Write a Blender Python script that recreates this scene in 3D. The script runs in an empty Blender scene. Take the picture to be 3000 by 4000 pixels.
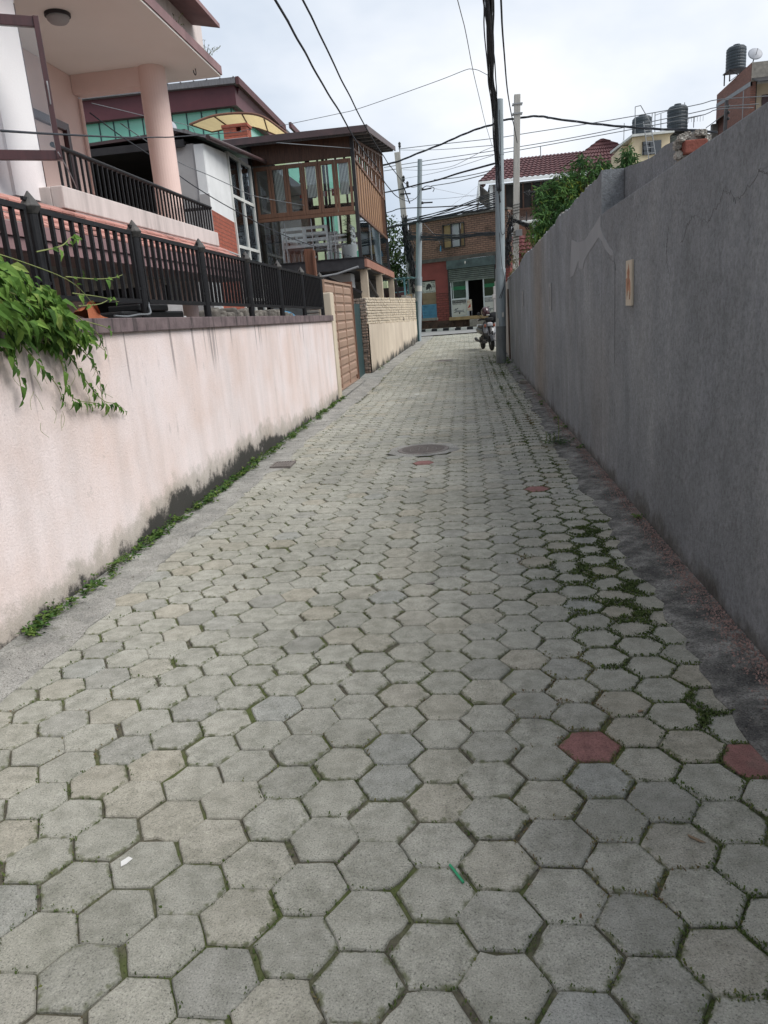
import bpy, bmesh, math, random
from mathutils import Vector, Matrix
random.seed(7)
PI = math.pi
R = math.radians
C = bpy.context.scene.collection
S = bpy.context.scene
# ------------------------------------------------------------------ camera, world, sun, exposure
cam = bpy.data.cameras.new("camera"); co = bpy.data.objects.new("camera", cam); C.objects.link(co)
cam.sensor_fit = 'VERTICAL'; cam.sensor_height = 36.0; cam.lens = 36 * 1602 / 2212
cam.clip_start = 0.05; cam.clip_end = 3000
co.matrix_world = Matrix(((0.9917489, 0.0458514, 0.1197157, 0), (0.1035199, 0.2643932, -0.9588430, 0), (-0.0756163, 0.9633244, 0.2574651, 1.6), (0, 0, 0, 1)))
S.camera = co
S.view_settings.view_transform = 'Standard'; S.view_settings.look = 'None'
S.view_settings.exposure = 0.53; S.view_settings.gamma = 1.0
S.cycles.use_denoising = True
S.cycles.max_bounces = 6; S.cycles.transparent_max_bounces = 16
SUN_EL, SUN_AZ = R(47), R(108)          # azimuth of the veiled sun, clockwise from +Y: from the right, a little behind
w = bpy.data.worlds.new("World"); S.world = w; w.use_nodes = True
nt = w.node_tree; nt.nodes.clear()
def wn(t, **k):
    n = nt.nodes.new(t)
    for a, b in k.items(): setattr(n, a, b)
    return n
sky = wn('ShaderNodeTexSky', sky_type='NISHITA', sun_disc=False, sun_elevation=SUN_EL, sun_rotation=SUN_AZ)
b1 = wn('ShaderNodeBackground'); b1.inputs[1].default_value = 0.1
nt.links.new(sky.outputs[0], b1.inputs[0])
tc = wn('ShaderNodeTexCoord')
mp = wn('ShaderNodeMapping'); mp.inputs['Scale'].default_value = (1.3, 1.3, 2.6)
nt.links.new(tc.outputs['Generated'], mp.inputs[0])
nz = wn('ShaderNodeTexNoise'); nz.inputs['Scale'].default_value = 2.3; nz.inputs['Detail'].default_value = 5; nz.inputs['Roughness'].default_value = 0.5
nt.links.new(mp.outputs[0], nz.inputs[0])
dt = wn('ShaderNodeVectorMath', operation='DOT_PRODUCT'); dt.inputs[1].default_value = Vector((0.36, 0.80, 0.48)).normalized()
nt.links.new(tc.outputs['Generated'], dt.inputs[0])
m1 = wn('ShaderNodeMapRange'); m1.inputs[1].default_value = 0.80; m1.inputs[2].default_value = 1.0; m1.inputs[3].default_value = 0.0; m1.inputs[4].default_value = 0.30
nt.links.new(dt.outputs['Value'], m1.inputs[0])
ad = wn('ShaderNodeMath', operation='ADD'); nt.links.new(nz.outputs[0], ad.inputs[0]); nt.links.new(m1.outputs[0], ad.inputs[1])
rp = wn('ShaderNodeValToRGB')
rp.color_ramp.elements[0].position = 0.38; rp.color_ramp.elements[0].color = (0.43, 0.495, 0.585, 1)
rp.color_ramp.elements[1].position = 0.78; rp.color_ramp.elements[1].color = (0.75, 0.765, 0.79, 1)
e = rp.color_ramp.elements.new(0.56); e.color = (0.575, 0.62, 0.685, 1)
nt.links.new(ad.outputs[0], rp.inputs[0])
b2 = wn('ShaderNodeBackground'); b2.inputs[1].default_value = 1.0
nt.links.new(rp.outputs[0], b2.inputs[0])
mx = wn('ShaderNodeMixShader'); mx.inputs[0].default_value = 0.93
nt.links.new(b1.outputs[0], mx.inputs[1]); nt.links.new(b2.outputs[0], mx.inputs[2])
wo = wn('ShaderNodeOutputWorld'); nt.links.new(mx.outputs[0], wo.inputs[0])
sl = bpy.data.lights.new("sun", 'SUN'); sl.energy = 2.6; sl.angle = R(40); sl.color = (1.0, 0.97, 0.93)
so = bpy.data.objects.new("sun", sl); C.objects.link(so); so.location = (20, -10, 40)
sd = Vector((math.sin(SUN_AZ) * math.cos(SUN_EL), math.cos(SUN_AZ) * math.cos(SUN_EL), math.sin(SUN_EL)))
so.rotation_euler = sd.to_track_quat('Z', 'Y').to_euler()

# ------------------------------------------------------------------ materials
MATS = {}
class NB:
    def __init__(s, name):
        s.m = bpy.data.materials.new(name); s.m.use_nodes = True; s.t = s.m.node_tree; s.t.nodes.clear()
        s.out = s.n('ShaderNodeOutputMaterial'); s.b = s.n('ShaderNodeBsdfPrincipled'); s.l(s.b.outputs[0], s.out.inputs[0])
        s.b.inputs['Specular IOR Level'].default_value = 0.3
        s.pos = s.n('ShaderNodeNewGeometry').outputs['Position']; s._x = None
        MATS[name] = s.m
    def n(s, t, **k):
        n = s.t.nodes.new(t)
        for a, b in k.items(): setattr(n, a, b)
        return n
    def l(s, a, b): s.t.links.new(a, b)
    def put(s, sock, v):
        if hasattr(v, 'is_linked') or hasattr(v, 'links'): s.l(v, sock)
        else: sock.default_value = v
    def xyz(s):
        if not s._x:
            q = s.n('ShaderNodeSeparateXYZ'); s.l(s.pos, q.inputs[0]); s._x = q.outputs
        return s._x
    def math(s, op, a, b=0.0, c=None):
        q = s.n('ShaderNodeMath', operation=op); s.put(q.inputs[0], a); s.put(q.inputs[1], b)
        if c is not None: s.put(q.inputs[2], c)
        return q.outputs[0]
    def noise(s, scale, detail=4, rough=0.55, stretch=None, vec=None, off=None):
        v = vec or s.pos
        if stretch or off:
            m = s.n('ShaderNodeMapping'); s.l(v, m.inputs[0])
            if stretch: m.inputs['Scale'].default_value = stretch
            if off: m.inputs['Location'].default_value = off
            v = m.outputs[0]
        q = s.n('ShaderNodeTexNoise'); s.l(v, q.inputs[0]); q.inputs['Scale'].default_value = scale
        q.inputs['Detail'].default_value = detail; q.inputs['Roughness'].default_value = rough
        return q.outputs[0]
    def ramp(s, f, stops):
        q = s.n('ShaderNodeValToRGB'); s.l(f, q.inputs[0]); el = q.color_ramp.elements
        while len(el) < len(stops): el.new(0.5)
        for e, (p, c) in zip(el, stops): e.position = p; e.color = (*c, 1)
        return q.outputs[0]
    def mask(s, f, a, b, lo=0.0, hi=1.0):
        q = s.n('ShaderNodeMapRange', interpolation_type='SMOOTHSTEP'); s.put(q.inputs[0], f)
        for i, v in zip((1, 2, 3, 4), (a, b, lo, hi)): q.inputs[i].default_value = v
        return q.outputs[0]
    def mix(s, f, a, b):
        q = s.n('ShaderNodeMix', data_type='RGBA'); s.put(q.inputs[0], f)
        for i, v in ((6, a), (7, b)): s.put(q.inputs[i], v if not isinstance(v, tuple) else (*v, 1))
        return q.outputs[2]
    def mul(s, c, f):
        q = s.n('ShaderNodeMix', data_type='RGBA', blend_type='MULTIPLY'); q.inputs[0].default_value = 1
        s.put(q.inputs[6], c); s.put(q.inputs[7], f); return q.outputs[2]
    def attr(s, name):
        q = s.n('ShaderNodeAttribute', attribute_name=name); return q.outputs['Fac']
    def bump(s, h, strength=0.4, dist=0.01):
        q = s.n('ShaderNodeBump'); s.put(q.inputs['Height'], h); q.inputs['Strength'].default_value = strength; q.inputs['Distance'].default_value = dist
        s.l(q.outputs[0], s.b.inputs['Normal'])
    def done(s, col, rough=0.8, metal=0.0, spec=None):
        s.put(s.b.inputs['Base Color'], col if not isinstance(col, tuple) else (*col, 1))
        s.put(s.b.inputs['Roughness'], rough); s.b.inputs['Metallic'].default_value = metal
        if spec is not None: s.b.inputs['Specular IOR Level'].default_value = spec
        return s.m
def simple(name, c1, c2=None, scale=6, rough=0.7, bump=0.0, bs=60, metal=0, stretch=None, dirt=0.0, spec=None):
    b = NB(name); c2 = c2 or tuple(x * 0.8 for x in c1)
    n = b.noise(scale, 5, 0.6, stretch); c = b.ramp(n, [(0.3, c2), (0.7, c1)])
    if dirt:
        d = b.mask(b.noise(scale * 0.35, 6, 0.65, stretch, off=(3.1, 7.7, 1.3)), 0.52, 0.7, 0, dirt); c = b.mix(d, c, tuple(x * 0.35 for x in c1))
    if bump: b.bump(b.noise(bs, 3, 0.6), bump, 0.01)
    return b.done(c, rough, metal, spec)
def brickmat(name, c1, c2, mortar, ang=0.0, bw=0.23, bh=0.075, ms=0.012, paint=None, bump=0.8, dark=0.0):
    b = NB(name); x, y, z = b.xyz()
    u = b.math('ADD', b.math('MULTIPLY', x, math.cos(ang)), b.math('MULTIPLY', y, math.sin(ang)))
    wob = b.math('MULTIPLY', b.math('SUBTRACT', b.noise(3.0, 3), 0.5), 0.05)
    v = b.n('ShaderNodeCombineXYZ'); b.l(b.math('ADD', u, wob), v.inputs[0]); b.l(b.math('ADD', z, b.math('MULTIPLY', wob, 0.5)), v.inputs[1])
    t = b.n('ShaderNodeTexBrick'); b.l(v.outputs[0], t.inputs[0])
    t.inputs['Color1'].default_value = (*c1, 1); t.inputs['Color2'].default_value = (*c2, 1); t.inputs['Mortar'].default_value = (*mortar, 1)
    t.inputs['Scale'].default_value = 1; t.inputs['Brick Width'].default_value = bw; t.inputs['Row Height'].default_value = bh
    t.inputs['Mortar Size'].default_value = ms; t.inputs['Mortar Smooth'].default_value = 0.3; t.inputs['Bias'].default_value = 0.0
    c = b.mix(b.mask(b.noise(9, 5, 0.7), 0.3, 0.75, 0, 0.55), t.outputs[0], tuple(q * 0.45 for q in c1))
    if paint: c = b.mix(b.mask(b.noise(2.2, 4), 0.35, 0.7, 0, 0.5), c, paint)
    if dark: c = b.mix(b.mask(b.noise(0.9, 6, 0.65), 0.45, 0.7, 0, dark), c, (0.02, 0.018, 0.016))
    h = b.math('ADD', b.math('MULTIPLY', t.outputs['Fac'], -1.0), b.math('MULTIPLY', b.noise(30, 4), 0.5))
    b.bump(h, bump, 0.02); return b.done(c, 0.9)
def woodmat(name, c1, c2, rough=0.5, vert=True):
    st = (9, 9, 0.7) if vert else (1, 1, 14)
    b = NB(name); n = b.noise(4, 6, 0.65, st); c = b.ramp(n, [(0.3, c2), (0.68, c1)])
    b.bump(n, 0.2, 0.004); return b.done(c, rough)
def glassmat(name, tint, refl=0.16, rough=0.03, alpha_tint=None):
    m = bpy.data.materials.new(name); m.use_nodes = True; t = m.node_tree; t.nodes.clear(); MATS[name] = m
    o = t.nodes.new('ShaderNodeOutputMaterial'); a = t.nodes.new('ShaderNodeBsdfTransparent'); g = t.nodes.new('ShaderNodeBsdfGlossy')
    a.inputs[0].default_value = (*tint, 1); g.inputs['Roughness'].default_value = rough; g.inputs[0].default_value = (0.9, 0.95, 1, 1)
    x = t.nodes.new('ShaderNodeMixShader'); f = t.nodes.new('ShaderNodeFresnel'); f.inputs[0].default_value = 1.45
    ad = t.nodes.new('ShaderNodeMath'); ad.operation = 'ADD'; ad.inputs[1].default_value = refl; t.links.new(f.outputs[0], ad.inputs[0])
    t.links.new(ad.outputs[0], x.inputs[0]); t.links.new(a.outputs[0], x.inputs[1]); t.links.new(g.outputs[0], x.inputs[2]); t.links.new(x.outputs[0], o.inputs[0])
    return m

# paving blocks: tint per block (attribute), speckle, bump
b = NB('paver'); tn = b.attr('tint'); rd = b.attr('red')
base = b.ramp(tn, [(0.0, (0.318, 0.314, 0.288)), (0.3, (0.362, 0.356, 0.318)), (0.6, (0.388, 0.381, 0.340)), (0.85, (0.384, 0.358, 0.302)), (1.0, (0.348, 0.350, 0.330))])
base = b.mix(rd, base, (0.285, 0.142, 0.135)); dk = b.noise(2.6, 6, 0.7, off=(5, 2, 7)); base = b.mix(b.mask(dk, 0.56, 0.72, 0, 0.38), base, (0.135, 0.13, 0.105))
sp = b.noise(190, 3, 0.75); base = b.mul(base, b.ramp(sp, [(0.33, (0.36, 0.36, 0.35)), (0.45, (0.92, 0.92, 0.92)), (0.58, (1.02, 1.02, 1.0)), (0.70, (1.42, 1.42, 1.38))]))
bl = b.noise(14, 5, 0.65); base = b.mul(base, b.ramp(bl, [(0.32, (0.72, 0.73, 0.70)), (0.6, (1.04, 1.04, 1.03))]))
lg = b.noise(0.9, 5, 0.65); base = b.mul(base, b.ramp(lg, [(0.33, (0.78, 0.785, 0.765)), (0.65, (1.09, 1.09, 1.09))]))
ed = b.attr('rim'); gm = b.mask(b.math('MULTIPLY', ed, b.noise(30, 3)), 0.42, 0.62, 0, 0.8); base = b.mix(gm, base, (0.10, 0.11, 0.055))
b.bump(b.math('ADD', sp, b.math('MULTIPLY', bl, 0.8)), 0.5, 0.004); b.done(base, 0.88)
b = NB('joint_soil'); n = b.noise(40, 5, 0.7); n2 = b.noise(2.2, 4)
c = b.ramp(n, [(0.3, (0.05, 0.045, 0.037)), (0.6, (0.13, 0.12, 0.085))]); c = b.mix(b.mask(n2, 0.45, 0.6, 0, 0.8), c, (0.09, 0.115, 0.03)); b.bump(n, 0.7, 0.01); b.done(c, 0.95)
b = NB('moss'); t = b.attr('tint'); c = b.ramp(t, [(0.0, (0.035, 0.055, 0.014)), (0.4, (0.075, 0.11, 0.03)), (0.7, (0.13, 0.14, 0.045)), (1.0, (0.15, 0.10, 0.06))]); b.done(c, 0.9)
b = NB('concrete'); n = b.noise(3.5, 7, 0.7); f = b.noise(120, 3, 0.7)
c = b.ramp(n, [(0.28, (0.15, 0.152, 0.142)), (0.5, (0.275, 0.27, 0.25)), (0.72, (0.38, 0.375, 0.345))]); c = b.mul(c, b.ramp(f, [(0.34, (0.48,) * 3), (0.5, (1.0,) * 3), (0.66, (1.28,) * 3)]))
c = b.mix(b.mask(b.noise(9, 6, 0.7, off=(4, 1, 0)), 0.56, 0.72, 0, 0.6), c, (0.09, 0.10, 0.06)); b.bump(b.math('ADD', f, n), 0.5, 0.006); b.done(c, 0.9)
b = NB('concrete_dark'); n = b.noise(4.5, 7, 0.72); f = b.noise(110, 3, 0.7)
c = b.ramp(n, [(0.34, (0.050, 0.050, 0.049)), (0.48, (0.13, 0.128, 0.12)), (0.64, (0.30, 0.295, 0.275))]); c = b.mul(c, b.ramp(f, [(0.34, (0.42,) * 3), (0.5, (1.0,) * 3), (0.66, (1.35,) * 3)])); b.bump(b.math('ADD', f, n), 0.8, 0.012); b.done(c, 0.85)
# pink boundary wall
b = NB('pink_plaster'); x, y, z = b.xyz()
n = b.noise(0.9, 5, 0.6); c = b.ramp(n, [(0.32, (0.725, 0.595, 0.55)), (0.52, (0.775, 0.68, 0.665)), (0.72, (0.80, 0.74, 0.745))])
st = b.noise(2.0, 6, 0.65, (1, 1.6, 0.22)); c = b.mul(c, b.ramp(st, [(0.3, (0.86, 0.86, 0.85)), (0.55, (1.0, 1.0, 1.0)), (0.8, (1.04, 1.03, 1.03))]))
wear = b.mask(b.noise(5, 6, 0.7, (1, 1.3, 0.4)), 0.60, 0.78, 0, 0.5); c = b.mix(wear, c, (0.30, 0.27, 0.26))
f = b.noise(70, 4, 0.6); c = b.mul(c, b.ramp(f, [(0.3, (0.90,) * 3), (0.6, (1.02,) * 3)]))
yh = b.ramp(b.math('MULTIPLY', y, 0.05), [(0.19, (0.02,) * 3), (0.245, (0.05,) * 3), (0.28, (0.16,) * 3), (0.34, (0.22,) * 3), (0.46, (0.20,) * 3), (0.54, (0.06,) * 3), (0.66, (0.03,) * 3)])
edge = b.math('ADD', z, b.math('ADD', b.math('MULTIPLY', b.math('SUBTRACT', b.noise(3.2, 9, 0.78), 0.5), 0.62), b.math('MULTIPLY', b.math('SUBTRACT', b.noise(0.9, 3, 0.5), 0.5), 0.30)))
g1 = b.math('SUBTRACT', edge, b.math('ADD', b.math('MULTIPLY', yh, 0.9), 0.13)); c = b.mix(b.mask(g1, -0.06, 0.10, 0.6, 0), c, (0.27, 0.26, 0.205))
g2 = b.math('SUBTRACT', edge, yh); c = b.mix(b.mask(g2, -0.05, 0.05, 0.95, 0), c, (0.026, 0.027, 0.025))
dr = b.math('MULTIPLY', b.mask(b.noise(11, 3, 0.6, (1, 1, 0.03)), 0.60, 0.68), b.mask(b.math('ADD', z, b.math('MULTIPLY', b.math('SUBTRACT', b.noise(3.5, 4, 0.6, (1, 1, 0.02)), 0.5), 1.3)), 1.22, 1.5)); c = b.mix(b.math('MULTIPLY', dr, 0.62), c, (0.17, 0.145, 0.145)); pl = b.noise(4.2, 9, 0.72, off=(7, 1, 3)); c = b.mix(b.mask(pl, 0.655, 0.665, 0, 0.42), c, (0.46, 0.42, 0.40)); pk = b.noise(17, 6, 0.75, (1, 1, 0.55), off=(2, 2, 8)); c = b.mix(b.mask(pk, 0.66, 0.72, 0, 0.55), c, (0.33, 0.28, 0.26))
b.bump(b.math('ADD', f, b.math('MULTIPLY', b.noise(240, 2), 0.5)), 0.55, 0.008); b.done(c, 0.85)
b = NB('maroon_cap'); n = b.noise(6, 6, 0.7); c = b.ramp(n, [(0.3, (0.095, 0.072, 0.075)), (0.65, (0.19, 0.145, 0.147))])
d = b.mask(b.noise(9, 5, 0.65, (1, 1, 0.1)), 0.52, 0.66, 0, 0.85); c = b.mix(d, c, (0.03, 0.027, 0.027)); b.bump(n, 0.4, 0.008); b.done(c, 0.85)
# grey cement wall
b = NB('grey_cement'); x, y, z = b.xyz()
n = b.noise(1.3, 6, 0.6, (1, 1, 0.55)); c = b.ramp(n, [(0.30, (0.194, 0.209, 0.224)), (0.52, (0.236, 0.253, 0.269)), (0.75, (0.288, 0.304, 0.318))])
s2 = b.noise(4, 8, 0.75, (1, .6, 0.22)); c = b.mul(c, b.ramp(s2, [(0.3, (0.86, 0.86, 0.87)), (0.55, (1.0, 1.0, 1.0)), (0.8, (1.1, 1.09, 1.07))]))
c = b.mix(b.mask(b.noise(11, 6, 0.8, (1, 1, 0.22), off=(2, 5, 1)), 0.60, 0.74, 0, 0.6), c, (0.06, 0.062, 0.068))
c = b.mix(b.mask(b.noise(0.8, 4, 0.6, (1, 1, 0.5), off=(9, 2, 4)), 0.5, 0.75, 0, 0.25), c, (0.23, 0.21, 0.19))
d = b.math('ABSOLUTE', b.math('SUBTRACT', b.math('ADD', y, b.math('MULTIPLY', b.math('SUBTRACT', b.noise(2, 4), 0.5), 0.9)), 13.1)); c = b.mix(b.mask(d, 0.0, 1.6, 0.5, 0), c, (0.26, 0.205, 0.15))
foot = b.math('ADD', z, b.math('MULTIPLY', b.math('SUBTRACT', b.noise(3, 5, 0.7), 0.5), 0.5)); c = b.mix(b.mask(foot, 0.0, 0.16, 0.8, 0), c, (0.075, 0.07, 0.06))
f = b.noise(36, 6, 0.75); c = b.mul(c, b.ramp(f, [(0.32, (0.66,) * 3), (0.52, (1.0,) * 3), (0.70, (1.22,) * 3)])); pt = b.noise(0.75, 7, 0.62, off=(6, 3, 2)); c = b.mul(c, b.ramp(pt, [(0.42, (0.90, 0.90, 0.90)), (0.455, (1.0, 1.0, 1.0)), (0.55, (1.0, 1.0, 1.0)), (0.575, (1.10, 1.10, 1.11))])); k = b.noise(3.2, 5, 0.7, (1, 1, .6), off=(1, 8, 3)); c = b.mul(c, b.ramp(k, [(0.3, (0.84,) * 3), (0.5, (1.0,) * 3), (0.7, (1.12,) * 3)])); b.bump(b.math('ADD', f, b.math('MULTIPLY', b.noise(160, 2), 0.4)), 0.95, 0.014); b.done(c, 0.85)
simple('patch_cement', (0.285, 0.298, 0.312), (0.235, 0.248, 0.262), 4, 0.9, 0.4, 60, stretch=(1, 1, .3))
simple('mortar', (0.42, 0.40, 0.36), (0.24, 0.23, 0.21), 14, 0.95, 0.9, 40)
simple('red_brick_plain', (0.235, 0.08, 0.06), (0.16, 0.055, 0.042), 8, 0.9, 0.6, 50)
simple('black_iron', (0.011, 0.011, 0.013), (0.006, 0.006, 0.007), 14, 0.5, 0.15, 40, spec=0.3)
simple('iron_tip', (0.10, 0.095, 0.09), (0.04, 0.038, 0.037), 20, 0.6, 0.2)
simple('house_pink', (0.76, 0.575, 0.52), (0.70, 0.525, 0.475), 1.6, 0.8, 0.25, 50, dirt=0.16)
simple('house_white', (0.82, 0.77, 0.77), (0.76, 0.70, 0.70), 1.3, 0.8, 0.25, 50, dirt=0.12)
simple('ceiling_paint', (0.84, 0.80, 0.75), (0.79, 0.745, 0.69), 0.7, 0.85, dirt=0.06)
simple('parapet_plaster', (0.62, 0.55, 0.525), (0.45, 0.40, 0.38), 6, 0.85, 0.25, 50, stretch=(1, 1, .12), dirt=0.5)
simple('maroon_paint', (0.27, 0.165, 0.165), (0.19, 0.12, 0.125), 2.5, 0.7, 0.3, 30, stretch=(1, 1, .35), dirt=0.55)
simple('maroon_wood', (0.060, 0.020, 0.022), (0.035, 0.012, 0.014), 5, 0.35, 0.1, stretch=(4, 4, .5), spec=0.5)
simple('tile_pink', (0.50, 0.26, 0.22), (0.40, 0.20, 0.17), 5, 0.75, 0.3, 40, dirt=0.65)
simple('dark_room', (0.03, 0.028, 0.027), (0.018, 0.017, 0.017), 2, 0.9)  # near-black: the shade of unlit rooms is put into the colour
simple('grey_room', (0.30, 0.28, 0.26), (0.2, 0.19, 0.18), 1.5, 0.9)
simple('white_paint', (0.74, 0.75, 0.75), (0.62, 0.63, 0.63), 1.6, 0.7, dirt=0.15)
simple('frame_white', (0.62, 0.63, 0.60), (0.50, 0.51, 0.49), 4, 0.5, dirt=0.2)
simple('bench_white', (0.88, 0.89, 0.90), (0.84, 0.85, 0.86), 4, 0.5)
simple('grey_shade_wall', (0.42, 0.41, 0.41), (0.33, 0.32, 0.32), 1.7, 0.85, 0.2, 40)
simple('dark_metal', (0.035, 0.033, 0.035), (0.018, 0.017, 0.019), 5, 0.5, 0.1, metal=0.0)
simple('roof_brown', (0.075, 0.042, 0.042), (0.04, 0.026, 0.028), 3, 0.5, 0.1, spec=0.5)
simple('roof_steel', (0.20, 0.20, 0.21), (0.11, 0.105, 0.11), 4, 0.45, 0.1, stretch=(6, 1, 1))
woodmat('wood_orange', (0.185, 0.098, 0.062), (0.105, 0.055, 0.036), 0.55)
woodmat('wood_dark', (0.105, 0.05, 0.03), (0.045, 0.022, 0.015), 0.5)
woodmat('wood_batten', (0.36, 0.215, 0.125), (0.20, 0.11, 0.062), 0.6)
simple('cafe_floor_steel', (0.05, 0.05, 0.055), (0.025, 0.025, 0.028), 4, 0.45, 0.1)
simple('beam_orange', (0.36, 0.18, 0.13), (0.27, 0.13, 0.10), 3, 0.6, dirt=0.3)
simple('tan_post', (0.47, 0.40, 0.31), (0.38, 0.32, 0.25), 2, 0.7, dirt=0.25)
simple('brown_steel', (0.175, 0.082, 0.052), (0.115, 0.055, 0.036), 4, 0.5, 0.2, 30, stretch=(3, 3, .5))
simple('gate_tan', (0.375, 0.255, 0.19), (0.30, 0.20, 0.15), 1.6, 0.5, 0.1, 20, dirt=0.12)
simple('green_steel', (0.03, 0.07, 0.075), (0.02, 0.045, 0.05), 3, 0.5)
simple('cream_plaster', (0.60, 0.52, 0.405), (0.49, 0.42, 0.33), 1.5, 0.85, 0.3, 60, stretch=(1, 1, .35), dirt=0.3)
b = NB('cream_wall'); x, y, z = b.xyz(); n = b.noise(1.4, 6, 0.62, (1, 1, 0.4)); c = b.ramp(n, [(0.3, (0.46, 0.385, 0.305)), (0.6, (0.60, 0.52, 0.42)), (0.8, (0.66, 0.585, 0.49))])
c = b.mix(b.mask(b.noise(5, 6, 0.7, (1, 1, 0.15)), 0.56, 0.72, 0, 0.45), c, (0.36, 0.33, 0.28))
ee = b.math('ADD', z, b.math('MULTIPLY', b.math('SUBTRACT', b.noise(1.8, 6, 0.75, (1, 1, 0.3)), 0.5), 1.1)); c = b.mix(b.mask(b.math('SUBTRACT', ee, b.math('MULTIPLY', b.math('SUBTRACT', y, 20), 0.03)), 0.06, 0.30, 0.96, 0), c, (0.035, 0.036, 0.033)); b.bump(b.noise(60, 4), 0.4, 0.008); b.done(c, 0.88)
brickmat('cream_brick', (0.62, 0.55, 0.43), (0.52, 0.45, 0.34), (0.12, 0.10, 0.08), PI / 2, 0.20, 0.075, 0.013, bump=1.0)
brickmat('rough_brick', (0.36, 0.25, 0.19), (0.25, 0.19, 0.155), (0.20, 0.17, 0.145), 0.0, 0.21, 0.075, 0.012, paint=(0.30, 0.26, 0.22), bump=1.0)
brickmat('shop_brick', (0.29, 0.168, 0.125), (0.205, 0.122, 0.095), (0.055, 0.045, 0.04), R(-28), 0.30, 0.10, 0.013, dark=0.75)
brickmat('shop_brick_red', (0.25, 0.07, 0.06), (0.19, 0.055, 0.05), (0.09, 0.035, 0.032), R(-28), 0.36, 0.12, 0.014, dark=0.25)
brickmat('red_brick', (0.42, 0.12, 0.078), (0.33, 0.10, 0.065), (0.26, 0.11, 0.085), PI / 2, 0.17, 0.085, 0.010, bump=1.0)
brickmat('tower_brick', (0.29, 0.14, 0.108), (0.215, 0.105, 0.085), (0.17, 0.12, 0.105), PI / 2, 0.26, 0.09, 0.014)
brickmat('front_brick', (0.36, 0.17, 0.125), (0.28, 0.13, 0.10), (0.27, 0.19, 0.16), 0.0, 0.26, 0.09, 0.014)
simple('shop_plaster_red', (0.235, 0.062, 0.056), (0.17, 0.046, 0.043), 1.8, 0.8, 0.25, 40, dirt=0.4)
simple('shop_band', (0.12, 0.11, 0.10), (0.05, 0.047, 0.044), 4, 0.9, 0.4, 30, dirt=0.5)
simple('shop_plinth', (0.095, 0.055, 0.042), (0.035, 0.025, 0.022), 4, 0.9, 0.6, 30, dirt=0.5)
simple('shutter_box', (0.085, 0.115, 0.118), (0.045, 0.06, 0.063), 3, 0.6, 0.1, dirt=0.4)
simple('shutter_steel', (0.155, 0.175, 0.16), (0.085, 0.10, 0.092), 4, 0.5, 0.1, dirt=0.5)
simple('alu_white', (0.55, 0.58, 0.60), (0.46, 0.49, 0.51), 5, 0.45)
simple('blue_wood', (0.09, 0.24, 0.37), (0.06, 0.17, 0.275), 4, 0.6, dirt=0.25)
simple('poster_paper', (0.50, 0.50, 0.47), (0.42, 0.42, 0.39), 3, 0.8)
simple('poster_grey', (0.23, 0.235, 0.24), (0.18, 0.185, 0.19), 3, 0.8)
simple('cardboard', (0.255, 0.185, 0.12), (0.20, 0.145, 0.095), 3, 0.9)
simple('ink_black', (0.035, 0.035, 0.035), (0.025, 0.025, 0.025), 9, 0.8)
simple('ink_red', (0.38, 0.06, 0.045), (0.3, 0.05, 0.04), 9, 0.8)
simple('ink_pale', (0.46, 0.46, 0.43), (0.40, 0.40, 0.38), 9, 0.8)
simple('yellow_stone', (0.33, 0.235, 0.12), (0.22, 0.16, 0.09), 4, 0.9, 0.4, 30, dirt=0.3)
simple('stone', (0.27, 0.25, 0.22), (0.16, 0.15, 0.135), 6, 0.9, 0.5, 30, dirt=0.3)
simple('asphalt', (0.27, 0.27, 0.27), (0.21, 0.21, 0.21), 2, 0.9, 0.3, 90)
simple('kerb_white', (0.62, 0.62, 0.60), (0.50, 0.50, 0.48), 6, 0.8, dirt=0.3)
simple('kerb_black', (0.03, 0.03, 0.035), (0.02, 0.02, 0.023), 6, 0.8)
simple('earth', (0.30, 0.28, 0.24), (0.22, 0.20, 0.17), 1.5, 0.95, 0.5, 20)
simple('pole_grey', (0.275, 0.315, 0.335), (0.20, 0.235, 0.25), 3, 0.45, 0.1, 20, stretch=(4, 4, .4), dirt=0.3)
simple('pole_foot', (0.20, 0.215, 0.215), (0.10, 0.11, 0.115), 4, 0.7, 0.3, 30, stretch=(1, 1, .4), dirt=0.5)
simple('pole_concrete', (0.42, 0.41, 0.38), (0.30, 0.29, 0.27), 5, 0.9, 0.3, 40, stretch=(2, 2, .3), dirt=0.25)
simple('cable_black', (0.066, 0.070, 0.080), (0.046, 0.050, 0.057), 5, 0.95, spec=0.1)
simple('cable_grey', (0.17, 0.18, 0.19), (0.13, 0.14, 0.15), 5, 0.6)
simple('cable_pale', (0.30, 0.31, 0.33), (0.25, 0.26, 0.28), 5, 0.6)
simple('tar_black', (0.016, 0.017, 0.019), (0.010, 0.011, 0.012), 5, 0.5)
simple('roof_red', (0.100, 0.040, 0.042), (0.07, 0.028, 0.031), 2.5, 0.6, dirt=0.2)
simple('maroon_fascia', (0.105, 0.035, 0.042), (0.08, 0.027, 0.034), 1.5, 0.5)
simple('yellow_wall', (0.66, 0.56, 0.38), (0.56, 0.47, 0.33), 1.2, 0.85, dirt=0.25)
simple('tank_black', (0.048, 0.060, 0.070), (0.032, 0.04, 0.047), 3, 0.45)  # black lifted towards blue-grey: distance haze put into the colour
simple('galv', (0.28, 0.29, 0.30), (0.2, 0.21, 0.22), 8, 0.45)
simple('dish_grey', (0.36, 0.37, 0.40), (0.3, 0.31, 0.33), 4, 0.5)
simple('teal_steel', (0.13, 0.29, 0.31), (0.09, 0.21, 0.23), 3, 0.6)
simple('bark', (0.11, 0.085, 0.06), (0.055, 0.043, 0.032), 9, 0.9, 0.5, 30, stretch=(4, 4, .6))
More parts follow.
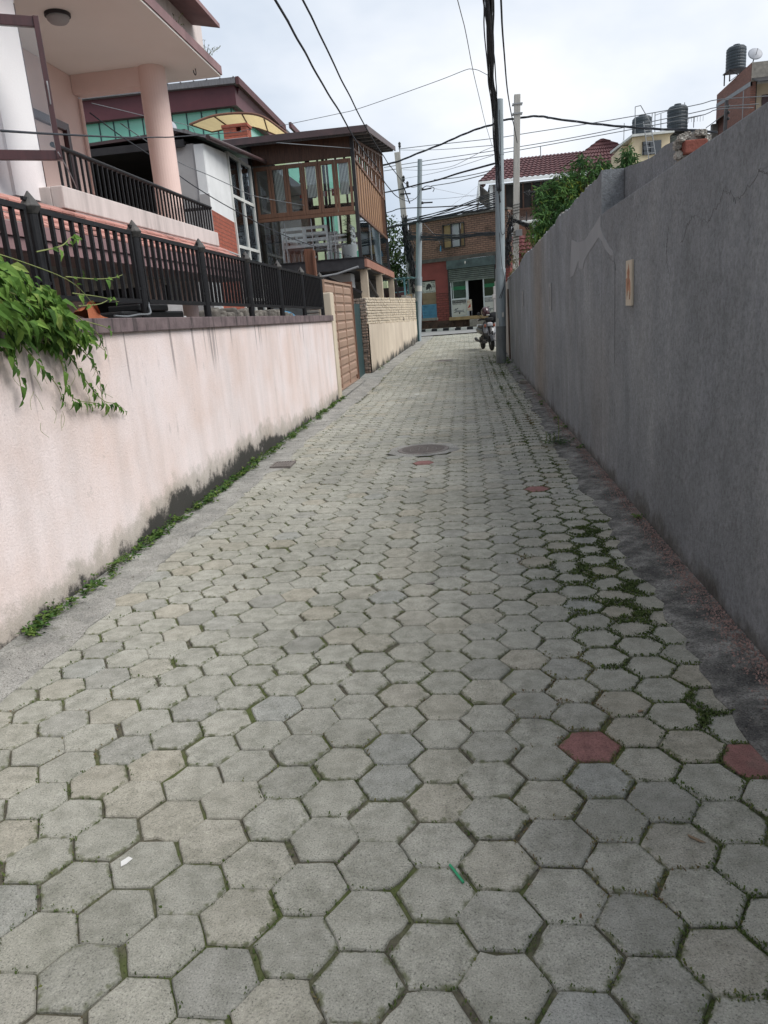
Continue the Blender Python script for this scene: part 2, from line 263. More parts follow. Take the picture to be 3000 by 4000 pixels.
simple('straw_stem', (0.24, 0.27, 0.10), (0.16, 0.19, 0.07), 9, 0.8)
simple('pot_white', (0.72, 0.74, 0.75), (0.65, 0.67, 0.68), 3, 0.4)
simple('orange_cloth', (0.50, 0.17, 0.085), (0.38, 0.12, 0.06), 7, 0.9, 0.4, 60)
simple('blue_plastic', (0.07, 0.24, 0.38), (0.05, 0.18, 0.30), 3, 0.45)
simple('black_plastic', (0.016, 0.017, 0.018), (0.009, 0.01, 0.011), 5, 0.5)
simple('scooter_grey', (0.040, 0.042, 0.046), (0.028, 0.030, 0.033), 4, 0.4, spec=0.4)
simple('scooter_silver', (0.20, 0.205, 0.215), (0.15, 0.155, 0.165), 4, 0.3, spec=0.6)
simple('tyre', (0.017, 0.017, 0.018), (0.011, 0.011, 0.012), 8, 0.85)
simple('helmet_maroon', (0.055, 0.022, 0.028), (0.04, 0.015, 0.02), 4, 0.2, spec=0.7)
simple('jacket_black', (0.014, 0.015, 0.018), (0.009, 0.01, 0.012), 5, 0.9, 0.4, 60)
simple('pink_strap', (0.62, 0.14, 0.16), (0.5, 0.1, 0.12), 5, 0.8)
simple('iron_cover', (0.225, 0.20, 0.185), (0.15, 0.135, 0.125), 14, 0.75, 0.4, 60)
simple('green_plastic', (0.05, 0.34, 0.17), (0.03, 0.27, 0.13), 8, 0.4)
simple('paper_white', (0.75, 0.75, 0.73), (0.66, 0.66, 0.64), 20, 0.9)
simple('canopy_cream', (0.78, 0.70, 0.52), (0.68, 0.60, 0.44), 2.5, 0.6, dirt=0.12)
m_ = MATS['canopy_cream']; t_ = m_.node_tree; o_ = [n for n in t_.nodes if n.type == 'OUTPUT_MATERIAL'][0]; p_ = [n for n in t_.nodes if n.type == 'BSDF_PRINCIPLED'][0]; x_ = t_.nodes.new('ShaderNodeMixShader'); x_.inputs[0].default_value = 0.7; l_ = t_.nodes.new('ShaderNodeBsdfTranslucent'); l_.inputs[0].default_value = (0.85, 0.76, 0.56, 1); t_.links.new(p_.outputs[0], x_.inputs[1]); t_.links.new(l_.outputs[0], x_.inputs[2]); t_.links.new(x_.outputs[0], o_.inputs[0])
simple('teal_window_wall', (0.36, 0.50, 0.40), (0.30, 0.43, 0.35), 0.8, 0.7)
simple('lime_wall', (0.56, 0.62, 0.40), (0.47, 0.53, 0.35), 0.8, 0.8)
simple('gravel_red', (0.40, 0.27, 0.24), (0.25, 0.185, 0.165), 40, 0.95)
simple('old_tile', (0.15, 0.045, 0.045), (0.09, 0.03, 0.032), 6, 0.8, 0.4, 30, dirt=0.35)
simple('crack_grey', (0.13, 0.135, 0.14), (0.10, 0.10, 0.105), 5, 0.9)
simple('crimson_sheet', (0.235, 0.024, 0.045), (0.19, 0.02, 0.038), 2, 0.5)
simple('marker_amber', (0.25, 0.09, 0.06), (0.2, 0.07, 0.05), 4, 0.3)
simple('band_green', (0.02, 0.13, 0.06), (0.015, 0.10, 0.045), 3, 0.5)
b = NB('green_glass'); n = b.noise(0.35, 3); c = b.ramp(n, [(0.3, (0.10, 0.36, 0.26)), (0.7, (0.20, 0.50, 0.385))]); b.done(c, 0.15, 0, 0.6)
b = NB('fluted_glass'); x, y, z = b.xyz(); wv = b.math('SINE', b.math('MULTIPLY', x, 2 * PI / 0.038)); c = b.ramp(b.math('MULTIPLY_ADD', wv, 0.5, 0.5), [(0.4, (0.05, 0.055, 0.05)), (0.6, (0.80, 0.82, 0.76))]); b.done(c, 0.3)
for nm, cs in dict(leaf_vine=[(0.0, (0.020, 0.055, 0.012)), (0.45, (0.085, 0.175, 0.032)), (0.8, (0.19, 0.31, 0.065)), (1.0, (0.30, 0.39, 0.11))],
                   leaf_tree=[(0.0, (0.020, 0.055, 0.020)), (0.5, (0.055, 0.125, 0.038)), (0.8, (0.12, 0.22, 0.055)), (1.0, (0.30, 0.33, 0.06))],
                   leaf_dark=[(0.0, (0.014, 0.032, 0.012)), (0.6, (0.040, 0.075, 0.025)), (1.0, (0.09, 0.13, 0.04))],
                   leaf_dry=[(0.0, (0.045, 0.045, 0.018)), (0.5, (0.10, 0.095, 0.035)), (1.0, (0.22, 0.17, 0.08))],
                   leaf_weed=[(0.0, (0.022, 0.055, 0.014)), (0.5, (0.06, 0.13, 0.03)), (1.0, (0.16, 0.22, 0.05))]).items():
    b = NB(nm); t = b.attr('tint'); b.done(b.ramp(t, cs), 0.65, 0, 0.2)
    tr = b.n('ShaderNodeBsdfTranslucent'); b.l(b.b.inputs['Base Color'].links[0].from_socket, tr.inputs[0]); ms = b.n('ShaderNodeMixShader'); ms.inputs[0].default_value = 0.25
    b.l(b.b.outputs[0], ms.inputs[1]); b.l(tr.outputs[0], ms.inputs[2]); b.l(ms.outputs[0], b.out.inputs[0])
glassmat('clear_glass', (0.97, 0.985, 0.98), 0.012)
glassmat('dim_glass', (0.55, 0.58, 0.57), 0.05)
glassmat('dark_glass', (0.16, 0.18, 0.18), 0.06)

# ------------------------------------------------------------------ mesh helpers
ORG = {}
def V(*a): return Vector(a)
class MB:
    def __init__(s): s.v = []; s.f = []; s.mi = []; s.fa = {}
    def add(s, vs, fs, mi=0):
        o = len(s.v); s.v += [tuple(p) for p in vs]; s.f += [tuple(i + o for i in f) for f in fs]; s.mi += [mi] * len(fs)
    def box(s, x0, x1, y0, y1, z0, z1, mi=0):
        s.add([(x0, y0, z0), (x1, y0, z0), (x1, y1, z0), (x0, y1, z0), (x0, y0, z1), (x1, y0, z1), (x1, y1, z1), (x0, y1, z1)],
              [(0, 3, 2, 1), (4, 5, 6, 7), (0, 1, 5, 4), (1, 2, 6, 5), (2, 3, 7, 6), (3, 0, 4, 7)], mi)
        return s
    def bar(s, a, b, wd, ht=None, up=(0, 0, 1), mi=0):      # rectangular bar from a to b
        a, b = Vector(a), Vector(b); ht = ht or wd; d = (b - a).normalized(); u = Vector(up)
        if abs(d.dot(u)) > 0.98: u = V(0, 1, 0)
        x = d.cross(u).normalized() * wd / 2; y = x.cross(d).normalized() * ht / 2
        s.add([a - x - y, a + x - y, a + x + y, a - x + y, b - x - y, b + x - y, b + x + y, b - x + y],
              [(0, 3, 2, 1), (4, 5, 6, 7), (0, 1, 5, 4), (1, 2, 6, 5), (2, 3, 7, 6), (3, 0, 4, 7)], mi); return s
    def tube(s, pts, r, n=6, mi=0):
        pts = [Vector(p) for p in pts]; k = len(pts); rr = r if isinstance(r, (list, tuple)) else [r] * k
        vs = []; ref = None
        for i, p in enumerate(pts):
            d = (pts[min(i + 1, k - 1)] - pts[max(i - 1, 0)]).normalized()
            if ref is None: ref = d.orthogonal().normalized()
            x = (ref - d * ref.dot(d)).normalized(); ref = x; y = d.cross(x)
            for j in range(n):
                a = 2 * PI * j / n; vs.append(p + (x * math.cos(a) + y * math.sin(a)) * rr[i])
        fs = [(i * n + j, i * n + (j + 1) % n, (i + 1) * n + (j + 1) % n, (i + 1) * n + j) for i in range(k - 1) for j in range(n)]
        fs += [tuple(range(n))[::-1], tuple((k - 1) * n + j for j in range(n))]
        s.add(vs, fs, mi); return s
    def lathe(s, prof, c=(0, 0, 0), n=16, mi=0, axis='Z', M=None):
        c = Vector(c); vs = []
        for r, h in prof:
            for j in range(n):
                a = 2 * PI * j / n; q = V(r * math.cos(a), r * math.sin(a), h)
                if axis == 'X': q = V(q.z, q.x, q.y)
                if axis == 'Y': q = V(q.x, q.z, q.y)
                if M: q = M @ q
                vs.append(c + q)
        k = len(prof)
        fs = [(i * n + j, i * n + (j + 1) % n, (i + 1) * n + (j + 1) % n, (i + 1) * n + j) for i in range(k - 1) for j in range(n)]
        fs += [tuple(range(n))[::-1], tuple((k - 1) * n + j for j in range(n))]
        s.add(vs, fs, mi); return s
    def prism(s, poly, ext, mi=0):                             # planar polygon (3-D points) extruded by a vector
        ext = Vector(ext); n = len(poly); p = [Vector(q) for q in poly]
        s.add(p + [q + ext for q in p], [tuple(range(n))[::-1], tuple(range(n, 2 * n))] + [(i, (i + 1) % n, n + (i + 1) % n, n + i) for i in range(n)], mi); return s
    def quad(s, a, b, c, d, mi=0): s.add([a, b, c, d], [(0, 1, 2, 3)], mi); return s
    def sheet(s, fn, us, vs, mi=0):
        nu, nv = len(us), len(vs); s.add([fn(u, v) for u in us for v in vs], [(i * nv + j, (i + 1) * nv + j, (i + 1) * nv + j + 1, i * nv + j + 1) for i in range(nu - 1) for j in range(nv - 1)], mi); return s
    def local(s, fn): s.v = [tuple(fn(Vector(p))) for p in s.v]; return s
    def build(s, name, mat, parent=None, smooth=False, bevel=0.0, attrs=None, bseg=2):
        me = bpy.data.meshes.new(name); off = ORG[parent.name] if parent else V(0, 0, 0)
        me.from_pydata([(x - off.x, y - off.y, z - off.z) for x, y, z in s.v], [], s.f)
        for m in (mat if isinstance(mat, (list, tuple)) else [mat]): me.materials.append(MATS[m])
        if max(s.mi, default=0): me.polygons.foreach_set('material_index', s.mi)
        for an, vals in (attrs or {}).items():
            at = me.attributes.new(an, 'FLOAT', 'FACE' if len(vals) == len(s.f) else 'POINT'); at.data.foreach_set('value', vals)
        bm = bmesh.new(); bm.from_mesh(me)
        if not attrs: bmesh.ops.recalc_face_normals(bm, faces=bm.faces)
        bm.to_mesh(me); bm.free()
        if smooth: me.polygons.foreach_set('use_smooth', [True] * len(me.polygons))
        me.update()
        o = bpy.data.objects.new(name, me); C.objects.link(o); ORG[o.name] = off.copy()
        if parent: o.parent = parent
        if bevel:
            bv = o.modifiers.new('bevel', 'BEVEL'); bv.width = bevel; bv.segments = bseg; bv.limit_method = 'ANGLE'; bv.angle_limit = R(40)
        if smooth == 'auto':
            pass
        return o
def tag(o, label, cat, group=None):
    o['label'] = label; o['category'] = cat
    if group: o['group'] = group
    return o
def thing(name, label, cat, loc=(0, 0, 0), group=None):
    o = bpy.data.objects.new(name, None); o.empty_display_size = 0.2; C.objects.link(o); o.location = loc; ORG[o.name] = Vector(loc)
    return tag(o, label, cat, group)
def kind(o, k): o['kind'] = k; return o
def lab(o, t): o['label'] = t; return o
def bx(*a, mi=0): return MB().box(*a, mi=mi)
def smoothcurve(pts, n=4):                                     # Catmull-Rom through pts
    p = [Vector(q) for q in pts]; p = [p[0] * 2 - p[1]] + p + [p[-1] * 2 - p[-2]]; out = []
    for i in range(1, len(p) - 2):
        for k in range(n):
            t = k / n; a, b, c, d = p[i - 1], p[i], p[i + 1], p[i + 2]
            out.append(0.5 * ((2 * b) + (c - a) * t + (2 * a - 5 * b + 4 * c - d) * t * t + (3 * b - a - 3 * c + d) * t ** 3))
    out.append(p[-2]); return out
def wav(x, s=1.0): return (math.sin(x * 1.7 + 0.3) + 0.6 * math.sin(x * 4.1 + 1.1) + 0.4 * math.sin(x * 9.7 + 2.0)) * 0.5 * s
def zg(y): return 0.0 if y < 16 else (0.02 * (y - 17) if y > 18 else 0.005 * (y - 16) ** 2)
def text_mesh(mb, body, origin, u, v, size, mi=0, width=None, lift=None):   # lettering as flat mesh on a plane spanned by u, v
    cu = bpy.data.curves.new('lettering', 'FONT'); cu.body = body; cu.size = 1.0; cu.resolution_u = 2
    ob = bpy.data.objects.new('lettering', cu); C.objects.link(ob)
    bpy.context.view_layer.update()
    me = ob.to_mesh(); vs = [p.co.copy() for p in me.vertices]; fs = [tuple(p.vertices) for p in me.polygons]
    ob.to_mesh_clear(); bpy.data.objects.remove(ob); bpy.data.curves.remove(cu)
    if not vs: return
    x0 = min(p.x for p in vs); x1 = max(p.x for p in vs); sx = (width / max(x1 - x0, 1e-6)) if width else size
    O, u, v = Vector(origin), Vector(u), Vector(v)
    mb.add([O + u * ((p.x - x0) * sx) + v * (p.y * size) for p in vs], fs, mi)
def leafshape(L, W, fold=0.25, droop=0.3):                     # pointed leaf along +X, tip drooping, folded on its midrib
    return [(0, 0, 0), (L * .3, W * .5, fold * W), (L * .3, -W * .5, fold * W), (L * .65, W * .36, fold * W * .7 - droop * L * .25), (L * .65, -W * .36, fold * W * .7 - droop * L * .25), (L * .32, 0, 0), (L * .66, 0, -droop * L * .3), (L, 0, -droop * L * .75)], \
           [(0, 5, 1), (0, 2, 5), (5, 6, 3, 1), (5, 2, 4, 6), (6, 7, 3), (6, 4, 7)]
def leafquad(L, W): return [(0, 0, 0), (L * .45, W * .5, 0), (L, 0, -0.12 * L), (L * .45, -W * .5, 0)], [(0, 1, 2, 3)]
def frame(d, n):
    d = Vector(d).normalized(); n = Vector(n); y = n.cross(d)
    if y.length < 1e-4: y = V(0, 1, 0).cross(d)
    y.normalize(); z = d.cross(y); return d, y, z
def putleaf(mb, tints, shape, p, d, n, s=1.0, tint=0.5):
    a, b, c = frame(d, n); vs, fs = shape; p = Vector(p)
    mb.add([p + (a * q[0] + b * q[1] + c * q[2]) * s for q in vs], fs); tints += [min(1, max(0, tint))] * len(fs)
def rv(): return V(random.gauss(0, 1), random.gauss(0, 1), random.gauss(0, 1)).normalized()

# ------------------------------------------------------------------ the ground
HS, PXC, PYC = 0.1189, 0.1822, 0.2065
LEFT, RIGHT = -2.56, 1.24
def lwall(y): return -2.56 if y < 20 else -2.56 + .0375 * (y - 20)     # the far left wall closes in a little
def ledge(y): return lwall(y) + .325 + 0.035 * wav(y * 1.3) + (0.0 if y < 9.5 else min(0.1, 0.02 * (y - 9.5)))
def redge(y): return 0.97 + 0.045 * wav(y * 2.1 + 4) + .022 * wav(y * 13) + (0 if y < 8 else min(0.08, 0.012 * (y - 8)))
mb = MB(); mb.sheet(lambda x, y: (x, y, zg(y) - 0.011 if y < 36.6 else zg(36.6) - 0.011), [-2.7, -1.5, -0.3, 0.6, 1.35], [-3, 0, 4, 8, 12, 16, 16.7, 17.4, 18, 20, 24, 28, 32, 36.6])
kind(mb.build('joint_soil', 'joint_soil'), 'structure')
reds = [(0.353, 2.468), (0.905, 2.395), (-0.541, 7.963), (0.604, 6.554)]
hexes = []
for i in range(-14, 8):
    for j in range(-4, 178):
        cx = 0.023 + i * PXC; cy = 1.66 + (j + (0.5 if i % 2 else 0)) * PYC + 0.012 * wav(i * 0.9)
        if cx < ledge(cy) - 0.02 or cx > redge(cy) + 0.03 or cy > 36.5: continue
        if (cx + 0.56) ** 2 + (cy - 8.75) ** 2 < 0.40 ** 2: continue
        if (cx + 0.664) ** 2 + (cy - 22.7) ** 2 < 0.36 ** 2: continue
        hexes.append((cx, cy))
redi = {min(range(len(hexes)), key=lambda k: (hexes[k][0] - a) ** 2 + (hexes[k][1] - b) ** 2) for a, b in reds}
mb = MB(); tint = []; red = []; rim = []
for k, (cx, cy) in enumerate(hexes):
    dx, dy, dz = random.gauss(0, .0028), random.gauss(0, .0028), random.gauss(0, .0014); ro = random.gauss(0, .012); s = HS * random.uniform(0.972, 1.0)
    tx, ty = random.gauss(0, .006), random.gauss(0, .006); t = min(1, max(0, random.gauss(0.5, 0.24)))
    z0 = zg(cy) + dz; vs = []
    near = cy < 6
    sub = 3 if near else 1
    jit = [random.uniform(0.972, 1.012) for _ in range(6 * sub)]
    if near and random.random() < .22:
        q_ = random.randrange(6 * sub); jit[q_] *= random.uniform(.86, .95); jit[q_ - 1] *= random.uniform(.92, .98)
    for rr, zz in (((s - .010), 0), ((s - .004), -.0018), (s, -.007), (s, -.03)):
        for e in range(6 * sub):
            a0 = e // sub; fr = (e % sub) / sub
            A0 = a0 * PI / 3 + ro; A1 = A0 + PI / 3
            px = (math.cos(A0) * (1 - fr) + math.cos(A1) * fr) * rr * jit[e]; py = (math.sin(A0) * (1 - fr) + math.sin(A1) * fr) * rr * jit[e]
            vs.append((cx + dx + px, cy + dy + py, z0 + zz + px * tx + py * ty))
    n = 6 * sub
    fs = []
    ci = [(vs[e][0] * .55 + (cx + dx) * .45, vs[e][1] * .55 + (cy + dy) * .45, vs[e][2] * .55 + z0 * .45) for e in range(n)]
    vs = vs + ci
    fs.append(tuple(range(4 * n, 5 * n)))
    fs += [(4 * n + e, e, (e + 1) % n, 4 * n + (e + 1) % n)[::-1] for e in range(n)]
    for L in range(3): fs += [(L * n + e, L * n + (e + 1) % n, (L + 1) * n + (e + 1) % n, (L + 1) * n + e)[::-1] for e in range(n)]
    mb.add(vs, fs); tint += [t] * len(fs); red += [1.0 if k in redi else 0.0] * len(fs)
    rm = 1.0 if random.random() < 0.55 else 0.5
    rim += [rm * .92] * n + [rm] * (3 * n) + [0.0] * n
me_o = mb.build('paving', 'paver', attrs=dict(tint=tint, red=red, rim=rim)); kind(me_o, 'structure')
# concrete margins, with broken inner edges that lap the blocks
ys = [-3 + 0.11 * k for k in range(int(39.6 / 0.11))]
def strip(name, mat, inner, outer, sgn):
    m = MB(); n = len(ys); vs = []
    for y in ys:
        xi = inner(y) + random.uniform(-.03, .03); z = zg(y)
        for t, h in ((0, -.012), (0.0, .003), (.12, .009), (.5, .014), (1.0, .022)):
            vs.append((xi * (1 - t) + outer * t + random.uniform(-.004, .004) * (0 < t < 1), y, z + h + random.uniform(-.003, .003)))
    fs = [(i * 5 + j, i * 5 + j + 1, (i + 1) * 5 + j + 1, (i + 1) * 5 + j) for i in range(n - 1) for j in range(4)]
    m.add(vs, fs); return kind(m.build(name, mat), 'structure')
strip('gutter', 'concrete', lambda y: ledge(y) + 0.02 + (0.16 * math.exp(-((y - 8.25) / 0.35) ** 2)), -2.90, -1)
strip('gutter', 'concrete_dark', lambda y: redge(y) - 0.015, 1.27, 1)
# gravel along the foot of the grey wall
mb = MB()
for k in range(9000):
    y = 1.3 * math.exp(random.random() * 2.5); x = 1.235 - abs(random.gauss(0, .062)); r = random.uniform(.003, .008); p = V(x, y, zg(y) + .022 + r * .3)
    q = [p + rv() * r * random.uniform(.7, 1.2) for _ in range(5)]; mb.add(q, [(0, 1, 2), (0, 2, 3), (0, 3, 1), (1, 2, 4), (2, 3, 4), (3, 1, 4)])
kind(mb.build('gravel', 'gravel_red'), 'stuff')
mb = MB()
for k in range(5200):
    y = 1.2 * math.exp(random.random() * 2.7); x = random.uniform(redge(y) - .01, 1.2) if k % 2 else random.uniform(-2.53, ledge(y) + .04); r = random.uniform(.0015, .0045) * (1 + .05 * y); p = V(x, y, zg(y) + .012 + r * .3)
    q = [p + rv() * r * random.uniform(.7, 1.2) for _ in range(5)]; mb.add(q, [(0, 1, 2), (0, 2, 3), (0, 3, 1), (1, 2, 4), (2, 3, 4), (3, 1, 4)])
kind(mb.build('grit', 'stone'), 'stuff')
# road, far kerb ground, yards, terrain
q0 = V(1.9, 40.0, 0); UA = R(-28); U = V(math.cos(UA), math.sin(UA), 0); N = V(math.sin(UA), -math.cos(UA), 0)   # shop front frame: u to the right, n towards the alley
def SP(u, n, z): return q0 + U * u + N * n + V(0, 0, z)
def zr(p): return 0.415 + 0.012 * (Vector(p).y - 36.6)
mb = MB(); a = [V(-16, 36.6, 0), V(1.15, 36.6, 0), V(14, 34, 0)]
far = [SP(-16, .62, 0), SP(-1.5, .62, 0), SP(12, .62, 0)]
for p in a + far: p.z = zr(p) + 0.012
mb.add(a + far, [(0, 1, 4, 3), (1, 2, 5, 4)]); kind(mb.build('road', 'asphalt'), 'structure')
mb = MB(); mb.quad(V(-70, -8, -.30), V(60, -8, -.30), V(60, 160, -.30), V(-70, 160, -.30)); mb.box(-15, -2.62, -6, 35.9, -.25, .02); mb.box(1.30, 30, -6, 33.5, -.25, .10)
mb.add([SP(-30, .48, .62), SP(20, .48, .62), SP(20, -60, .7), SP(-30, -60, .7)], [(0, 1, 2, 3)])
mb.quad(V(-700, -300, -2.4), V(700, -300, -2.4), V(700, 900, -2.4), V(-700, 900, -2.4))
kind(mb.build('ground', 'earth'), 'structure')
# painted kerb of the road, block by block
kb = thing('kerb', 'low road kerb painted in black and white blocks before the brick shop', 'kerb', SP(-4, .55, .5))
L = 0.36; n = 46
for c in (0, 1):
    m = MB()
    for i in range(n):
        if i % 2 != c: continue
        u0 = -10 + i * L; p = SP(u0, .62, 0); zb = zr(p) - .05; zt = zr(p) + 0.14 + .02 * wav(i)
        A = [SP(u0 + .006, .62, zb), SP(u0 + L - .006, .62, zb), SP(u0 + L - .006, .46, zb), SP(u0 + .006, .46, zb)]
        m.prism(A, (0, 0, zt - zb))
    o = m.build('black_blocks' if c else 'white_blocks', 'kerb_black' if c else 'kerb_white', kb, bevel=.015)

# manhole covers, drain grate, small litter
def manhole(x, y, r, label):
    z = zg(y) + .004
    t = thing('manhole_cover', label, 'manhole cover', (x, y, z))
    m = MB(); n = 36; vs = []
    for k, rr in enumerate((r + .005, r + .12)):
        for j in range(n):
            a = 2 * PI * j / n; q = rr + (random.uniform(-.03, .03) if k else 0); vs.append((x + q * math.cos(a), y + q * math.sin(a), z + .001 - .003 * k))
    m.add(vs, [(j, (j + 1) % n, n + (j + 1) % n, n + j) for j in range(n)]); m.build('collar', 'concrete', t)
    m = MB().lathe([(r, -.02), (r, .004), (r - .012, .007), (r - .03, .007), (r - .032, .003), (0.001, .003)], (x, y, z), 40); lid = m.build('lid', 'iron_cover', t)
    m = MB()
    for k in range(-8, 9):
        h = math.sqrt(max(0, (r - .045) ** 2 - (k * r / 9.5) ** 2))
        if h > .03:
            nn = max(1, int(2 * h / .09))
            for q in range(nn):
                u0 = -h + q * 2 * h / nn + .006; u1 = -h + (q + 1) * 2 * h / nn - .006
                m.box(x + u0, x + u1, y + k * r / 9.5 - .007, y + k * r / 9.5 + .007, z + .002, z + .0085)
    m.build('tread_ribs', 'iron_cover', lid)
manhole(-0.56, 8.75, .305, 'round ribbed iron manhole cover in the middle of the paving, the nearer one')
manhole(-0.664, 22.7, .27, 'small far manhole cover in the paving beyond the brown gate')
t = thing('drain_grate', 'rusty rectangular drain grate set in the left gutter', 'drain grate', (-2.15, 8.2, .02))
m = MB(); x0, x1, y0, y1, z = -2.27, -2.03, 8.06, 8.36, .022
for a in ((x0, x1, y0, y0 + .02), (x0, x1, y1 - .02, y1), (x0, x0 + .02, y0 + .02, y1 - .02), (x1 - .02, x1, y0 + .02, y1 - .02)): m.box(*a, z - .02, z + .006)
m.build('frame', 'iron_cover', t); m = MB()
for k in range(6): m.box(x0 + .034 + k * .032, x0 + .048 + k * .032, y0 + .02, y1 - .02, z - .012, z + .004)
m.build('bars', 'iron_cover', t); bx(x0 + .02, x1 - .02, y0 + .02, y1 - .02, z - .019, z - .0135).build('pit', 'tar_black', t)
tag(MB().tube([(-0.118, 1.858, .006), (-0.098, 1.823, .007), (-0.078, 1.79, .005)], .0042, 8).build('drinking_straw', 'green_plastic'), 'green drinking straw piece lying in a joint between blocks', 'straw')
m = MB(); o0 = V(1.168, 15.47, zg(15.4) + .02)
m.box(1.05, 1.20, 15.38, 15.50, .02, .085); tag(m.build('loose_brick', 'stone', bevel=.008), 'grey loose brick lying at the foot of the grey wall', 'brick')
def chip(x, y, w, l, ang, mat, label, cat):
    m = MB(); c, s_ = math.cos(ang), math.sin(ang); z = zg(y) + .003
    pts = [(-l, -w), (-l * .2, -w * 1.2), (l, -w * .6), (l * .8, w), (-l * .5, w * .9)]
    m.prism([(x + a * c - b_ * s_, y + a * s_ + b_ * c, z) for a, b_ in pts], (0, 0, .0025)); return tag(m.build(cat.replace(' ', '_'), mat), label, cat)
chip(-1.135, 1.86, .011, .021, .9, 'paper_white', 'white bird dropping splash at the corner of a block on the left', 'bird dropping')
chip(0.62, 2.72, .006, .013, .3, 'cardboard', 'tiny tan paper scrap in the joint left of the dark red corner block', 'paper scrap')
chip(-0.28, 4.23, .014, .03, .1, 'stone', 'flat grey stone chip lying on a middle block', 'stone chip')
chip(0.62, 1.98, .004, .028, 2.4, 'cardboard', 'dry brown leaf lying on a right block', 'leaf')
chip(-1.02, 14.9, .03, .05, .1, 'paper_white', 'white paper scrap on the far paving', 'paper scrap')

# moss and grass in the joints
mb = MB(); tints = []
def tuft(p, n, h, sp, base, var=.18):
    for _ in range(n):
        a = random.uniform(0, 2 * PI); b_ = V(p[0] + random.gauss(0, sp), p[1] + random.gauss(0, sp), p[2]); hh = h * random.uniform(.5, 1.3)
        q = V(math.cos(a), math.sin(a), 0); w_ = hh * random.uniform(.16, .34); side = V(-q.y, q.x, 0) * w_
        tip = b_ + q * hh * random.uniform(.2, .9) + V(0, 0, hh * random.uniform(.35, .9)); mid = (b_ + tip) * .5 + V(0, 0, hh * .16)
        mb.add([b_ - side * .6, b_ + side * .6, mid + side, tip, mid - side], [(0, 1, 2, 4), (4, 2, 3)]); t = min(1, max(0, random.gauss(base, var))); tints.extend([t, t])
from mathutils import noise as MN
cell = {}
for h in hexes: cell.setdefault((int(h[0] * 4 + 100), int(h[1] * 4)), []).append(h)
def hexdist(x, y):                                              # how far inside its block a point lies: <0 in the joint
    a, b_ = int(x * 4 + 100), int(y * 4); best = 9
    for i in (-1, 0, 1):
        for j in (-1, 0, 1):
            for cx, cy in cell.get((a + i, b_ + j), ()):
                px, py = abs(x - cx), abs(y - cy); q = max(py, px * .866 + py * .5); best = min(best, q)
    return HS * .866 - best                                    # apothem minus hex norm
mats = [(.70, 3.72, .24, 1.0), (.66, 4.5, .36, .95), (.85, 3.95, .18, 1.0), (.80, 5.2, .28, .9), (.55, 3.2, .12, .6), (.35, 2.95, .10, .5), (.86, 2.75, .10, .7), (.95, 3.2, .10, .35), (.95, 2.6, .07, .3), (.6, 6.4, .2, .35), (.8, 7.4, .2, .45), (.62, 9.0, .3, .4), (.85, 10.5, .3, .45), (.7, 12.5, .35, .45), (.8, 15, .35, .45), (.78, 18, .4, .5), (.8, 21, .4, .5), (-2.1, 3.9, .13, .35), (-2.15, 6.9, .15, .4), (-2.05, 10.6, .3, .35), (-1.9, 13, .3, .3), (-2.15, 5.4, .07, .4)]
for k in range(330000):
    y = 1.05 * math.exp(random.random() * 3.1); x = random.uniform(-2.25, 1.0) if random.random() < .6 else 1.0 - abs(random.gauss(0, .42))
    if x < ledge(y) or x > redge(y) + .02: continue
    n1 = MN.noise((x * 2.3, y * 1.4, 0)); n2 = MN.noise((x * 7, y * 5, 3.3)); side = min(1, max(0, (x - .1) / .6))
    s_ = .24 + .42 * n1 + .30 * n2 + .46 * side * (1 if y > 2.2 else .6)
    blot = max([0] + [a * math.exp(-(((x - p) / r_) ** 2 + ((y - q) / (r_ * 1.7)) ** 2)) for p, q, r_, a in mats if abs(y - q) < 2.5])
    if blot: s_ += blot * 1.1; blot = blot * (.55 + .9 * n2)
    hd = hexdist(x, y)
    if hd > .008:
        if blot < .10 or hd > .075 * (blot - .1) + .012 * random.random() or random.random() > .25 + blot: continue
    elif random.random() > s_: continue
    base = .24 + .24 * MN.noise((x * 3, y * 3, 9)) + (.5 if MN.noise((x * 1.7, y * 1.3, 5)) > .22 else 0) + .15 * random.random()
    hh = (.0062 + .0035 * random.random() + .010 * min(.6, blot) * random.random()) * (1 + .06 * y)
    tuft((x, y, zg(y) - (.008 if hd < .004 else .0)), 2, hh, .004, base, .14)
kind(mb.build('moss', 'moss', attrs=dict(tint=tints)), 'stuff')

# ------------------------------------------------------------------ pink boundary wall and iron fence
def captop(y): return 1.725 - 0.0075 * (y - 4.6)
t = thing('boundary_wall', 'pale pink rendered boundary wall with blackened foot on the left of the lane', 'wall', (-2.66, 6, 0))
m = MB(); Y = [-4 + .5 * k for k in range(38)] + [14.66]
m.sheet(lambda y, q: [(-2.78, y, -.1), (-2.56, y, -.1), (-2.56, y, captop(y) - .105), (-2.78, y, captop(y) - .105), (-2.78, y, -.1)][q], Y, range(5)); m.build('wall_body', 'pink_plaster', t)
m = MB(); m.sheet(lambda y, q: [(-2.82, y, captop(y) - .105), (-2.525, y, captop(y) - .105), (-2.525, y, captop(y)), (-2.82, y, captop(y)), (-2.82, y, captop(y) - .105)][q], Y, range(5)); m.prism([(-2.82, 14.66, captop(14.66) - .105), (-2.525, 14.66, captop(14.66) - .105), (-2.525, 14.66, captop(14.66)), (-2.82, 14.66, captop(14.66))], (0, .04, 0)); m.build('coping', 'maroon_cap', t, bevel=.006)
t = thing('gate_pier', 'narrow cream gate pier at the far end of the pink wall', 'pier', (-2.66, 14.85, 0))
m = MB(); m.box(-2.80, -2.545, 14.72, 15.06, -.1, 2.08); m.build('pier_body', 'cream_plaster', t, bevel=.02)
m = MB()
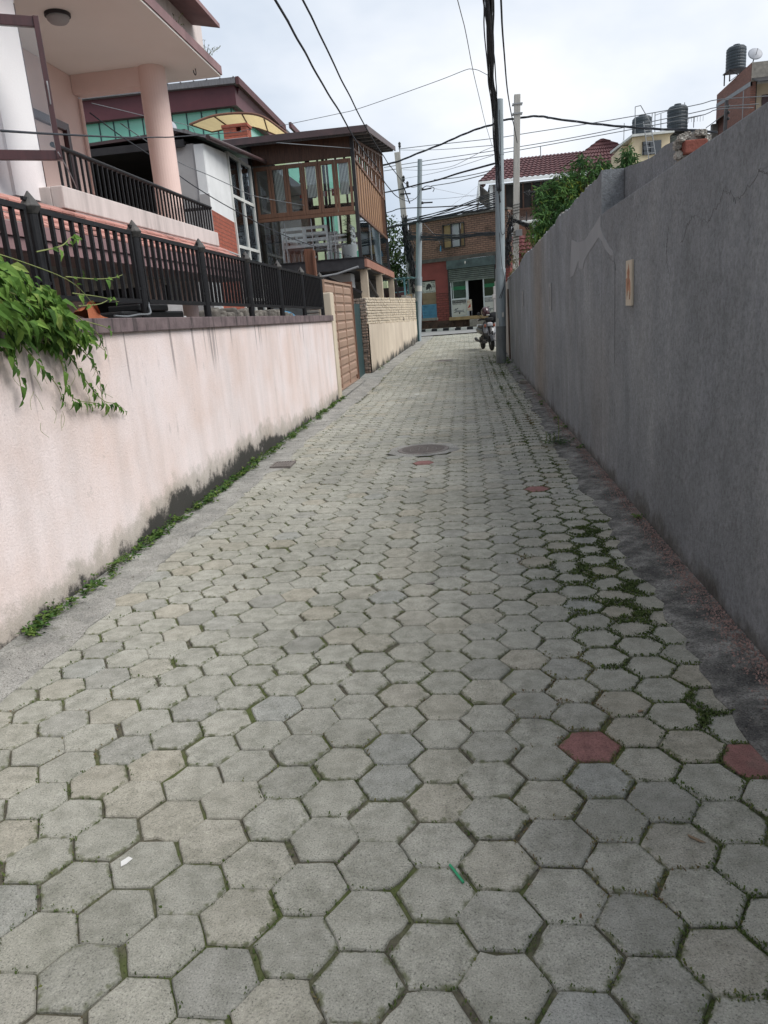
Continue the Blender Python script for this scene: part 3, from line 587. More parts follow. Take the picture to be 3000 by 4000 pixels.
for k in range(9):
    m.box(-3.06 + random.uniform(-.02, .02), -2.80, 14.70, 14.98 + random.uniform(-.03, .03), 1.58 + k * .068, 1.638 + k * .068)
m.build('rough_bricks', 'stone', t, bevel=.012)
PY_ = [4.645, 6.13, 7.68, 9.33, 10.94, 12.51, 14.16]
t = thing('iron_fence', 'black iron fence with spear-topped posts standing on the pink wall', 'fence', (-2.66, 8, 1.7))
FX = -2.62
def ftop(y): return 2.385 - 0.006 * (y - 4.6)
for y in [1.6, 3.12] + PY_:
    zt = ftop(y) - .03; m = MB(); m.lathe([(.036, captop(y) - .01), (.036, zt - .02), (.036, zt)], (FX, y, 0), 14); p = m.build('post', 'black_iron', t, smooth=False)
    m = MB(); m.lathe([(.034, zt), (.040, zt + .004), (.062, zt + .042), (.062, zt + .048), (.004, zt + .135)], (FX, y, 0), 14); m.build('finial', 'iron_tip', p)
ends = [1.6, 3.12] + PY_
for a, b in zip([0.0] + ends[:-1], ends):
    y0, y1 = a + .075, b - .075; m = MB(); zt, zt1 = ftop(y0), ftop(y1); zb, zb1 = captop(y0) + .135, captop(y1) + .135
    m.bar((FX, y0, zt), (FX, y1, zt1), .032, .032); m.bar((FX, y0, zb), (FX, y1, zb1), .034, .034)
    nb = max(8, round((y1 - y0) / .128))
    for k in range(nb + 1):
        f = k / nb; y = y0 + .014 + (y1 - y0 - .028) * f; m.bar((FX, y, zb + (zb1 - zb) * f + .018), (FX, y, zt + (zt1 - zt) * f - .017), .026 if 0 < k < nb else .028, .026, up=(0, 1, 0))
    for zz in (.12, .60):
        for yy, s_ in ((y0, -1), (y1, 1)): m.bar((FX, yy - s_ * .0, zb + zz - .03), (FX, yy + s_ * .045, zb + zz - .03), .02, .02)
    m.build('rail_panel', 'black_iron', t)
# things on the wall top
m = MB(); c_ = V(-2.63, 5.2, 0)
m.sheet(lambda u, v: (-2.60 - .12 * v + .03 * math.sin(5 * u + 3 * v), 5.10 + .30 * u + .02 * math.sin(7 * v), captop(5.2) + .004 + (.085 * math.exp(-((u - .18) / .28) ** 2) + .035 * (1 - u)) * (1 - .6 * v) + .008 * math.sin(11 * u + 9 * v)), [k / 10 for k in range(11)], [k / 7 for k in range(8)])
m.sheet(lambda u, v: (-2.60 + .003, 5.10 + .30 * u + .02 * math.sin(0), captop(5.2) + .004 + v * (.085 * math.exp(-((u - .18) / .28) ** 2) + .035 * (1 - u))), [k / 10 for k in range(11)], [0, .5, 1])
o = m.build('cloth', 'orange_cloth', smooth=True); tag(o, 'crumpled orange cloth lying on the wall coping behind the vine', 'cloth')
t = thing('planter_box', 'long black plastic planter trough behind the fence bars', 'planter', (-3.0, 7, 1.75))
m = MB(); m.box(-3.16, -2.9, 6.30, 7.75, 1.55, 1.79); m.build('trough', 'black_plastic', t, bevel=.02); m = MB(); m.box(-3.18, -2.88, 6.62, 7.30, 1.79, 1.85); m.box(-3.14, -2.92, 6.72, 7.20, 1.85, 1.875); m.build('lid', 'black_plastic', t, bevel=.012)
m = MB(); m.tube(smoothcurve([(-2.54, 5.38, 1.735), (-2.54, 5.6, 1.728), (-2.54, 5.8, 1.74), (-2.53, 6.0, 1.745), (-2.57, 6.1, 1.80), (-2.62, 6.19, 1.85), (-2.665, 6.12, 1.845)]), .008, 6); tag(m.build('loose_cable', 'cable_grey'), 'grey loose cable lying on the coping and looped round a fence post', 'cable')
t = thing('rubble_planter', 'mossy rubble stone kerb behind the fence at the wall top', 'planter', (-2.9, 10, 1.7)); m = MB()
for k in range(34):
    y = 8.6 + k * .12; z = captop(y) - .1; h = random.uniform(.14, .23); m.box(-3.02 + random.uniform(-.03, .03), -2.84 + random.uniform(-.02, .02), y, y + .115, z, z + h)
m.build('stones', 'stone', t, bevel=.025)
t = thing('water_drum', 'blue plastic drum lying behind the fence near the gate pier', 'drum', (-3.3, 13.9, 1.5)); m = MB(); m.lathe([(.02, 0), (.26, .01), (.28, .06), (.28, .5), (.29, .52), (.28, .54), (.28, .98), (.29, 1.0), (.28, 1.02), (.28, 1.54), (.26, 1.6), (.02, 1.61)], (-3.45, 13.0, 1.52), 22, axis='Y'); m.build('drum_body', 'blue_plastic', t, smooth=False)
m = MB(); m.box(-3.62, -3.25, 12.9, 14.6, .02, 1.25); m.build('stand', 'stone', t)
t = thing('white_crate', 'stack of pale crates behind the fence left of a pink pillar', 'crate', (-3.5, 8.3, 1)); m = MB()
m.box(-3.62, -3.22, 8.15, 8.6, 0, 1.92); m.build('crate_body', 'grey_shade_wall', t, bevel=.01); m = MB()
for k in range(6): m = MB(); m.box(-3.64, -3.20, 8.14, 8.61, .25 + k * .29, .30 + k * .29); m.build('crate_rim', 'white_paint', t)

# ------------------------------------------------------------------ climbing vine over the fence
def vine():
    t = thing('vine', 'bright green leafy vine spilling over the iron fence and pink wall', 'vine', (-2.6, 4.3, 1.7))
    m = MB(); tn = []; sm = MB(); SH = leafshape(.088, .040, .22, .6)
    for k in range(900):
        u = random.random(); y = random.uniform(3.3, 4.68); zt = 2.10 - .26 * max(0, y - 3.9) - 1.0 * max(0, y - 4.3) ; zb = 1.57 + .05 * max(0, y - 4.3)
        z = zb + (zt - zb) * random.random() ** .8; rx = .24 * math.sin(PI * min(1, max(0, (z - zb) / (zt - zb + .01)))) ** .7 + .04
        x = -2.66 + rx * random.uniform(.2, 1.0) + .05
        if y > 4.6 and random.random() < .45: continue
        d = V(random.uniform(-.2, .9), random.uniform(-.1, 1.0), random.uniform(-1.3, -.1)); nn = V(random.uniform(.3, 1), random.uniform(-1.0, .1), random.uniform(.1, 1.0))
        putleaf(m, tn, SH, (x, y, z), d, nn, random.choice((.5, .7, .9, 1.1, 1.35)) * random.uniform(.85, 1.15), random.gauss(.52 + .35 * (z - 1.8), .24))
    # trailing stems: hanging down the wall and reaching along the fence
    stems = [[(-2.50, 4.05, 1.62), (-2.49, 4.18, 1.48), (-2.50, 4.36, 1.33), (-2.515, 4.42, 1.23)], [(-2.50, 4.35, 1.6), (-2.49, 4.45, 1.45), (-2.50, 4.46, 1.30), (-2.51, 4.58, 1.215), (-2.52, 4.8, 1.17), (-2.52, 4.9, 1.15)],
             [(-2.48, 4.5, 1.64), (-2.47, 4.72, 1.5), (-2.49, 4.88, 1.36), (-2.51, 4.93, 1.17)], [(-2.48, 4.45, 1.6), (-2.48, 4.6, 1.42), (-2.50, 4.78, 1.27), (-2.51, 4.95, 1.16), (-2.52, 5.14, 1.12), (-2.53, 5.27, 1.06)],
             [(-2.5, 3.9, 1.6), (-2.5, 3.98, 1.45), (-2.51, 4.0, 1.3)], [(-2.48, 4.7, 1.74), (-2.48, 4.95, 1.62), (-2.5, 5.06, 1.5)],
             [(-2.55, 4.5, 2.12), (-2.52, 4.75, 2.17), (-2.52, 4.9, 2.235), (-2.53, 5.02, 2.24)], [(-2.5, 4.7, 1.98), (-2.5, 5.1, 1.98), (-2.51, 5.4, 2.0), (-2.53, 5.6, 2.03)], [(-2.5, 4.75, 1.88), (-2.5, 5.15, 1.86), (-2.5, 5.4, 1.83)], [(-2.5, 4.8, 1.8), (-2.5, 5.1, 1.815), (-2.5, 5.3, 1.86)], [(-2.47, 4.8, 1.70), (-2.47, 5.05, 1.66), (-2.49, 5.2, 1.62)],
             [(-2.45, 3.6, 2.1), (-2.42, 4.1, 2.03), (-2.42, 4.6, 1.94), (-2.44, 4.9, 1.80)], [(-2.45, 3.6, 1.95), (-2.43, 4.2, 1.8), (-2.45, 4.7, 1.62), (-2.47, 5.0, 1.5)]]
    for si, st in enumerate(stems):
        c = smoothcurve(st, 6); sm.tube(c, [.0048 - .0030 * i / len(c) for i in range(len(c))], 5)
        hang = si < 6
        for i in range(1, len(c), 1 if hang else 2):
            p = c[i]; dd = (c[i] - c[i - 1]).normalized()
            for sgn in (-1, 1):
                if random.random() < (.42 if hang else .72): continue
                d = dd * .4 + V(random.uniform(0, .5), sgn * random.uniform(.2, .8), random.uniform(-1.0, -.2) if hang else random.uniform(-.7, .3))
                putleaf(m, tn, SH, p + d * .015, d, V(.9, random.uniform(-.7, .2), .4), random.uniform(.5, .98) * (1.0 if i < len(c) * .75 else .6), random.gauss(.36 if hang else .5, .18))
    for k in range(26):
        p = V(-2.5, random.uniform(3.9, 5.1), random.uniform(1.12, 1.5)); sm.tube(smoothcurve([p, p + V(-.01, random.uniform(-.04, .06), -.05), p + V(-.01, random.uniform(-.05, .08), -.1)], 3), .0012, 4)
    m.build('leaves', 'leaf_vine', t, attrs=dict(tint=tn)); sm.build('stems', 'straw_stem', t)
vine()

# ------------------------------------------------------------------ weeds
def weedstrip(name, spots, mat, parent=None):
    m = MB(); tn = []
    for x, y, n, h, lf in spots:
        for k in range(n):
            a = random.uniform(0, 2 * PI); el = random.uniform(.2, 1.2); d = V(math.cos(a) * math.cos(el), math.sin(a) * math.cos(el), math.sin(el)); l = h * random.uniform(.3, 1)
            p = V(x + random.gauss(0, h * .22), y + random.gauss(0, h * .5), zg(y) + .02); base = random.gauss(.58, .2)
            q = p + d * l
            for j in range(random.randint(3, 6)):
                f = random.uniform(.4, 1.0); dd = V(random.gauss(0, 1), random.gauss(0, 1), random.uniform(-.2, .7))
                putleaf(m, tn, leafquad(lf, lf * .5), p + d * l * f, dd, V(random.gauss(0, .5), random.gauss(0, .5), 1), random.uniform(.6, 1.3), base + random.gauss(0, .12))
    return m.build(name, mat, parent, attrs=dict(tint=tn))
sp = []
y = 3.0
while y < 15:
    amp = .07 + .05 * max(0, wav(y * 1.1)) + (.04 if 4.3 < y < 6 else 0) + (.04 if 8 < y < 13 else 0)
    g_ = min(1, max(0, .5 + 1.1 * MN.noise((y * 1.7, 0, 4.2)))); dens = min(1, .5 + .10 * (y - 3)) * (.4 + .6 * g_)
    if random.random() < dens + .15: sp.append((-2.52 + abs(random.gauss(0, .028)), y, random.randint(6, 16), amp * (.55 + .75 * g_ * random.random()), .02 + .022 * random.random()))
    y += random.uniform(.045, .09) * (1 if y < 9 else 1.3)
for y in (20.8, 21.4, 23, 26, 29, 31.5): sp.append((-2.45 + .006 * y * .6, y, 8, .12, .04))
kind(weedstrip('weeds', sp, 'leaf_weed'), 'stuff')
sp = [(1.19 + random.gauss(0, .02), y, 9, .07, .03) for y in (5.35, 8.2, 9.6, 10.4, 12, 12.3, 13.2, 16, 17.5, 18.4, 19)] + [(1.1, y, 14, .13, .05) for y in (20.2, 20.9, 21.6)]
kind(weedstrip('weeds', sp, 'leaf_weed'), 'stuff')
m = MB(); tn = []; t = thing('fern', 'small bright green fern tuft rooted where the pink wall meets the gutter', 'fern', (-2.5, 4.62, .03))
for k in range(11):
    a = random.uniform(-1.3, 1.3); c = smoothcurve([(-2.51, 4.62, .03), (-2.51 + .05 * math.cos(a), 4.62 + .05 * math.sin(a), .10), (-2.51 + .11 * math.cos(a), 4.62 + .11 * math.sin(a), .11)], 5)
    for i, p in enumerate(c):
        for s_ in (-1, 1): putleaf(m, tn, leafquad(.03, .012), p, V(math.cos(a + s_ * 1.1), math.sin(a + s_ * 1.1), -.1), V(0, 0, 1), 1.1 - i / len(c) * .7, .7)
m.build('fronds', 'leaf_weed', t, attrs=dict(tint=tn))
t = thing('weed_plant', 'tall thin-stemmed weed growing out of the right gutter by the grey wall', 'weed', (1.0, 8.6, .02)); m = MB(); tn = []; sm = MB()
for (x, h) in ((1.0, .34), (.86, .16), (.9, .12), (.95, .14)):
    c = smoothcurve([(x, 8.6, .02), (x + .015, 8.62, h * .5), (x + .005, 8.6, h)], 6); sm.tube(c, .004, 5)
    for i, p in enumerate(c):
        for q in range(3): a = random.uniform(0, 6.3); putleaf(m, tn, leafquad(.045, .016), p, V(math.cos(a), math.sin(a), .4), V(0, 0, 1), random.uniform(.5, 1.1), random.gauss(.35, .15))
for k in range(90):
    putleaf(m, tn, leafquad(.06, .03), (random.gauss(1.02, .09), random.gauss(8.55, .14), .03 + random.random() * .03), V(random.gauss(0, 1), random.gauss(0, 1), .15), V(0, 0, 1), random.uniform(.5, 1.2), random.gauss(.15, .1))
m.build('leaves', 'leaf_weed', t, attrs=dict(tint=tn)); sm.build('stem', 'straw_stem', t)

# ------------------------------------------------------------------ grey cement wall on the right
t = thing('cement_wall', 'long grey cement rendered wall with broken jagged top on the right', 'wall', (1.35, 8, 0))
def topnear(y): return 2.305 + .006 * wav(y * 6)
ysn = [-5 + .3 * k for k in range(41)]; ysn = [y for y in ysn if y < 7.1] + [7.16]
m = MB(); prof = [(y, -.1) for y in (7.16, -5)]
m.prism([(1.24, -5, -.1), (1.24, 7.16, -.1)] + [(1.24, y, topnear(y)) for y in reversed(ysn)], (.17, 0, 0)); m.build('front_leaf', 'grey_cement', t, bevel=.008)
jag = [(7.162, 2.66), (7.3, 2.655), (7.45, 2.625), (7.88, 2.64), (8.32, 2.63), (8.81, 2.64), (9.2, 2.60), (9.75, 2.62), (10.3, 2.63), (10.61, 2.58), (11.64, 2.57), (12.9, 2.54), (13.92, 2.51), (15.43, 2.53), (16.53, 2.48), (17.4, 2.40), (18.6, 2.36), (20.2, 2.33), (22.0, 2.3)]
jj = []
for (a, za), (b, zb) in zip(jag[:-1], jag[1:]):
    k = max(1, int((b - a) / .075))
    for i in range(k): f = i / k; jj.append((a + (b - a) * f, za + (zb - za) * f + (random.uniform(-.022, .012) if (a, i) != (7.162, 0) else 0)))
jj.append(jag[-1])
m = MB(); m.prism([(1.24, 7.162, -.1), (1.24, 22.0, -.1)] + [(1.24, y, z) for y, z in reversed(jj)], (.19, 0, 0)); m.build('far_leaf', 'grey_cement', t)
bk = [(7.2, 2.66), (6.97, 2.635), (6.75, 2.61), (6.5, 2.60), (6.25, 2.575), (6.07, 2.57), (5.9, 2.585), (5.8, 2.57), (5.62, 2.555), (5.5, 2.50), (5.46, 2.2), (5.46, -.1), (7.2, -.1)]
m = MB(); m.prism([(1.435, y, z + (random.uniform(-.012, .012) if 5.6 < y < 7.1 else 0)) for y, z in bk], (.16, 0, 0)); m.build('rear_leaf', 'grey_cement', t)
m = MB()                                                       # broken end: two bricks in ragged mortar
def lump(m, c, d, n=14, r=.2):
    bm = bmesh.new(); bmesh.ops.create_icosphere(bm, subdivisions=3, radius=1)
    vs = []
    for v in bm.verts:
        p = v.co; q = V(*(math.copysign(abs(a) ** .45, a) for a in p)); k = 1 + r * (math.sin(7 * p.x + c[1] * 9) * math.sin(6 * p.y + 2) + .6 * math.sin(13 * p.z + 5 * p.x)); vs.append((c[0] + q.x * d[0] * k, c[1] + q.y * d[1] * k, c[2] + q.z * d[2] * k))
    m.add(vs, [tuple(v.index for v in f.verts) for f in bm.faces]); bm.free()
lump(m, (1.52, 5.43, 2.42), (.085, .06, .15), r=.08); lump(m, (1.52, 5.45, 2.2), (.08, .06, .14), r=.08)
for k in range(26): a = k / 26 * 2 * PI; lump(m, (1.50 + .085 * math.copysign(abs(math.cos(a)) ** .5, math.cos(a)), 5.40 + random.uniform(-.05, .02), 2.44 + .115 * math.copysign(abs(math.sin(a)) ** .5, math.sin(a))), (.014 + .01 * random.random(), .035, .014 + .008 * random.random()), r=.25)
for k in range(9): lump(m, (1.43 + .02 * k, 5.37, 2.395), (.014, .04, .010), r=.25)
o = m.build('broken_mortar', 'mortar', t)
m = MB(); m.box(1.435, 1.575, 5.32, 5.42, 2.435, 2.515); m.box(1.435, 1.575, 5.34, 5.42, 2.335, 2.40); m.build('exposed_brick', 'red_brick_plain', t, bevel=.008)
m = MB()
for k in range(9):
    y = 7.5 + k * .17; m.box(1.445, 1.60, y, y + .15, 2.60, 2.66 + random.uniform(-.015, .03))
m.build('exposed_brick', 'red_brick_plain', t, bevel=.012)
m = MB()
for y, z in jj[4:-30:3]:
    if random.random() < .6: lump(m, (1.27 + random.uniform(0, .1), y, z + .0), (.02 + .02 * random.random(), .03, .012 + .01 * random.random()), r=.25)
m.build('mortar_crumbs', 'mortar', t)
# hairline joints and patched strips stand 3 mm proud
def strip_on_wall(pts, w0, name, mat, dx=.003):
    m = MB(); L_ = []; Rr = []
    for i, (y, z) in enumerate(pts):
        ww = w0 * random.uniform(.6, 1.3); L_.append((1.24 - dx, y + ww, z)); Rr.append((1.24 - dx, y - ww, z))
    m.prism(L_ + Rr[::-1], (dx + .002, 0, 0)); m.build(name, mat, t)
def col(y, z0, z1, n=26): return [(y + .006 * wav(k * .9), z0 + (z1 - z0) * k / n) for k in range(n + 1)]
strip_on_wall(col(6.57, .12, 1.92), .006, 'plaster_joint', 'patch_cement'); strip_on_wall(col(6.535, 1.05, 1.85), .0025, 'plaster_joint', 'tar_black', .0015)
strip_on_wall(col(8.74, .15, 1.72), .012, 'plaster_joint', 'patch_cement'); strip_on_wall(col(16.15, .9, 1.65), .012, 'plaster_joint', 'patch_cement')
m = MB(); pp = [(7.20, 2.30), (7.21, 2.20), (7.0, 2.09), (6.78, 2.0), (6.60, 1.95), (6.55, 1.80), (6.60, 1.92), (6.75, 1.93), (6.98, 2.0), (7.12, 2.07), (7.3, 2.12), (7.9, 2.02), (8.15, 1.96), (8.25, 1.88), (8.5, 1.92), (8.55, 1.99), (8.9, 1.86), (9.2, 1.84), (9.15, 2.05), (9.05, 2.25), (8.6, 2.18), (8.1, 2.16), (7.55, 2.24)]
m.prism([(1.237, y, z) for y, z in pp], (.005, 0, 0)); m.build('cement_patch', 'patch_cement', t)
m = MB()
for pts in ([(7.0, 2.02), (6.72, 1.90), (6.56, 1.86), (6.50, 1.80)], [(3.46, 2.05), (3.72, 1.98), (3.9, 2.03), (4.15, 1.93), (4.4, 1.98), (4.62, 1.85)], [(3.2, 2.08), (3.4, 2.03), (3.5, 2.07)], [(4.9, 1.98), (4.93, 1.85), (4.88, 1.7)]):
    P = smoothcurve([(1.2395, y, z) for y, z in pts], 14); m.tube([p + V(0, random.gauss(0, .006), random.gauss(0, .008)) for p in P], .0011, 4)
m.build('crack', 'crack_grey', t)
m = MB(); m.box(1.215, 1.245, 21.5, 22.0, .1, 2.0); m.build('recess_strip', 'shop_plinth', t)
tag(MB().prism([(1.25, 22.02, -.1), (1.25, 24.6, .05), (1.25, 24.6, 2.2), (1.25, 23.3, 2.2), (1.25, 22.02, 2.25)], (.18, 0, 0)).build('wall_stub', 'grey_shade_wall'), 'pale stub of wall behind the big steel pole', 'wall')
# three narrow pictures on the wall
def picture(y0, y1, z0, z1, label, art):
    t = thing('wall_picture', label, 'picture', (1.23, (y0 + y1) / 2, (z0 + z1) / 2), 'narrow pictures on the grey wall'); m = MB(); m.box(1.222, 1.2385, y0, y1, z0, z1); m.build('board', 'poster_cream' if art else 'plaque_grey', t, bevel=.002)
    if art:
        H = z1 - z0; W = y1 - y0; yc = (y0 + y1) / 2
        def blob(name, mat, pts, k): MB().prism([(1.2205 - .0006 * k, yc - a * W, z0 + b_ * H) for a, b_ in pts], (.001, 0, 0)).build(name, mat, t)
        blob('painted_figure', 'art_red', [(-.30, .22), (-.38, .40), (-.45, .60), (-.20, .62), (-.22, .68), (-.30, .72), (-.08, .84), (.0, .93), (.06, .84), (.18, .74), (.12, .62), (.30, .54), (.36, .38), (.34, .22), (.1, .34), (-.05, .34)], 0)
        blob('painted_outline', 'art_brown', [(-.12, .30), (-.2, .5), (-.04, .62), (-.08, .74), (.02, .88), (.05, .74), (.0, .62), (.10, .50), (.02, .42), (-.04, .52), (-.08, .42)], 1); blob('painted_outline', 'art_brown', [(-.28, .13), (-.22, .3), (-.1, .33), (-.18, .22)], 1); blob('painted_outline', 'art_brown', [(.16, .14), (.2, .3), (.34, .3), (.3, .14)], 1)
    else:
        m = MB(); m.box(1.2205, 1.2225, y0 + .08, y1 - .08, z0 + .05, z1 - .05); m.build('faded_print', 'poster_grey', t)
simple('plaque_grey', (0.30, 0.30, 0.30), (0.25, 0.25, 0.255), 6, 0.8); b_ = simple('poster_cream', (0.52, 0.465, 0.375), (0.44, 0.39, 0.31), 6, 0.8); simple('art_red', (0.34, 0.15, 0.10), (0.42, 0.27, 0.17), 12, 0.8); simple('art_brown', (0.21, 0.11, 0.07), (0.28, 0.17, 0.10), 14, 0.8)
picture(5.83, 6.03, 1.52, 1.845, 'cream picture with a red painted figure, the nearest on the grey wall', True)
picture(11.1, 11.38, 1.47, 1.84, 'faded grey picture, second along the grey wall beyond the cream one', False)
picture(16.24, 16.5, 1.54, 1.83, 'farthest faded picture on the grey wall near the brown stain', False)

# ------------------------------------------------------------------ pink house with balcony
t = thing('pink_house', 'pink house with an overhanging roof slab and railed balcony on the left', 'house', (-6.5, 8, 0)); house = t
HX, BX = -4.5, -4.2
m = MB(); m.box(-9.5, HX, -6, 8.40, 3.0, 5.50); m.build('front_room_wall', 'house_white', t)
m = MB(); m.box(HX, HX + .035, 7.70, 8.32, 3.05, 5.48); m.build('corner_strip', 'house_white', t)
m = MB(); m.box(-6.10, -5.86, 8.40, 12.40, 3.0, 5.50); m.box(-9.5, -6.101, 12.15, 12.40, 3.0, 5.5); m.build('inner_wall', 'house_pink', t)
m = MB(); m.box(-10, HX, -6, 8.40, 2.75, 2.99); m.box(-10, BX - .02, 8.40, 13.40, 2.75, 2.99); m.build('floor_slab', 'parapet_plaster', t)  # pale finish added to bounce light up to the ceiling
# roof slab, its fascia and the storey above
m = MB(); m.box(-10, -3.74, -6, 13.13, 5.505, 5.53); m.build('ceiling', 'ceiling_paint', t)
m = MB(); m.box(-10, -3.72, -6, 13.15, 5.532, 5.66); m.build('roof_slab', 'maroon_paint', t)
m = MB(); m.box(-10, -3.93, -6, 13.0, 5.66, 6.22); m.build('roof_parapet', 'parapet_plaster', t)
m = MB(); m.prism([(-4.6, -6, 6.36), (-3.50, -6, 6.05), (-3.50, -6, 5.99), (-4.6, -6, 6.22)], (0, 18.55, 0)); m.build('upper_awning', 'maroon_paint', t)
m = MB()
for k in range(8): m.bar((-3.72, 9.2 + k * .12, 6.1), (-3.72, 9.2 + k * .12, 7.2), .02)
m.bar((-3.72, 5, 7.2), (-3.72, 10.1, 7.2), .03); m.build('upper_railing', 'black_iron', t)
m = MB(); m.lathe([(.205, 2.99), (.205, 5.504)], (-4.60, 12.35, 0), 32); m.build('column', 'house_pink', t, smooth=False)
for p in house.children: pass
m = MB(); m.box(-5.855, -4.72, 12.22, 12.48, 5.24, 5.504); m.build('beam', 'house_pink', t)
m = MB(); m.box(BX - .14, BX, 8.16, 13.40, 2.955, 3.185); m.box(HX, BX - .14, 8.16, 8.32, 2.955, 3.185); m.box(-6.6, BX - .14, 13.26, 13.40, 2.955, 3.185); m.build('balcony_parapet', 'parapet_plaster', t, bevel=.012)
m = MB(); RX = -4.26
m.tube([(RX, 8.22, 3.60), (RX, 13.34, 3.585)], .028, 10); m.tube([(RX, 13.34, 3.585), (-6.2, 13.34, 3.585)], .028, 10)
n = 39
for k in range(n + 1): y = 8.3 + (13.3 - 8.3) * k / n; m.bar((RX, y, 3.18), (RX, y, 3.58), .022, .022, up=(0, 1, 0))
for k in range(12): x = -4.4 - k * .14; m.bar((x, 13.34, 3.18), (x, 13.34, 3.58), .022, .022, up=(0, 1, 0))
m.build('balcony_railing', 'black_iron', t)
d = MB(); d.bar((-5.84, 10.0, 2.99), (-5.84, 10.0, 4.62), .09, .09, up=(0, 1, 0)); d.bar((-5.84, 11.72, 2.99), (-5.84, 11.72, 4.62), .12, .09, up=(0, 1, 0)); d.bar((-5.84, 9.95, 4.66), (-5.84, 11.78, 4.66), .10, .11); d.build('door_frame', 'maroon_wood', t)
d = MB(); d.box(-5.858, -5.845, 10.06, 11.66, 3.0, 4.60); d.build('door_leaf', 'house_pink', t)
d = MB(); d.box(HX - .3, HX + .006, 8.33, 8.395, 3.0, 5.0); d.box(HX - .9, HX - .35, 8.402, 8.43, 3.0, 5.0); d.build('side_door', 'maroon_wood', t)
d = MB(); d.box(HX - .35, HX - .04, 8.405, 8.44, 3.0, 5.0); d.build('door_gap_shade', 'dark_room', t)  # solid dark panel, its colour standing in for shade in the door gap
m = MB(); m.tube([(-5.82, 12.36, 3.0), (-5.82, 12.36, 5.2)], .03, 8); m.build('drain_pipe', 'house_pink', t)
m = MB(); m.tube(smoothcurve([(-3.98, 12.6, 5.5), (-3.98, 12.6, 5.43), (-3.98, 12.55, 5.40), (-3.98, 12.5, 5.42), (-3.98, 12.49, 5.45)], 5), .008, 6); m.build('ceiling_hook', 'dark_metal', t)
# tiled skirt under the balcony, fascia boards, ground floor
m = MB(); nrow = 4
for r in range(nrow):
    f0, f1 = r / nrow, (r + 1) / nrow; xa, xb = BX - .06 + (.50) * f0, BX - .06 + .50 * f1; za, zb = 2.95 - .36 * f0, 2.95 - .36 * f1
    y = -6.0
    while y < 13.6:
        j = random.uniform(-.006, .006)
        if y > 7.6 or True: m.prism([(xa - .01, y + .004, za + .016), (xb + .02, y + .004, zb + .026 + j), (xb + .02, y + .236, zb + .026 + j), (xa - .01, y + .236, za + .016)], (-.004, 0, -.018))
        y += .24
m.build('tile_skirt', 'tile_pink', t)
m = MB(); m.box(-4.35, -3.72, -6, 13.6, 2.47, 2.585); m.box(-4.35, -3.745, -6, 13.58, 2.36, 2.466); m.build('fascia_boards', 'maroon_paint', t, bevel=.004)
m = MB(); m.box(-9.5, -4.36, -6, 13.5, 2.40, 2.52); m.build('carport_ceiling', 'grey_room', t)
m = MB(); m.box(-9.5, -9.3, -6, 9.5, 0, 2.4); m.box(-9.3, -6.0, 5.6, 5.8, 0, 2.4); m.build('ground_floor_wall', 'house_pink', t)
for (x, y, r_) in ((-4.95, 7.15, .19), (-5.4, 10.2, .2), (-4.75, 13.0, .15), (-4.9, 12.0, .13)): m = MB(); m.lathe([(r_, 0), (r_, 2.4)], (x, y, 0), 24); m.build('pillar', 'house_pink', t)
# ceiling lamp on the slab
tc_ = thing('ceiling_lamp', 'round grey frosted ceiling lamp under the balcony roof slab', 'lamp', (-4.85, 10.06, 5.5)); cl = tc_
m = MB(); m.lathe([(.155, 5.505), (.155, 5.47), (.145, 5.465)], (0, 0, 0), 28); m.v = [(x - 4.85, y + 10.06, z) for x, y, z in m.v]; m.build('lamp_base', 'dark_metal', cl)
m = MB(); m.lathe([(.14, 5.468), (.13, 5.43), (.10, 5.40), (.05, 5.388), (.005, 5.385)], (-4.85, 10.06, 0), 28); m.build('lamp_shade', 'grey_shade_wall', cl, smooth=True)
# open casement window swung out over the lane
t = thing('casement_window', 'open maroon framed casement window swung out from the pink house', 'window', (-4.45, 7.4, 3.9))
a0, a1 = V(-4.50, 7.26, 0), V(-3.89, 7.61, 0); up = V(0, 0, 1); dd = (a1 - a0).normalized(); zb, zt = 3.345, 4.505
m = MB()
for p, q in ((a0 + up * zb, a1 + up * zb), (a0 + up * zt, a1 + up * zt)): m.bar(p, q, .05, .09)
for p in (a0, a1): m.bar(p + up * (zb - .044), p + up * (zt + .044), .05, .09, up=dd.cross(up))
m.build('frame', 'maroon_wood', t, bevel=.004)
nn = dd.cross(up); m = MB(); m.prism([a0 + up * (zb + .04), a1 + up * (zb + .04), a1 + up * (zt - .04), a0 + up * (zt - .04)], nn * .005); m.build('pane', 'clear_glass', t)
m = MB(); h0 = a1 + up * 3.95 + nn * .03; m.tube(smoothcurve([h0, h0 + nn * .05 + up * .03, h0 + nn * .06 - up * .05, h0 + nn * .02 - up * .16], 4), .007, 6); m.build('latch', 'galv', t)

for x, y, lb in ((-3.85, 11.55, 'small dry weed growing on the roof slab edge under the upper awning'), (-3.80, 12.75, 'wispy weed at the far corner of the roof slab')):
    t = thing('weed_plant', lb, 'weed', (x, y, 5.66)); m = MB(); tn = []; sm = MB()
    for k in range(9):
        d = V(random.gauss(.2, .5), random.gauss(0, .5), 1).normalized() * random.uniform(.12, .3); P = smoothcurve([(x, y, 5.655), V(x, y, 5.66) + d * .6, V(x, y, 5.66) + d + V(.03, 0, -.02)], 3); sm.tube(P, .003, 4)
        for p in P: putleaf(m, tn, leafquad(.05, .014), p, rv(), V(0, 0, 1), random.uniform(.6, 1.2), random.gauss(.4, .2))
    m.build('leaves', 'leaf_dry', t, attrs=dict(tint=tn)); sm.build('stems', 'straw_stem', t)

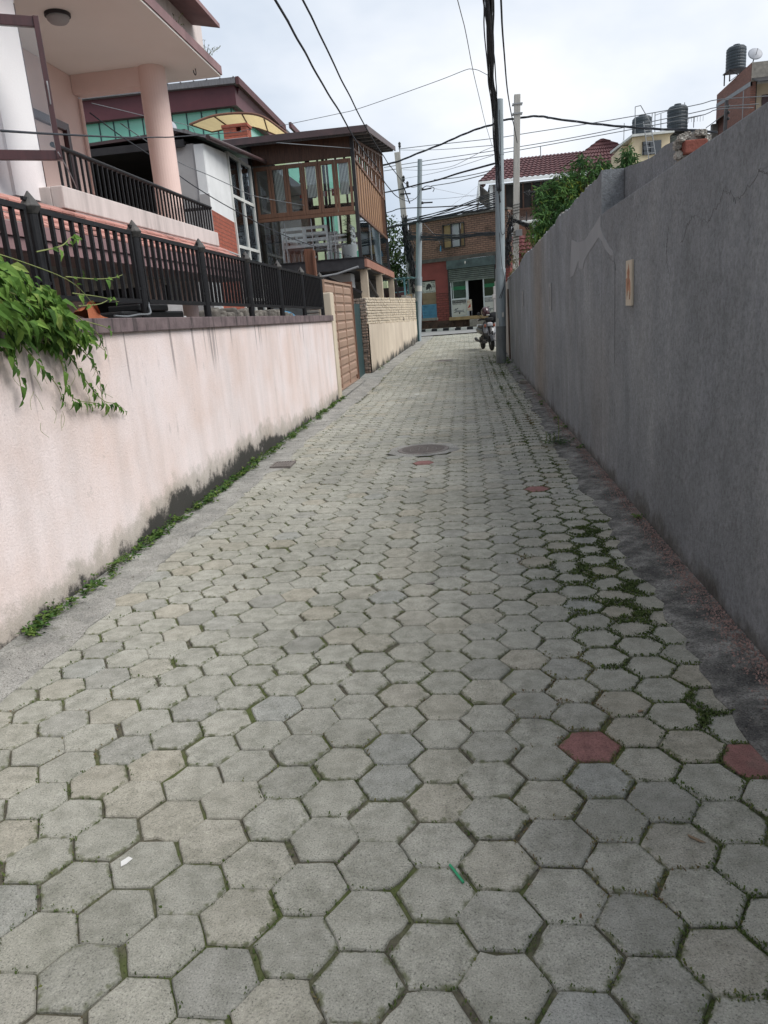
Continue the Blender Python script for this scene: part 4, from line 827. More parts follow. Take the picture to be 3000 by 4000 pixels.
# ------------------------------------------------------------------ lean-to and white building with brick base
t = thing('lean_to', 'dark open lean-to with a sheet roof behind the balcony', 'shed', (-6.6, 17, 0))
m = MB(); m.prism([(-9.2, 15.9, 5.30), (-5.40, 15.9, 5.42), (-5.40, 15.9, 5.48), (-9.2, 15.9, 5.36)], (0, 4.5, .35)); m.build('roof_sheet', 'roof_brown', t)
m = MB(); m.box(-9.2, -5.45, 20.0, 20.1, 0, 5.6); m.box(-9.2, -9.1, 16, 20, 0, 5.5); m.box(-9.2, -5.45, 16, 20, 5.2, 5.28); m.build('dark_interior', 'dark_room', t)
m = MB(); m.box(-6.9, -6.0, 17.6, 17.7, 0, 4.1); m.build('partition', 'grey_room', t)
m = MB(); m.box(-9.2, -5.46, 15.88, 15.96, 3.35, 3.62); m.box(-9.2, -5.46, 15.9, 15.95, 5.16, 5.30); m.build('beam', 'dark_metal', t); m = MB(); m.box(-7.3, -6.2, 16.4, 16.45, 2.6, 4.05); m.build('blue_panel', 'grey_shade_wall', t)
m = MB(); m.box(-6.2, -5.5, 16.2, 16.6, 2.9, 3.9); m.build('white_box', 'white_paint', t)
t = thing('white_building', 'narrow white building with red brick base and tall white framed window', 'building', (-5.4, 18, 0)); wb = t
A, B = V(-5.09, 16.0, 0), V(-5.30, 18.28, 0)
def wpoly(p, q, z0, z1, th=-.2, zq=None):
    n_ = V(q.y - p.y, -(q.x - p.x), 0).normalized(); return [p + up * z0, q + up * z0, q + up * (zq or z1), p + up * z1], n_ * th
m = MB(); m.prism(*wpoly(A, B, 3.95, 5.20, zq=5.46)); m.build('white_panel', 'white_paint', t)
m = MB(); m.prism(*wpoly(A, B, 0, 3.948)); m.build('brick_base', 'red_brick', t)
m = MB(); m.box(-5.88, -5.295, 16.0, 16.15, 0, 5.22); m.build('side_wall', 'grey_shade_wall', t)
m = MB(); m.box(-5.292, -5.10, 15.97, 16.02, 0, 5.18); m.build('corner_trim', 'white_paint', t)
m = MB(); m.box(-5.30, -5.08, 15.95, 15.968, 2.9, 4.25); m.build('low_ledge', 'grey_shade_wall', t)
m = MB(); m.prism([(-5.75, 15.85, 5.50), (-4.95, 15.85, 5.26), (-4.95, 20.5, 5.62), (-5.75, 20.5, 5.86)], (0, 0, .05)); m.build('roof_sheet', 'roof_steel', t)
m = MB(); m.tube([(-4.93, 15.85, 5.27), (-4.93, 20.5, 5.62)], .05, 10); m.build('gutter_pipe', 'roof_brown', t)
m = MB(); m.bar((-5.06, 16.0, 3.2), (-5.26, 18.2, 3.2), .05, .03); m.bar((-5.06, 16.0, 3.1), (-5.26, 18.2, 3.1), .04, .03); m.build('conduit', 'grey_shade_wall', t)
wf = MB(); X = -5.30
for y in (18.30, 19.25, 20.2): wf.box(X - .03, X + .04, y - .035, y + .035, 1.2, 5.50)
for z in (5.47, 4.55, 3.42, 2.2): wf.box(X - .028, X + .038, 18.30, 20.2, z - .035, z + .035)
w_ = wf.build('tall_window', 'frame_white', t); m = MB(); m.box(X - .008, X, 18.34, 20.17, 1.25, 5.46); m.build('panes', 'dim_glass', w_)
m = MB(); m.box(-5.9, X - .05, 18.3, 18.4, 0, 5.5); m.build('inner_wall', 'dark_room', t)

# ------------------------------------------------------------------ timber cafe on steel posts
t = thing('timber_cafe', 'raised timber and glass cafe pavilion with brown sheet roof', 'cafe', (-4, 24, 0)); cafe = t
X0, X1, Y0, Y1, ZF = -5.36, -2.66, 20.6, 28.4, 3.10
def rz(y): return 6.02 + (y - 20.0) * .135
m = MB(); m.prism([(-6.35, 20.0, rz(20.0) + .0), (-2.20, 20.0, rz(20.0)), (-2.20, 28.9, rz(28.9)), (-6.35, 28.9, rz(28.9))], (0, 0, .035))
for k in range(15): x = -6.3 + k * .29; m.bar((x, 20.0, rz(20.0) + .045), (x, 28.9, rz(28.9) + .045), .05, .03)
m.build('roof_sheet', 'roof_brown', t)
m = MB(); m.box(-6.35, -2.20, 19.965, 19.998, rz(20) - .05, rz(20) + .10); m.bar((-2.185, 19.97, rz(20.0) + .03), (-2.185, 28.9, rz(28.9) + .03), .03, .15); m.build('fascia', 'roof_brown', t)
m = MB()
for k in range(8): y = 20.3 + k * 1.15; m.bar((-6.3, y, rz(y) - .04), (-2.22, y, rz(y) - .04), .06, .07)
m.build('purlins', 'roof_steel', t)
m = MB(); m.box(-6.3, X1 + .10, Y0 - .12, Y1, ZF - .30, ZF - .02); m.build('floor_beam', 'cafe_floor_steel', t)
m = MB(); m.box(X1 + .102, X1 + .17, Y0 - .1, Y1 + .1, ZF - .26, ZF - .06); m.build('side_beam', 'beam_orange', t)
m = MB(); m.box(-6.3, X1 + .14, Y0 - .15, Y1, ZF - .018, ZF); m.build('floor_edge', 'dark_metal', t)
for x, y in ((X1, Y0), (X0, Y0), (X1, Y1), (X0, Y1)): m = MB(); m.box(x - .045, x + .045, y - .045, y + .045, ZF, rz(y) - .08); m.build('corner_post', 'dark_metal', t)
m = MB(); m.box(X0 + .05, X1 - .05, Y0 - .02, Y0 + .02, 5.56, rz(20.6) - .06); m.build('frieze', 'wood_dark', t)
m = MB()
for k in range(5): x = X0 + .1 + k * .62; m.box(x, x + .03, Y0 - .035, Y0 - .02, 5.58, 5.98)
m.build('frieze_battens', 'wood_dark', t)
# six folding window leaves
n = 6; wd = (X1 - X0 - .12) / n
for k in range(n):
    xa = X0 + .06 + k * wd + .004; xb = xa + wd - .008; za, zb_ = 4.26, 5.52; fr = .068
    m = MB(); m.box(xa, xa + fr, Y0 - .05, Y0, za, zb_); m.box(xb - fr, xb, Y0 - .05, Y0, za, zb_); m.box(xa + fr, xb - fr, Y0 - .05, Y0, za, za + .11); m.box(xa + fr, xb - fr, Y0 - .05, Y0, zb_ - .10, zb_)
    o = m.build('window_leaf', 'wood_orange', t, bevel=.006); m = MB(); m.box(xa + fr, xb - fr, Y0 - .028, Y0 - .020, za + .11, zb_ - .10)
    m.build('pane', 'clear_glass', o)
    if k in (1, 3, 5): m = MB(); m.box(xa + fr + .02, xb - fr - .02, Y0 + .03, Y0 + .036, za + .42, zb_ - .06); lab(m.build('fluted_screen', 'fluted_glass', t), 'ribbed pale screen behind the window')
m = MB(); m.box(X0 + .05, X1 - .05, Y0 - .055, Y0 + .02, 4.17, 4.255); m.build('window_rail', 'wood_orange', t)
m = MB(); m.box(X0 + .05, X1 - .05, Y0 - .02, Y0 - .012, ZF, 4.165); m.build('lower_glass', 'clear_glass', t)
m = MB()
for x in (-4.62, -3.9, -3.3): m.box(x - .012, x + .012, Y0 - .022, Y0 - .008, ZF, 4.165)
m.build('glass_mullions', 'dim_metal' if 'dim_metal' in MATS else 'galv', t)
# side towards the lane: battens, lattice windows, glass below
m = MB(); k = 0; y = Y0 + .14
while y < Y1 - 1.3:
    m.box(X1 - .012, X1 + .004, y, y + .30, 4.27, 5.5); y += .56
m.build('side_battens', 'wood_batten', t)
m = MB(); m.box(X1 - .02, X1 - .01, Y0 + .05, Y1 - 1.3, 4.2, 5.5); m.build('batten_backing', 'wood_dark', t)
m = MB(); m.box(X1 - .02, X1 + .035, Y0 + .05, Y1 - .05, 4.19, 4.265); m.box(X1 - .02, X1 + .035, Y0 + .05, Y1 - .05, 5.50, 5.57); m.bar((X1 + .01, Y0 + .05, 5.98), (X1 + .01, Y1 - .05, 6.95), .05, .06); m.bar((X1 + .01, Y0 + .05, 5.75), (X1 + .01, Y1 - .05, 6.2), .05, .05)
y = Y0 + .5; k = 0
while y < Y1: m.bar((X1 + .01, y, 5.56), (X1 + .01, y, rz(y) - .1), .05, .06, up=(0, 1, 0)); y += .56; k += 1
for y in (Y1 - 1.3, Y1 - .9, Y1 - .45): m.bar((X1 + .01, y, 4.2), (X1 + .01, y, 5.56), .05, .06, up=(0, 1, 0))
m.build('lattice_frame', 'wood_orange', t)
m = MB()
for k in range(13):
    y = Y0 + .53 + k * .56; a_, b2 = y + .06, y + .46
    pass
    if k % 2 == 0: m.prism([(X1 - .012, a_, 5.82 + (a_ - Y0) * .055), (X1 - .012, b2, 5.82 + (b2 - Y0) * .055), (X1 - .012, b2, rz(b2) - .12), (X1 - .012, a_, rz(a_) - .12)], (.008, 0, 0))
m.build('lattice_boards', 'wood_dark', t); m = MB()
for k in range(13):
    y = Y0 + .53 + k * .56; a_, b2 = y + .06, y + .46
    if k % 2: m.prism([(X1 - .012, a_, 5.82 + (a_ - Y0) * .055), (X1 - .012, b2, 5.82 + (b2 - Y0) * .055), (X1 - .012, b2, rz(b2) - .12), (X1 - .012, a_, rz(a_) - .12)], (.008, 0, 0))
    else: m.box(X1 - .012, X1 - .004, a_, b2, 5.57, 5.72 + (a_ - Y0) * .05)
m.build('pale_lattice_panes', 'white_paint', t)
m = MB(); m.box(X1 - .004, X1 + .004, Y0 + .05, Y1 - .05, ZF, 4.185); m.build('side_glass', 'clear_glass', t)
m = MB()
for y in (23.2, 25.8): m.bar((X1 + .006, y, ZF), (X1 + .006, y, 4.19), .02, .02, up=(0, 1, 0))
m.build('side_mullions', 'galv', t)
# back wall of glass panes between dark studs, interior
m = MB()
for k in range(9): x = X0 + .05 + k * .325; m.box(x, x + .07, Y1 - .04, Y1 + .02, ZF, rz(Y1) - .1)
m.box(X0, X1, Y1 - .03, Y1 + .01, 4.05, 4.2); m.box(X0, X1, Y1 - .03, Y1 + .01, 5.45, 5.55); m.build('back_studs', 'wood_dark', t)
m = MB(); m.box(X0 - .05, X0 - .02, Y0 + .1, Y1, ZF, rz(Y0)); m.build('inner_side_wall', 'wood_dark', t)
m = MB(); m.box(X0 + .1, X1 - .1, 24.2, 24.28, 4.86, 4.92); m.box(-4.1, -4.02, 24.2, 24.28, ZF, 6.3); m.build('inner_bar', 'dark_metal', t)
m = MB(); m.box(X0 + .05, X1 - .1, 24.5, 25.3, 4.05, 4.13); m.box(X0 + .05, -4.9, 21.0, 21.3, 3.7, 3.9); m.build('counter', 'wood_dark', t)
for x, y in ((-2.64, 20.85), (-2.6, 24.2), (-2.6, 28.2)): m = MB(); m.box(x - .1, x + .1, y - .09, y + .09, 0, ZF - .3); m.box(x - .19, x + .19, y - .1, y + .1, ZF - .32, ZF - .301); m.build('post', 'tan_post', t, bevel=.01)
for a_, b_ in (((-3.9, 20.75, 2.78), (-2.72, 20.75, 2.2)), ((-2.6, 21.0, 2.6), (-2.6, 23.9, 2.0)), ((-2.6, 24.4, 2.75), (-2.6, 26.0, 1.6)), ((-2.25, 28.3, 1.3), (-2.45, 28.3, ZF - .3))): m = MB(); m.bar(a_, b_, .065, .065); m.build('brace', 'dark_metal', t)
m = MB(); m.tube([(-4.3, 20.3, 2.62), (-3.3, 20.3, 2.70), (-2.7, 20.3, 2.84)], .03, 8); m.build('stay_pipe', 'galv', t)
m = MB(); m.box(-6.3, -2.9, 27.9, 28.0, .0, 2.8); m.build('under_wall', 'grey_room', t); m = MB(); m.box(-4.9, -3.1, 21.6, 22.3, 2.35, 2.78); m.build('duct', 'white_paint', t, bevel=.04)

# benches, potted plants, lamps and bunting inside
def bench(loc, rzz, wdt, label):
    t = thing('slat_bench', label, 'bench', loc, 'white slatted benches in the cafe'); Rm = Matrix.Rotation(rzz, 3, 'Z'); L = Vector(loc)
    def place(m): m.local(lambda p: L + Rm @ p); return m
    h = wdt / 2
    for x in (-h, h): m = MB(); m.bar((x, 0, 0), (x, 0, .90), .055, .045, up=(0, 1, 0)); place(m).build('leg', 'bench_white', t)
    for x in (-h, h): m = MB(); m.bar((x, .52, 0), (x, .52, .62), .055, .045, up=(0, 1, 0)); place(m).build('leg', 'bench_white', t)
    m = MB()
    for z in (.42, .57, .72, .87): m.box(-h - .02, h + .02, -.015, .015, z - .038, z + .038)
    m.box(-.05, .05, -.018, .018, .42, .87); place(m).build('backrest', 'bench_white', t)
    m = MB()
    for k in range(5): m.box(-h, h, .03 + k * .1, .11 + k * .1, .39, .42)
    place(m).build('seat', 'bench_white', t)
    for x in (-h, h): m = MB(); m.box(x - .02, x + .02, .02, .55, .60, .65); m.box(x - .015, x + .015, .02, .55, .47, .51); place(m).build('armrest', 'bench_white', t)
bench((-4.16, 20.85, ZF), 0, 1.22, 'white slatted bench seen from behind at the cafe front')
bench((-2.98, 21.55, ZF), PI / 2, 1.1, 'white slatted bench side-on in the cafe corner behind the potted plant')
bench((-4.95, 22.1, ZF), -PI / 2, 1.1, 'white slatted bench deep inside the cafe at its left end')
bench((-4.16, 22.6, ZF), PI, 1.2, 'white slatted bench facing the street deeper in the cafe')
t = thing('potted_plant', 'spiky plant in a white tapered pot in the cafe corner', 'potted plant', (-2.99, 20.95, ZF))
m = MB(); m.lathe([(.15, 0), (.165, .02), (.225, .33), (.225, .35), (.205, .35), (.19, .30), (.01, .30)], (-2.99, 20.95, ZF), 24); m.build('pot', 'pot_white', t, smooth=False)
m = MB(); m.tube([(-2.99, 20.95, ZF + .3), (-2.98, 20.95, ZF + .7), (-2.97, 20.95, ZF + 1.15)], [.06, .05, .02], 8); m.build('trunk', 'bark', t)
m = MB(); tn = []
for k in range(190):
    f = random.random(); a = random.uniform(0, 6.28); p = V(-2.98, 20.95, ZF + .36 + .75 * f ** 1.6); putleaf(m, tn, leafquad(.26 - .1 * f, .022), p, V(math.cos(a), math.sin(a), random.uniform(-.1, .8)), V(0, 0, 1), random.uniform(.6, 1.1), random.gauss(.5, .2))
m.build('leaves', 'leaf_dark', t, attrs=dict(tint=tn))
t = thing('flag_bunting', 'string of small national flags hung inside the cafe windows', 'bunting', (-4, 20.9, 4.8)); P = smoothcurve([(-5.2, 20.9, 4.86), (-4.5, 20.9, 4.80), (-3.8, 20.9, 4.84), (-3.3, 20.9, 4.86), (-2.8, 20.9, 4.92)], 6)
m = MB(); m.tube(P, .006, 5); m.build('string', 'cable_black', t)
def flag(x, z, fn):
    m = MB(); fn(m, x, z); o = m.build('flag', ['paper_white', 'ink_red', 'ink_black', 'blue_wood', 'kerb_flag'], t); return o
MATS['kerb_flag'] = simple('flag_gold', (0.6, 0.4, 0.06))
Yf = 20.9
def F_japan(m, x, z): m.box(x, x + .17, Yf, Yf + .003, z - .13, z); m.lathe([(.037, -.003), (.037, 0)], (x + .085, Yf - .0005, z - .065), 14, 1, 'Y')
def F_swiss(m, x, z): m.box(x, x + .15, Yf, Yf + .003, z - .17, z, mi=1); m.box(x + .063, x + .087, Yf - .004, Yf - .001, z - .135, z - .035); m.box(x + .032, x + .062, Yf - .004, Yf - .001, z - .097, z - .073); m.box(x + .088, x + .118, Yf - .004, Yf - .001, z - .097, z - .073)
def F_three(a, b, c, vert):
    def f(m, x, z):
        for k, q in enumerate((a, b, c)):
            if vert: m.box(x + .056 * k, x + .056 * (k + 1), Yf, Yf + .003, z - .13, z, mi=q)
            else: m.box(x, x + .17, Yf, Yf + .003, z - .043 * (k + 1), z - .043 * k, mi=q)
    return f
flag(-5.1, 4.84, F_japan); flag(-4.62, 4.81, F_three(2, 1, 4, False)); flag(-4.2, 4.81, F_three(1, 1, 3, False)); flag(-3.92, 4.83, F_three(3, 0, 1, True)); flag(-3.62, 4.85, F_three(1, 0, 1, True)); flag(-3.33, 4.88, F_swiss); flag(-2.85, 4.9, F_three(3, 3, 1, False))
for x, z, lb in ((-4.9, 5.28, 'small hanging bulb lamp behind the second cafe window from the left'), (-4.18, 5.2, 'small hanging bulb lamp behind the third cafe window from the left'), (-3.7, 5.12, 'small hanging bulb lamp behind the fourth cafe window from the left'), (-3.22, 5.06, 'larger round bulb lamp above the red cross flag')):
    t = thing('pendant_lamp', lb, 'lamp', (x, 21.1, z), 'bulb lamps hanging in the cafe'); m = MB(); m.tube([(x, 21.1, z + .6), (x, 21.1, z + .08)], .006, 5); m.build('cord', 'cable_black', t); m = MB(); m.lathe([(.012, .08), (.022, .05), (.022, .02), (.04, -.02), (.03, -.06), (.003, -.075)], (x, 21.1, z), 12); m.build('bulb', 'dark_metal' if z > 5.1 else 'dish_grey', t, smooth=True)

# ------------------------------------------------------------------ green glass building, canopy, chimney, buildings behind
t = thing('glass_building', 'green glass clad building with maroon fascia and steel roof', 'building', (-12, 35, 0))
m = MB(); m.box(-22, -8.25, 30, 46, 0, 8.35); m.build('wall', 'teal_window_wall', t); m = MB(); m.box(-22, -8.25, 29.98, 46, 8.352, 9.44); m.build('glass_band', 'green_glass', t)
m = MB()
for k in range(22): x = -8.3 - k * .58; m.box(x - .02, x + .02, 29.955, 29.979, 8.36, 9.43)
m.build('glazing_bars', 'green_steel', t)
m = MB(); m.box(-22, -8.0, 29.7, 46, 9.442, 10.22); m.build('fascia', 'maroon_fascia', t)
m = MB(); m.prism([(-22, 29.5, 10.26), (-7.9, 29.5, 10.12), (-7.9, 29.5, 10.32), (-22, 29.5, 10.46)], (0, 17, .0))
for k in range(28): x = -7.95 - k * .5; m.bar((x, 29.48, 10.33 - (x + 7.9) * .01), (x, 46.4, 10.36 - (x + 7.9) * .01), .04, .03)
m.build('roof', 'roof_steel', t)
m = MB(); m.bar((-7.82, 29.5, 10.2), (-7.82, 37, 10.2), .12, .26); m.bar((-7.6, 37.2, 10.35), (-7.6, 46, 10.35), .12, .24); m.build('eave_trim', 'roof_red', t)
m = MB(); m.prism([(-8.2, 30.0, 9.4), (-7.9, 30.0, 10.1), (-8.2, 30.0, 10.1)], (0, 16, 0)); m.build('soffit', 'maroon_fascia', t)
t = thing('roof_canopy', 'cream fan shaped canopy on a brown steel frame above the cafe roof', 'canopy', (-6.5, 24, 7)); pts = [(-7.98, 24, 7.56), (-7.3, 24.3, 7.80), (-6.5, 24.6, 7.86), (-5.8, 24.5, 7.66), (-5.05, 24.3, 7.06)]; ctr = V(-6.55, 25.6, 6.95)
fr = [V(*p) for p in smoothcurve(pts, 4)]; low = [V(-7.7, 25.2, 7.58), V(-6.6, 25.7, 7.74), V(-5.3, 25.3, 7.16)]; bl_ = [p for p in smoothcurve(low, 8)]
m = MB(); n = len(fr); bb = [bl_[min(len(bl_) - 1, int(i * (len(bl_) - 1) / (n - 1)))] for i in range(n)]
m.add([p for p in fr] + [p for p in bb] + [p + V(0, 0, .02) for p in fr] + [p + V(0, 0, .02) for p in bb], [(i, i + 1, n + i + 1, n + i) for i in range(n - 1)] + [(2 * n + i, 3 * n + i, 3 * n + i + 1, 2 * n + i + 1) for i in range(n - 1)]); m.build('canopy_sheet', 'canopy_cream', t)
m = MB(); m.tube(fr, .035, 6); m.tube(bb, .03, 6)
for i in range(0, n, 4): m.tube([fr[i], bb[i]], .025, 6)
m.tube([V(-6.4, 25.6, 5.9), V(-6.4, 25.6, 7.1)], .04, 6); m.build('canopy_frame', 'brown_steel', t)
t = thing('chimney_stack', 'short red brick chimney under the cream canopy', 'chimney', (-6.3, 23.2, 6.2)); m = MB(); m.box(-6.72, -5.95, 23.0, 23.5, 5.9, 6.82); m.build('rendered_base', 'grey_shade_wall', t); m = MB()
m.box(-6.68, -5.98, 23.02, 23.48, 6.822, 7.0); m.box(-6.68, -6.30, 23.02, 23.48, 7.0, 7.12); m.box(-6.15, -5.98, 23.02, 23.48, 7.0, 7.12); m.box(-6.72, -5.95, 23.0, 23.5, 7.12, 7.20); m.build('brick_crown', 'red_brick', t)
t = thing('satellite_dish', 'grey satellite dish on the lean-to roof beside the pink column', 'dish', (-6.2, 16.6, 5.7)); m = MB(); m.lathe([(.005, .06), (.15, .05), (.26, .02), (.31, 0), (.305, -.006), (.005, .05)], (-6.15, 16.7, 5.66), 24, M=Matrix.Rotation(R(60), 3, 'X')); m.build('reflector', 'dish_grey', t, smooth=True); m = MB(); m.tube([(-6.15, 16.75, 5.4), (-6.15, 16.72, 5.66)], .02, 6); m.build('mast', 'galv', t)
t = thing('apartment_house', 'pale lime green house seen through the cafe glass', 'house', (-5, 34, 0)); m = MB(); m.box(-9.0, -3.32, 34, 34.6, 0, 8.6); m.build('wall', 'lime_wall', t)
for x, z in ((-7.2, 3.2), (-5.9, 3.2), (-4.6, 3.2), (-5.9, 5.0), (-4.4, 5.0), (-7.3, 6.9), (-5.6, 6.9), (-4.4, 6.9)): m = MB(); m.box(x, x + .7, 33.95, 33.99, z, z + 1.2); o = m.build('window', 'frame_white', t); m = MB(); m.box(x + .06, x + .64, 33.93, 33.949, z + .06, z + 1.14); m.build('pane', 'green_glass', o)
t = thing('low_house', 'small white house with brick corner and tiled roof behind the carport', 'house', (-9, 24, 0)); m = MB(); m.box(-15, -5.6, 24, 28, 0, 2.75); m.build('wall', 'white_paint', t); m = MB(); m.box(-8.6, -7.6, 23.95, 23.99, 0, 2.6); m.build('brick_panel', 'front_brick', t); m = MB(); m.prism([(-15, 23.6, 2.8), (-5.4, 23.6, 2.8), (-5.4, 26, 3.4), (-15, 26, 3.4)], (0, 0, .06)); m.build('roof', 'roof_red', t)
for x in (-10.4, -12.2, -7.0): m = MB(); m.box(x, x + .9, 23.93, 23.99, 1.0, 2.2); m.build('window', 'dark_glass', t)

# ------------------------------------------------------------------ sheet gate, brick pier, cream wall
t = thing('sheet_gate', 'closed tan sheet metal gate of rectangular pressed panels', 'gate', (-2.75, 16.9, 0)); GX = -2.74; gy0, gy1 = 15.06, 18.72
m = MB(); m.box(GX - .03, GX, gy0, gy1, .10, 2.30); m.build('sheet', 'gate_tan', t)
m = MB(); nc, nr = 3, 11
for i in range(nc):
    for j in range(nr):
        ya, yb = gy0 + .05 + i * (gy1 - gy0 - .08) / nc, gy0 + .05 + (i + 1) * (gy1 - gy0 - .08) / nc - .06; za, zb = .17 + j * .192, .17 + j * .192 + .165
        a = [(GX + .001, ya, za), (GX + .001, yb, za), (GX + .001, yb, zb), (GX + .001, ya, zb)]; q = .025; b_ = [(GX + .022, ya + q, za + q), (GX + .022, yb - q, za + q), (GX + .022, yb - q, zb - q), (GX + .022, ya + q, zb - q)]
        m.add(a + b_, [(0, 1, 5, 4), (1, 2, 6, 5), (2, 3, 7, 6), (3, 0, 4, 7), (4, 5, 6, 7)])
m.build('pressed_panels', 'gate_tan', t)
m = MB(); m.box(GX - .04, GX + .03, gy0, gy1, 2.30, 2.345); m.box(GX - .04, GX + .03, gy0, gy1, .06, .10)
for i in range(nc + 1): y = gy0 + .02 + i * (gy1 - gy0 - .06) / nc; m.box(GX - .002, GX + .028, y - .02, y + .02, .10, 2.30)
m.build('gate_frame', 'gate_tan', t)
m = MB(); m.box(-2.80, -2.70, 18.76, 18.86, 0, 2.42); m.box(-3.05, -2.80, 18.78, 18.84, 2.36, 2.42); m.build('jamb', 'brown_steel', t)
m = MB(); m.box(-2.80, -2.73, 19.0, 20.1, .05, 1.9); m.build('green_leaf', 'green_steel', t)
m = MB(); m.tube([(-2.72, 18.7, 2.3), (-2.70, 18.8, 2.1), (-2.71, 18.75, 1.9)], .01, 5); m.tube([(-2.68, 18.3, .12), (-2.68, 18.3, .22)], .02, 8); m.build('bolt', 'brown_steel', t)
m = MB(); m.quad((-2.78, 15.06, .035), (-2.5, 15.06, .035), (-2.5, 20.15, .06), (-2.78, 20.15, .06)); kind(m.build('threshold', 'concrete'), 'structure')
t = thing('channel_post', 'tall brown channel steel post standing behind the black fence', 'post', (-3.3, 16.9, 0)); m = MB(); m.box(-3.40, -3.24, 16.95, 16.99, 0, 3.10); m.box(-3.24, -3.20, 16.90, 17.05, 0, 3.06); m.box(-3.42, -3.38, 16.90, 17.05, 0, 3.10); m.build('channel', 'brown_steel', t)
m = MB(); m.tube([(-3.19, 16.98, 2.9), (-3.185, 16.98, 2.94)], .015, 6); m.build('bolt', 'galv', t)
t = thing('cream_wall', 'cream wall of raised rough bricks over plaster beyond the gate', 'wall', (-2.6, 26, 0))
m = MB(); k = 0
for z0 in [.02 + .078 * i for i in range(26)]:
    x = -2.94
    while x < -2.60:
        w_ = random.choice((.10, .2, .21)); w_ = min(w_, -2.57 - x); m.box(x + .004, x + w_ - .006, 20.19 + random.uniform(-.022, .01), 20.4, z0 + .004, z0 + .070); x += w_
m.build('end_bricks', 'rough_brick', t, bevel=.012); m = MB(); m.box(-2.93, -2.60, 20.215, 20.42, 0, 2.04); m.build('pier_mortar', 'mortar', t)
LX = lambda y: lwall(y) + .015
m = MB(); n = 30
m.add([(LX(20.2 + 13 * i / n) - dx, 20.2 + 13 * i / n, z) for i in range(n + 1) for dx, z in ((.25, -.1), (0, -.1), (0, 1.365 - .0135 * 13 * i / n), (.25, 1.365))], [(i * 4 + j, (i + 1) * 4 + j, (i + 1) * 4 + j + 1, i * 4 + j + 1) for i in range(n) for j in range(3)]); m.build('plaster', 'cream_wall', t)
m = MB(); cols = [(random.gauss(0, 1)) for _ in range(900)]
ch = []
for r in range(10):
    y = 20.2 + (r % 2) * .1
    while y < 33.1:
        L_ = random.uniform(.15, .24); y2 = min(y + L_, 33.2); f = (y - 20.2) / 13; zb = 1.36 - .175 * f; dz = (2.055 + .10 * f - zb) / 10; za = zb + r * dz
        if r == 9 and random.random() < .12: y = y2; continue
        x = LX(y) + random.uniform(-.012, .014)
        m.box(x - .2, x, y + .006, y2 - .006, za + .006 + random.uniform(-.004, .004), za + dz - .007 + random.uniform(-.004, .006)); y = y2
m.build('raised_bricks', 'cream_plaster', t, bevel=.014)
m = MB(); m.add([(LX(20.22 + 13 * i / n) - dx, 20.22 + 13 * i / n, z + .10 * i / n) for i in range(n + 1) for dx, z in ((.03, 1.2), (.03, 2.03), (.22, 2.03), (.22, 1.2))], [(i * 4 + j, (i + 1) * 4 + j, (i + 1) * 4 + j + 1, i * 4 + j + 1) for i in range(n) for j in range(3)]); m.build('mortar_bed', 'mortar', t)
m = MB()
for k in range(16): y = 29.5 + k * .13; m.box(LX(y) - .2, LX(y) - .01, y, y + .12, 2.12, 2.16 + .07 * abs(math.sin(k * 1.7)))
for y in (30.3, 31.0): m.box(LX(y), LX(y) + .09, y, y + .12, zg(y), zg(y) + .22)
m.build('loose_bricks', 'stone', t, bevel=.015)
# teal shed and stall behind
t = thing('teal_shed', 'teal steel framed stall with corrugated roof behind the cream wall', 'stall', (-2.6, 31, 0)); m = MB()
for x, y in ((-2.32, 30.9), (-2.36, 31.6), (-2.9, 30.9), (-2.35, 33.3)): m.bar((x, y, .2), (x, y, 2.90), .06, .06, up=(0, 1, 0))
m.bar((-2.95, 30.9, 2.86), (-2.16, 30.9, 2.90), .05, .05); m.bar((-2.32, 30.9, 2.4), (-2.9, 30.9, 2.38), .03, .03); m.build('frame', 'teal_steel', t); m = MB()
m.sheet(lambda u, v: (-3.6 + 1.6 * u, 30.8 + 3 * v, 2.93 + .05 * v + .025 * math.sin(u * 60)), [k / 60 for k in range(61)], [0, 1]); m.build('roof_sheet', 'teal_steel', t)
m = MB(); m.box(-4.2, -2.5, 33.2, 33.3, .3, 2.2); m.build('back_wall', 'shop_brick_red', t); m = MB(); m.prism([(-4.2, 32.6, 2.25), (-2.4, 32.6, 2.25), (-2.4, 33.5, 2.62), (-4.2, 33.5, 2.62)], (0, 0, .05)); m.build('inner_roof', 'roof_red', t)
m = MB(); m.box(-2.35, -2.12, 32.0, 32.06, 1.5, 2.3); m.build('yellow_board', 'yellow_stone', t)
tag(MB().box(-2.06, -1.98, 33.0, 33.08, .3, 2.0).build('green_post', 'green_steel'), 'dark green post between the cream wall end and the slim grey pole', 'post')

# ------------------------------------------------------------------ poles
t = thing('steel_pole', 'large stepped grey steel pole standing in front of the scooter', 'pole', (.93, 20.7, .06)); m = MB(); a, b_ = V(.93, 20.7, 0), V(1.10, 20.7, 6.52)
def lp(f): return a + (b_ - a) * f
m.tube([lp(0), lp(.385)], .134, 20); m.tube([lp(.385), lp(.70)], .119, 20); m.tube([lp(.70), lp(1)], [.108, .10], 20); m.build('shaft', 'pole_grey', t, smooth=False)
m = MB(); m.tube([lp(.38), lp(.388)], [.134, .119], 20); m.tube([lp(.695), lp(.703)], [.119, .108], 20); m.tube([lp(.805), lp(.815)], .112, 16); m.build('collars', 'pole_grey', t)
m = MB(); m.tube([lp(.0) + V(0, -.002, 0), lp(.16) + V(.0, -.002, 0)], .1365, 20); m.build('shaded_foot', 'pole_foot', t)  # darker, dirty sleeve: shade on the lower pole is put into its colour
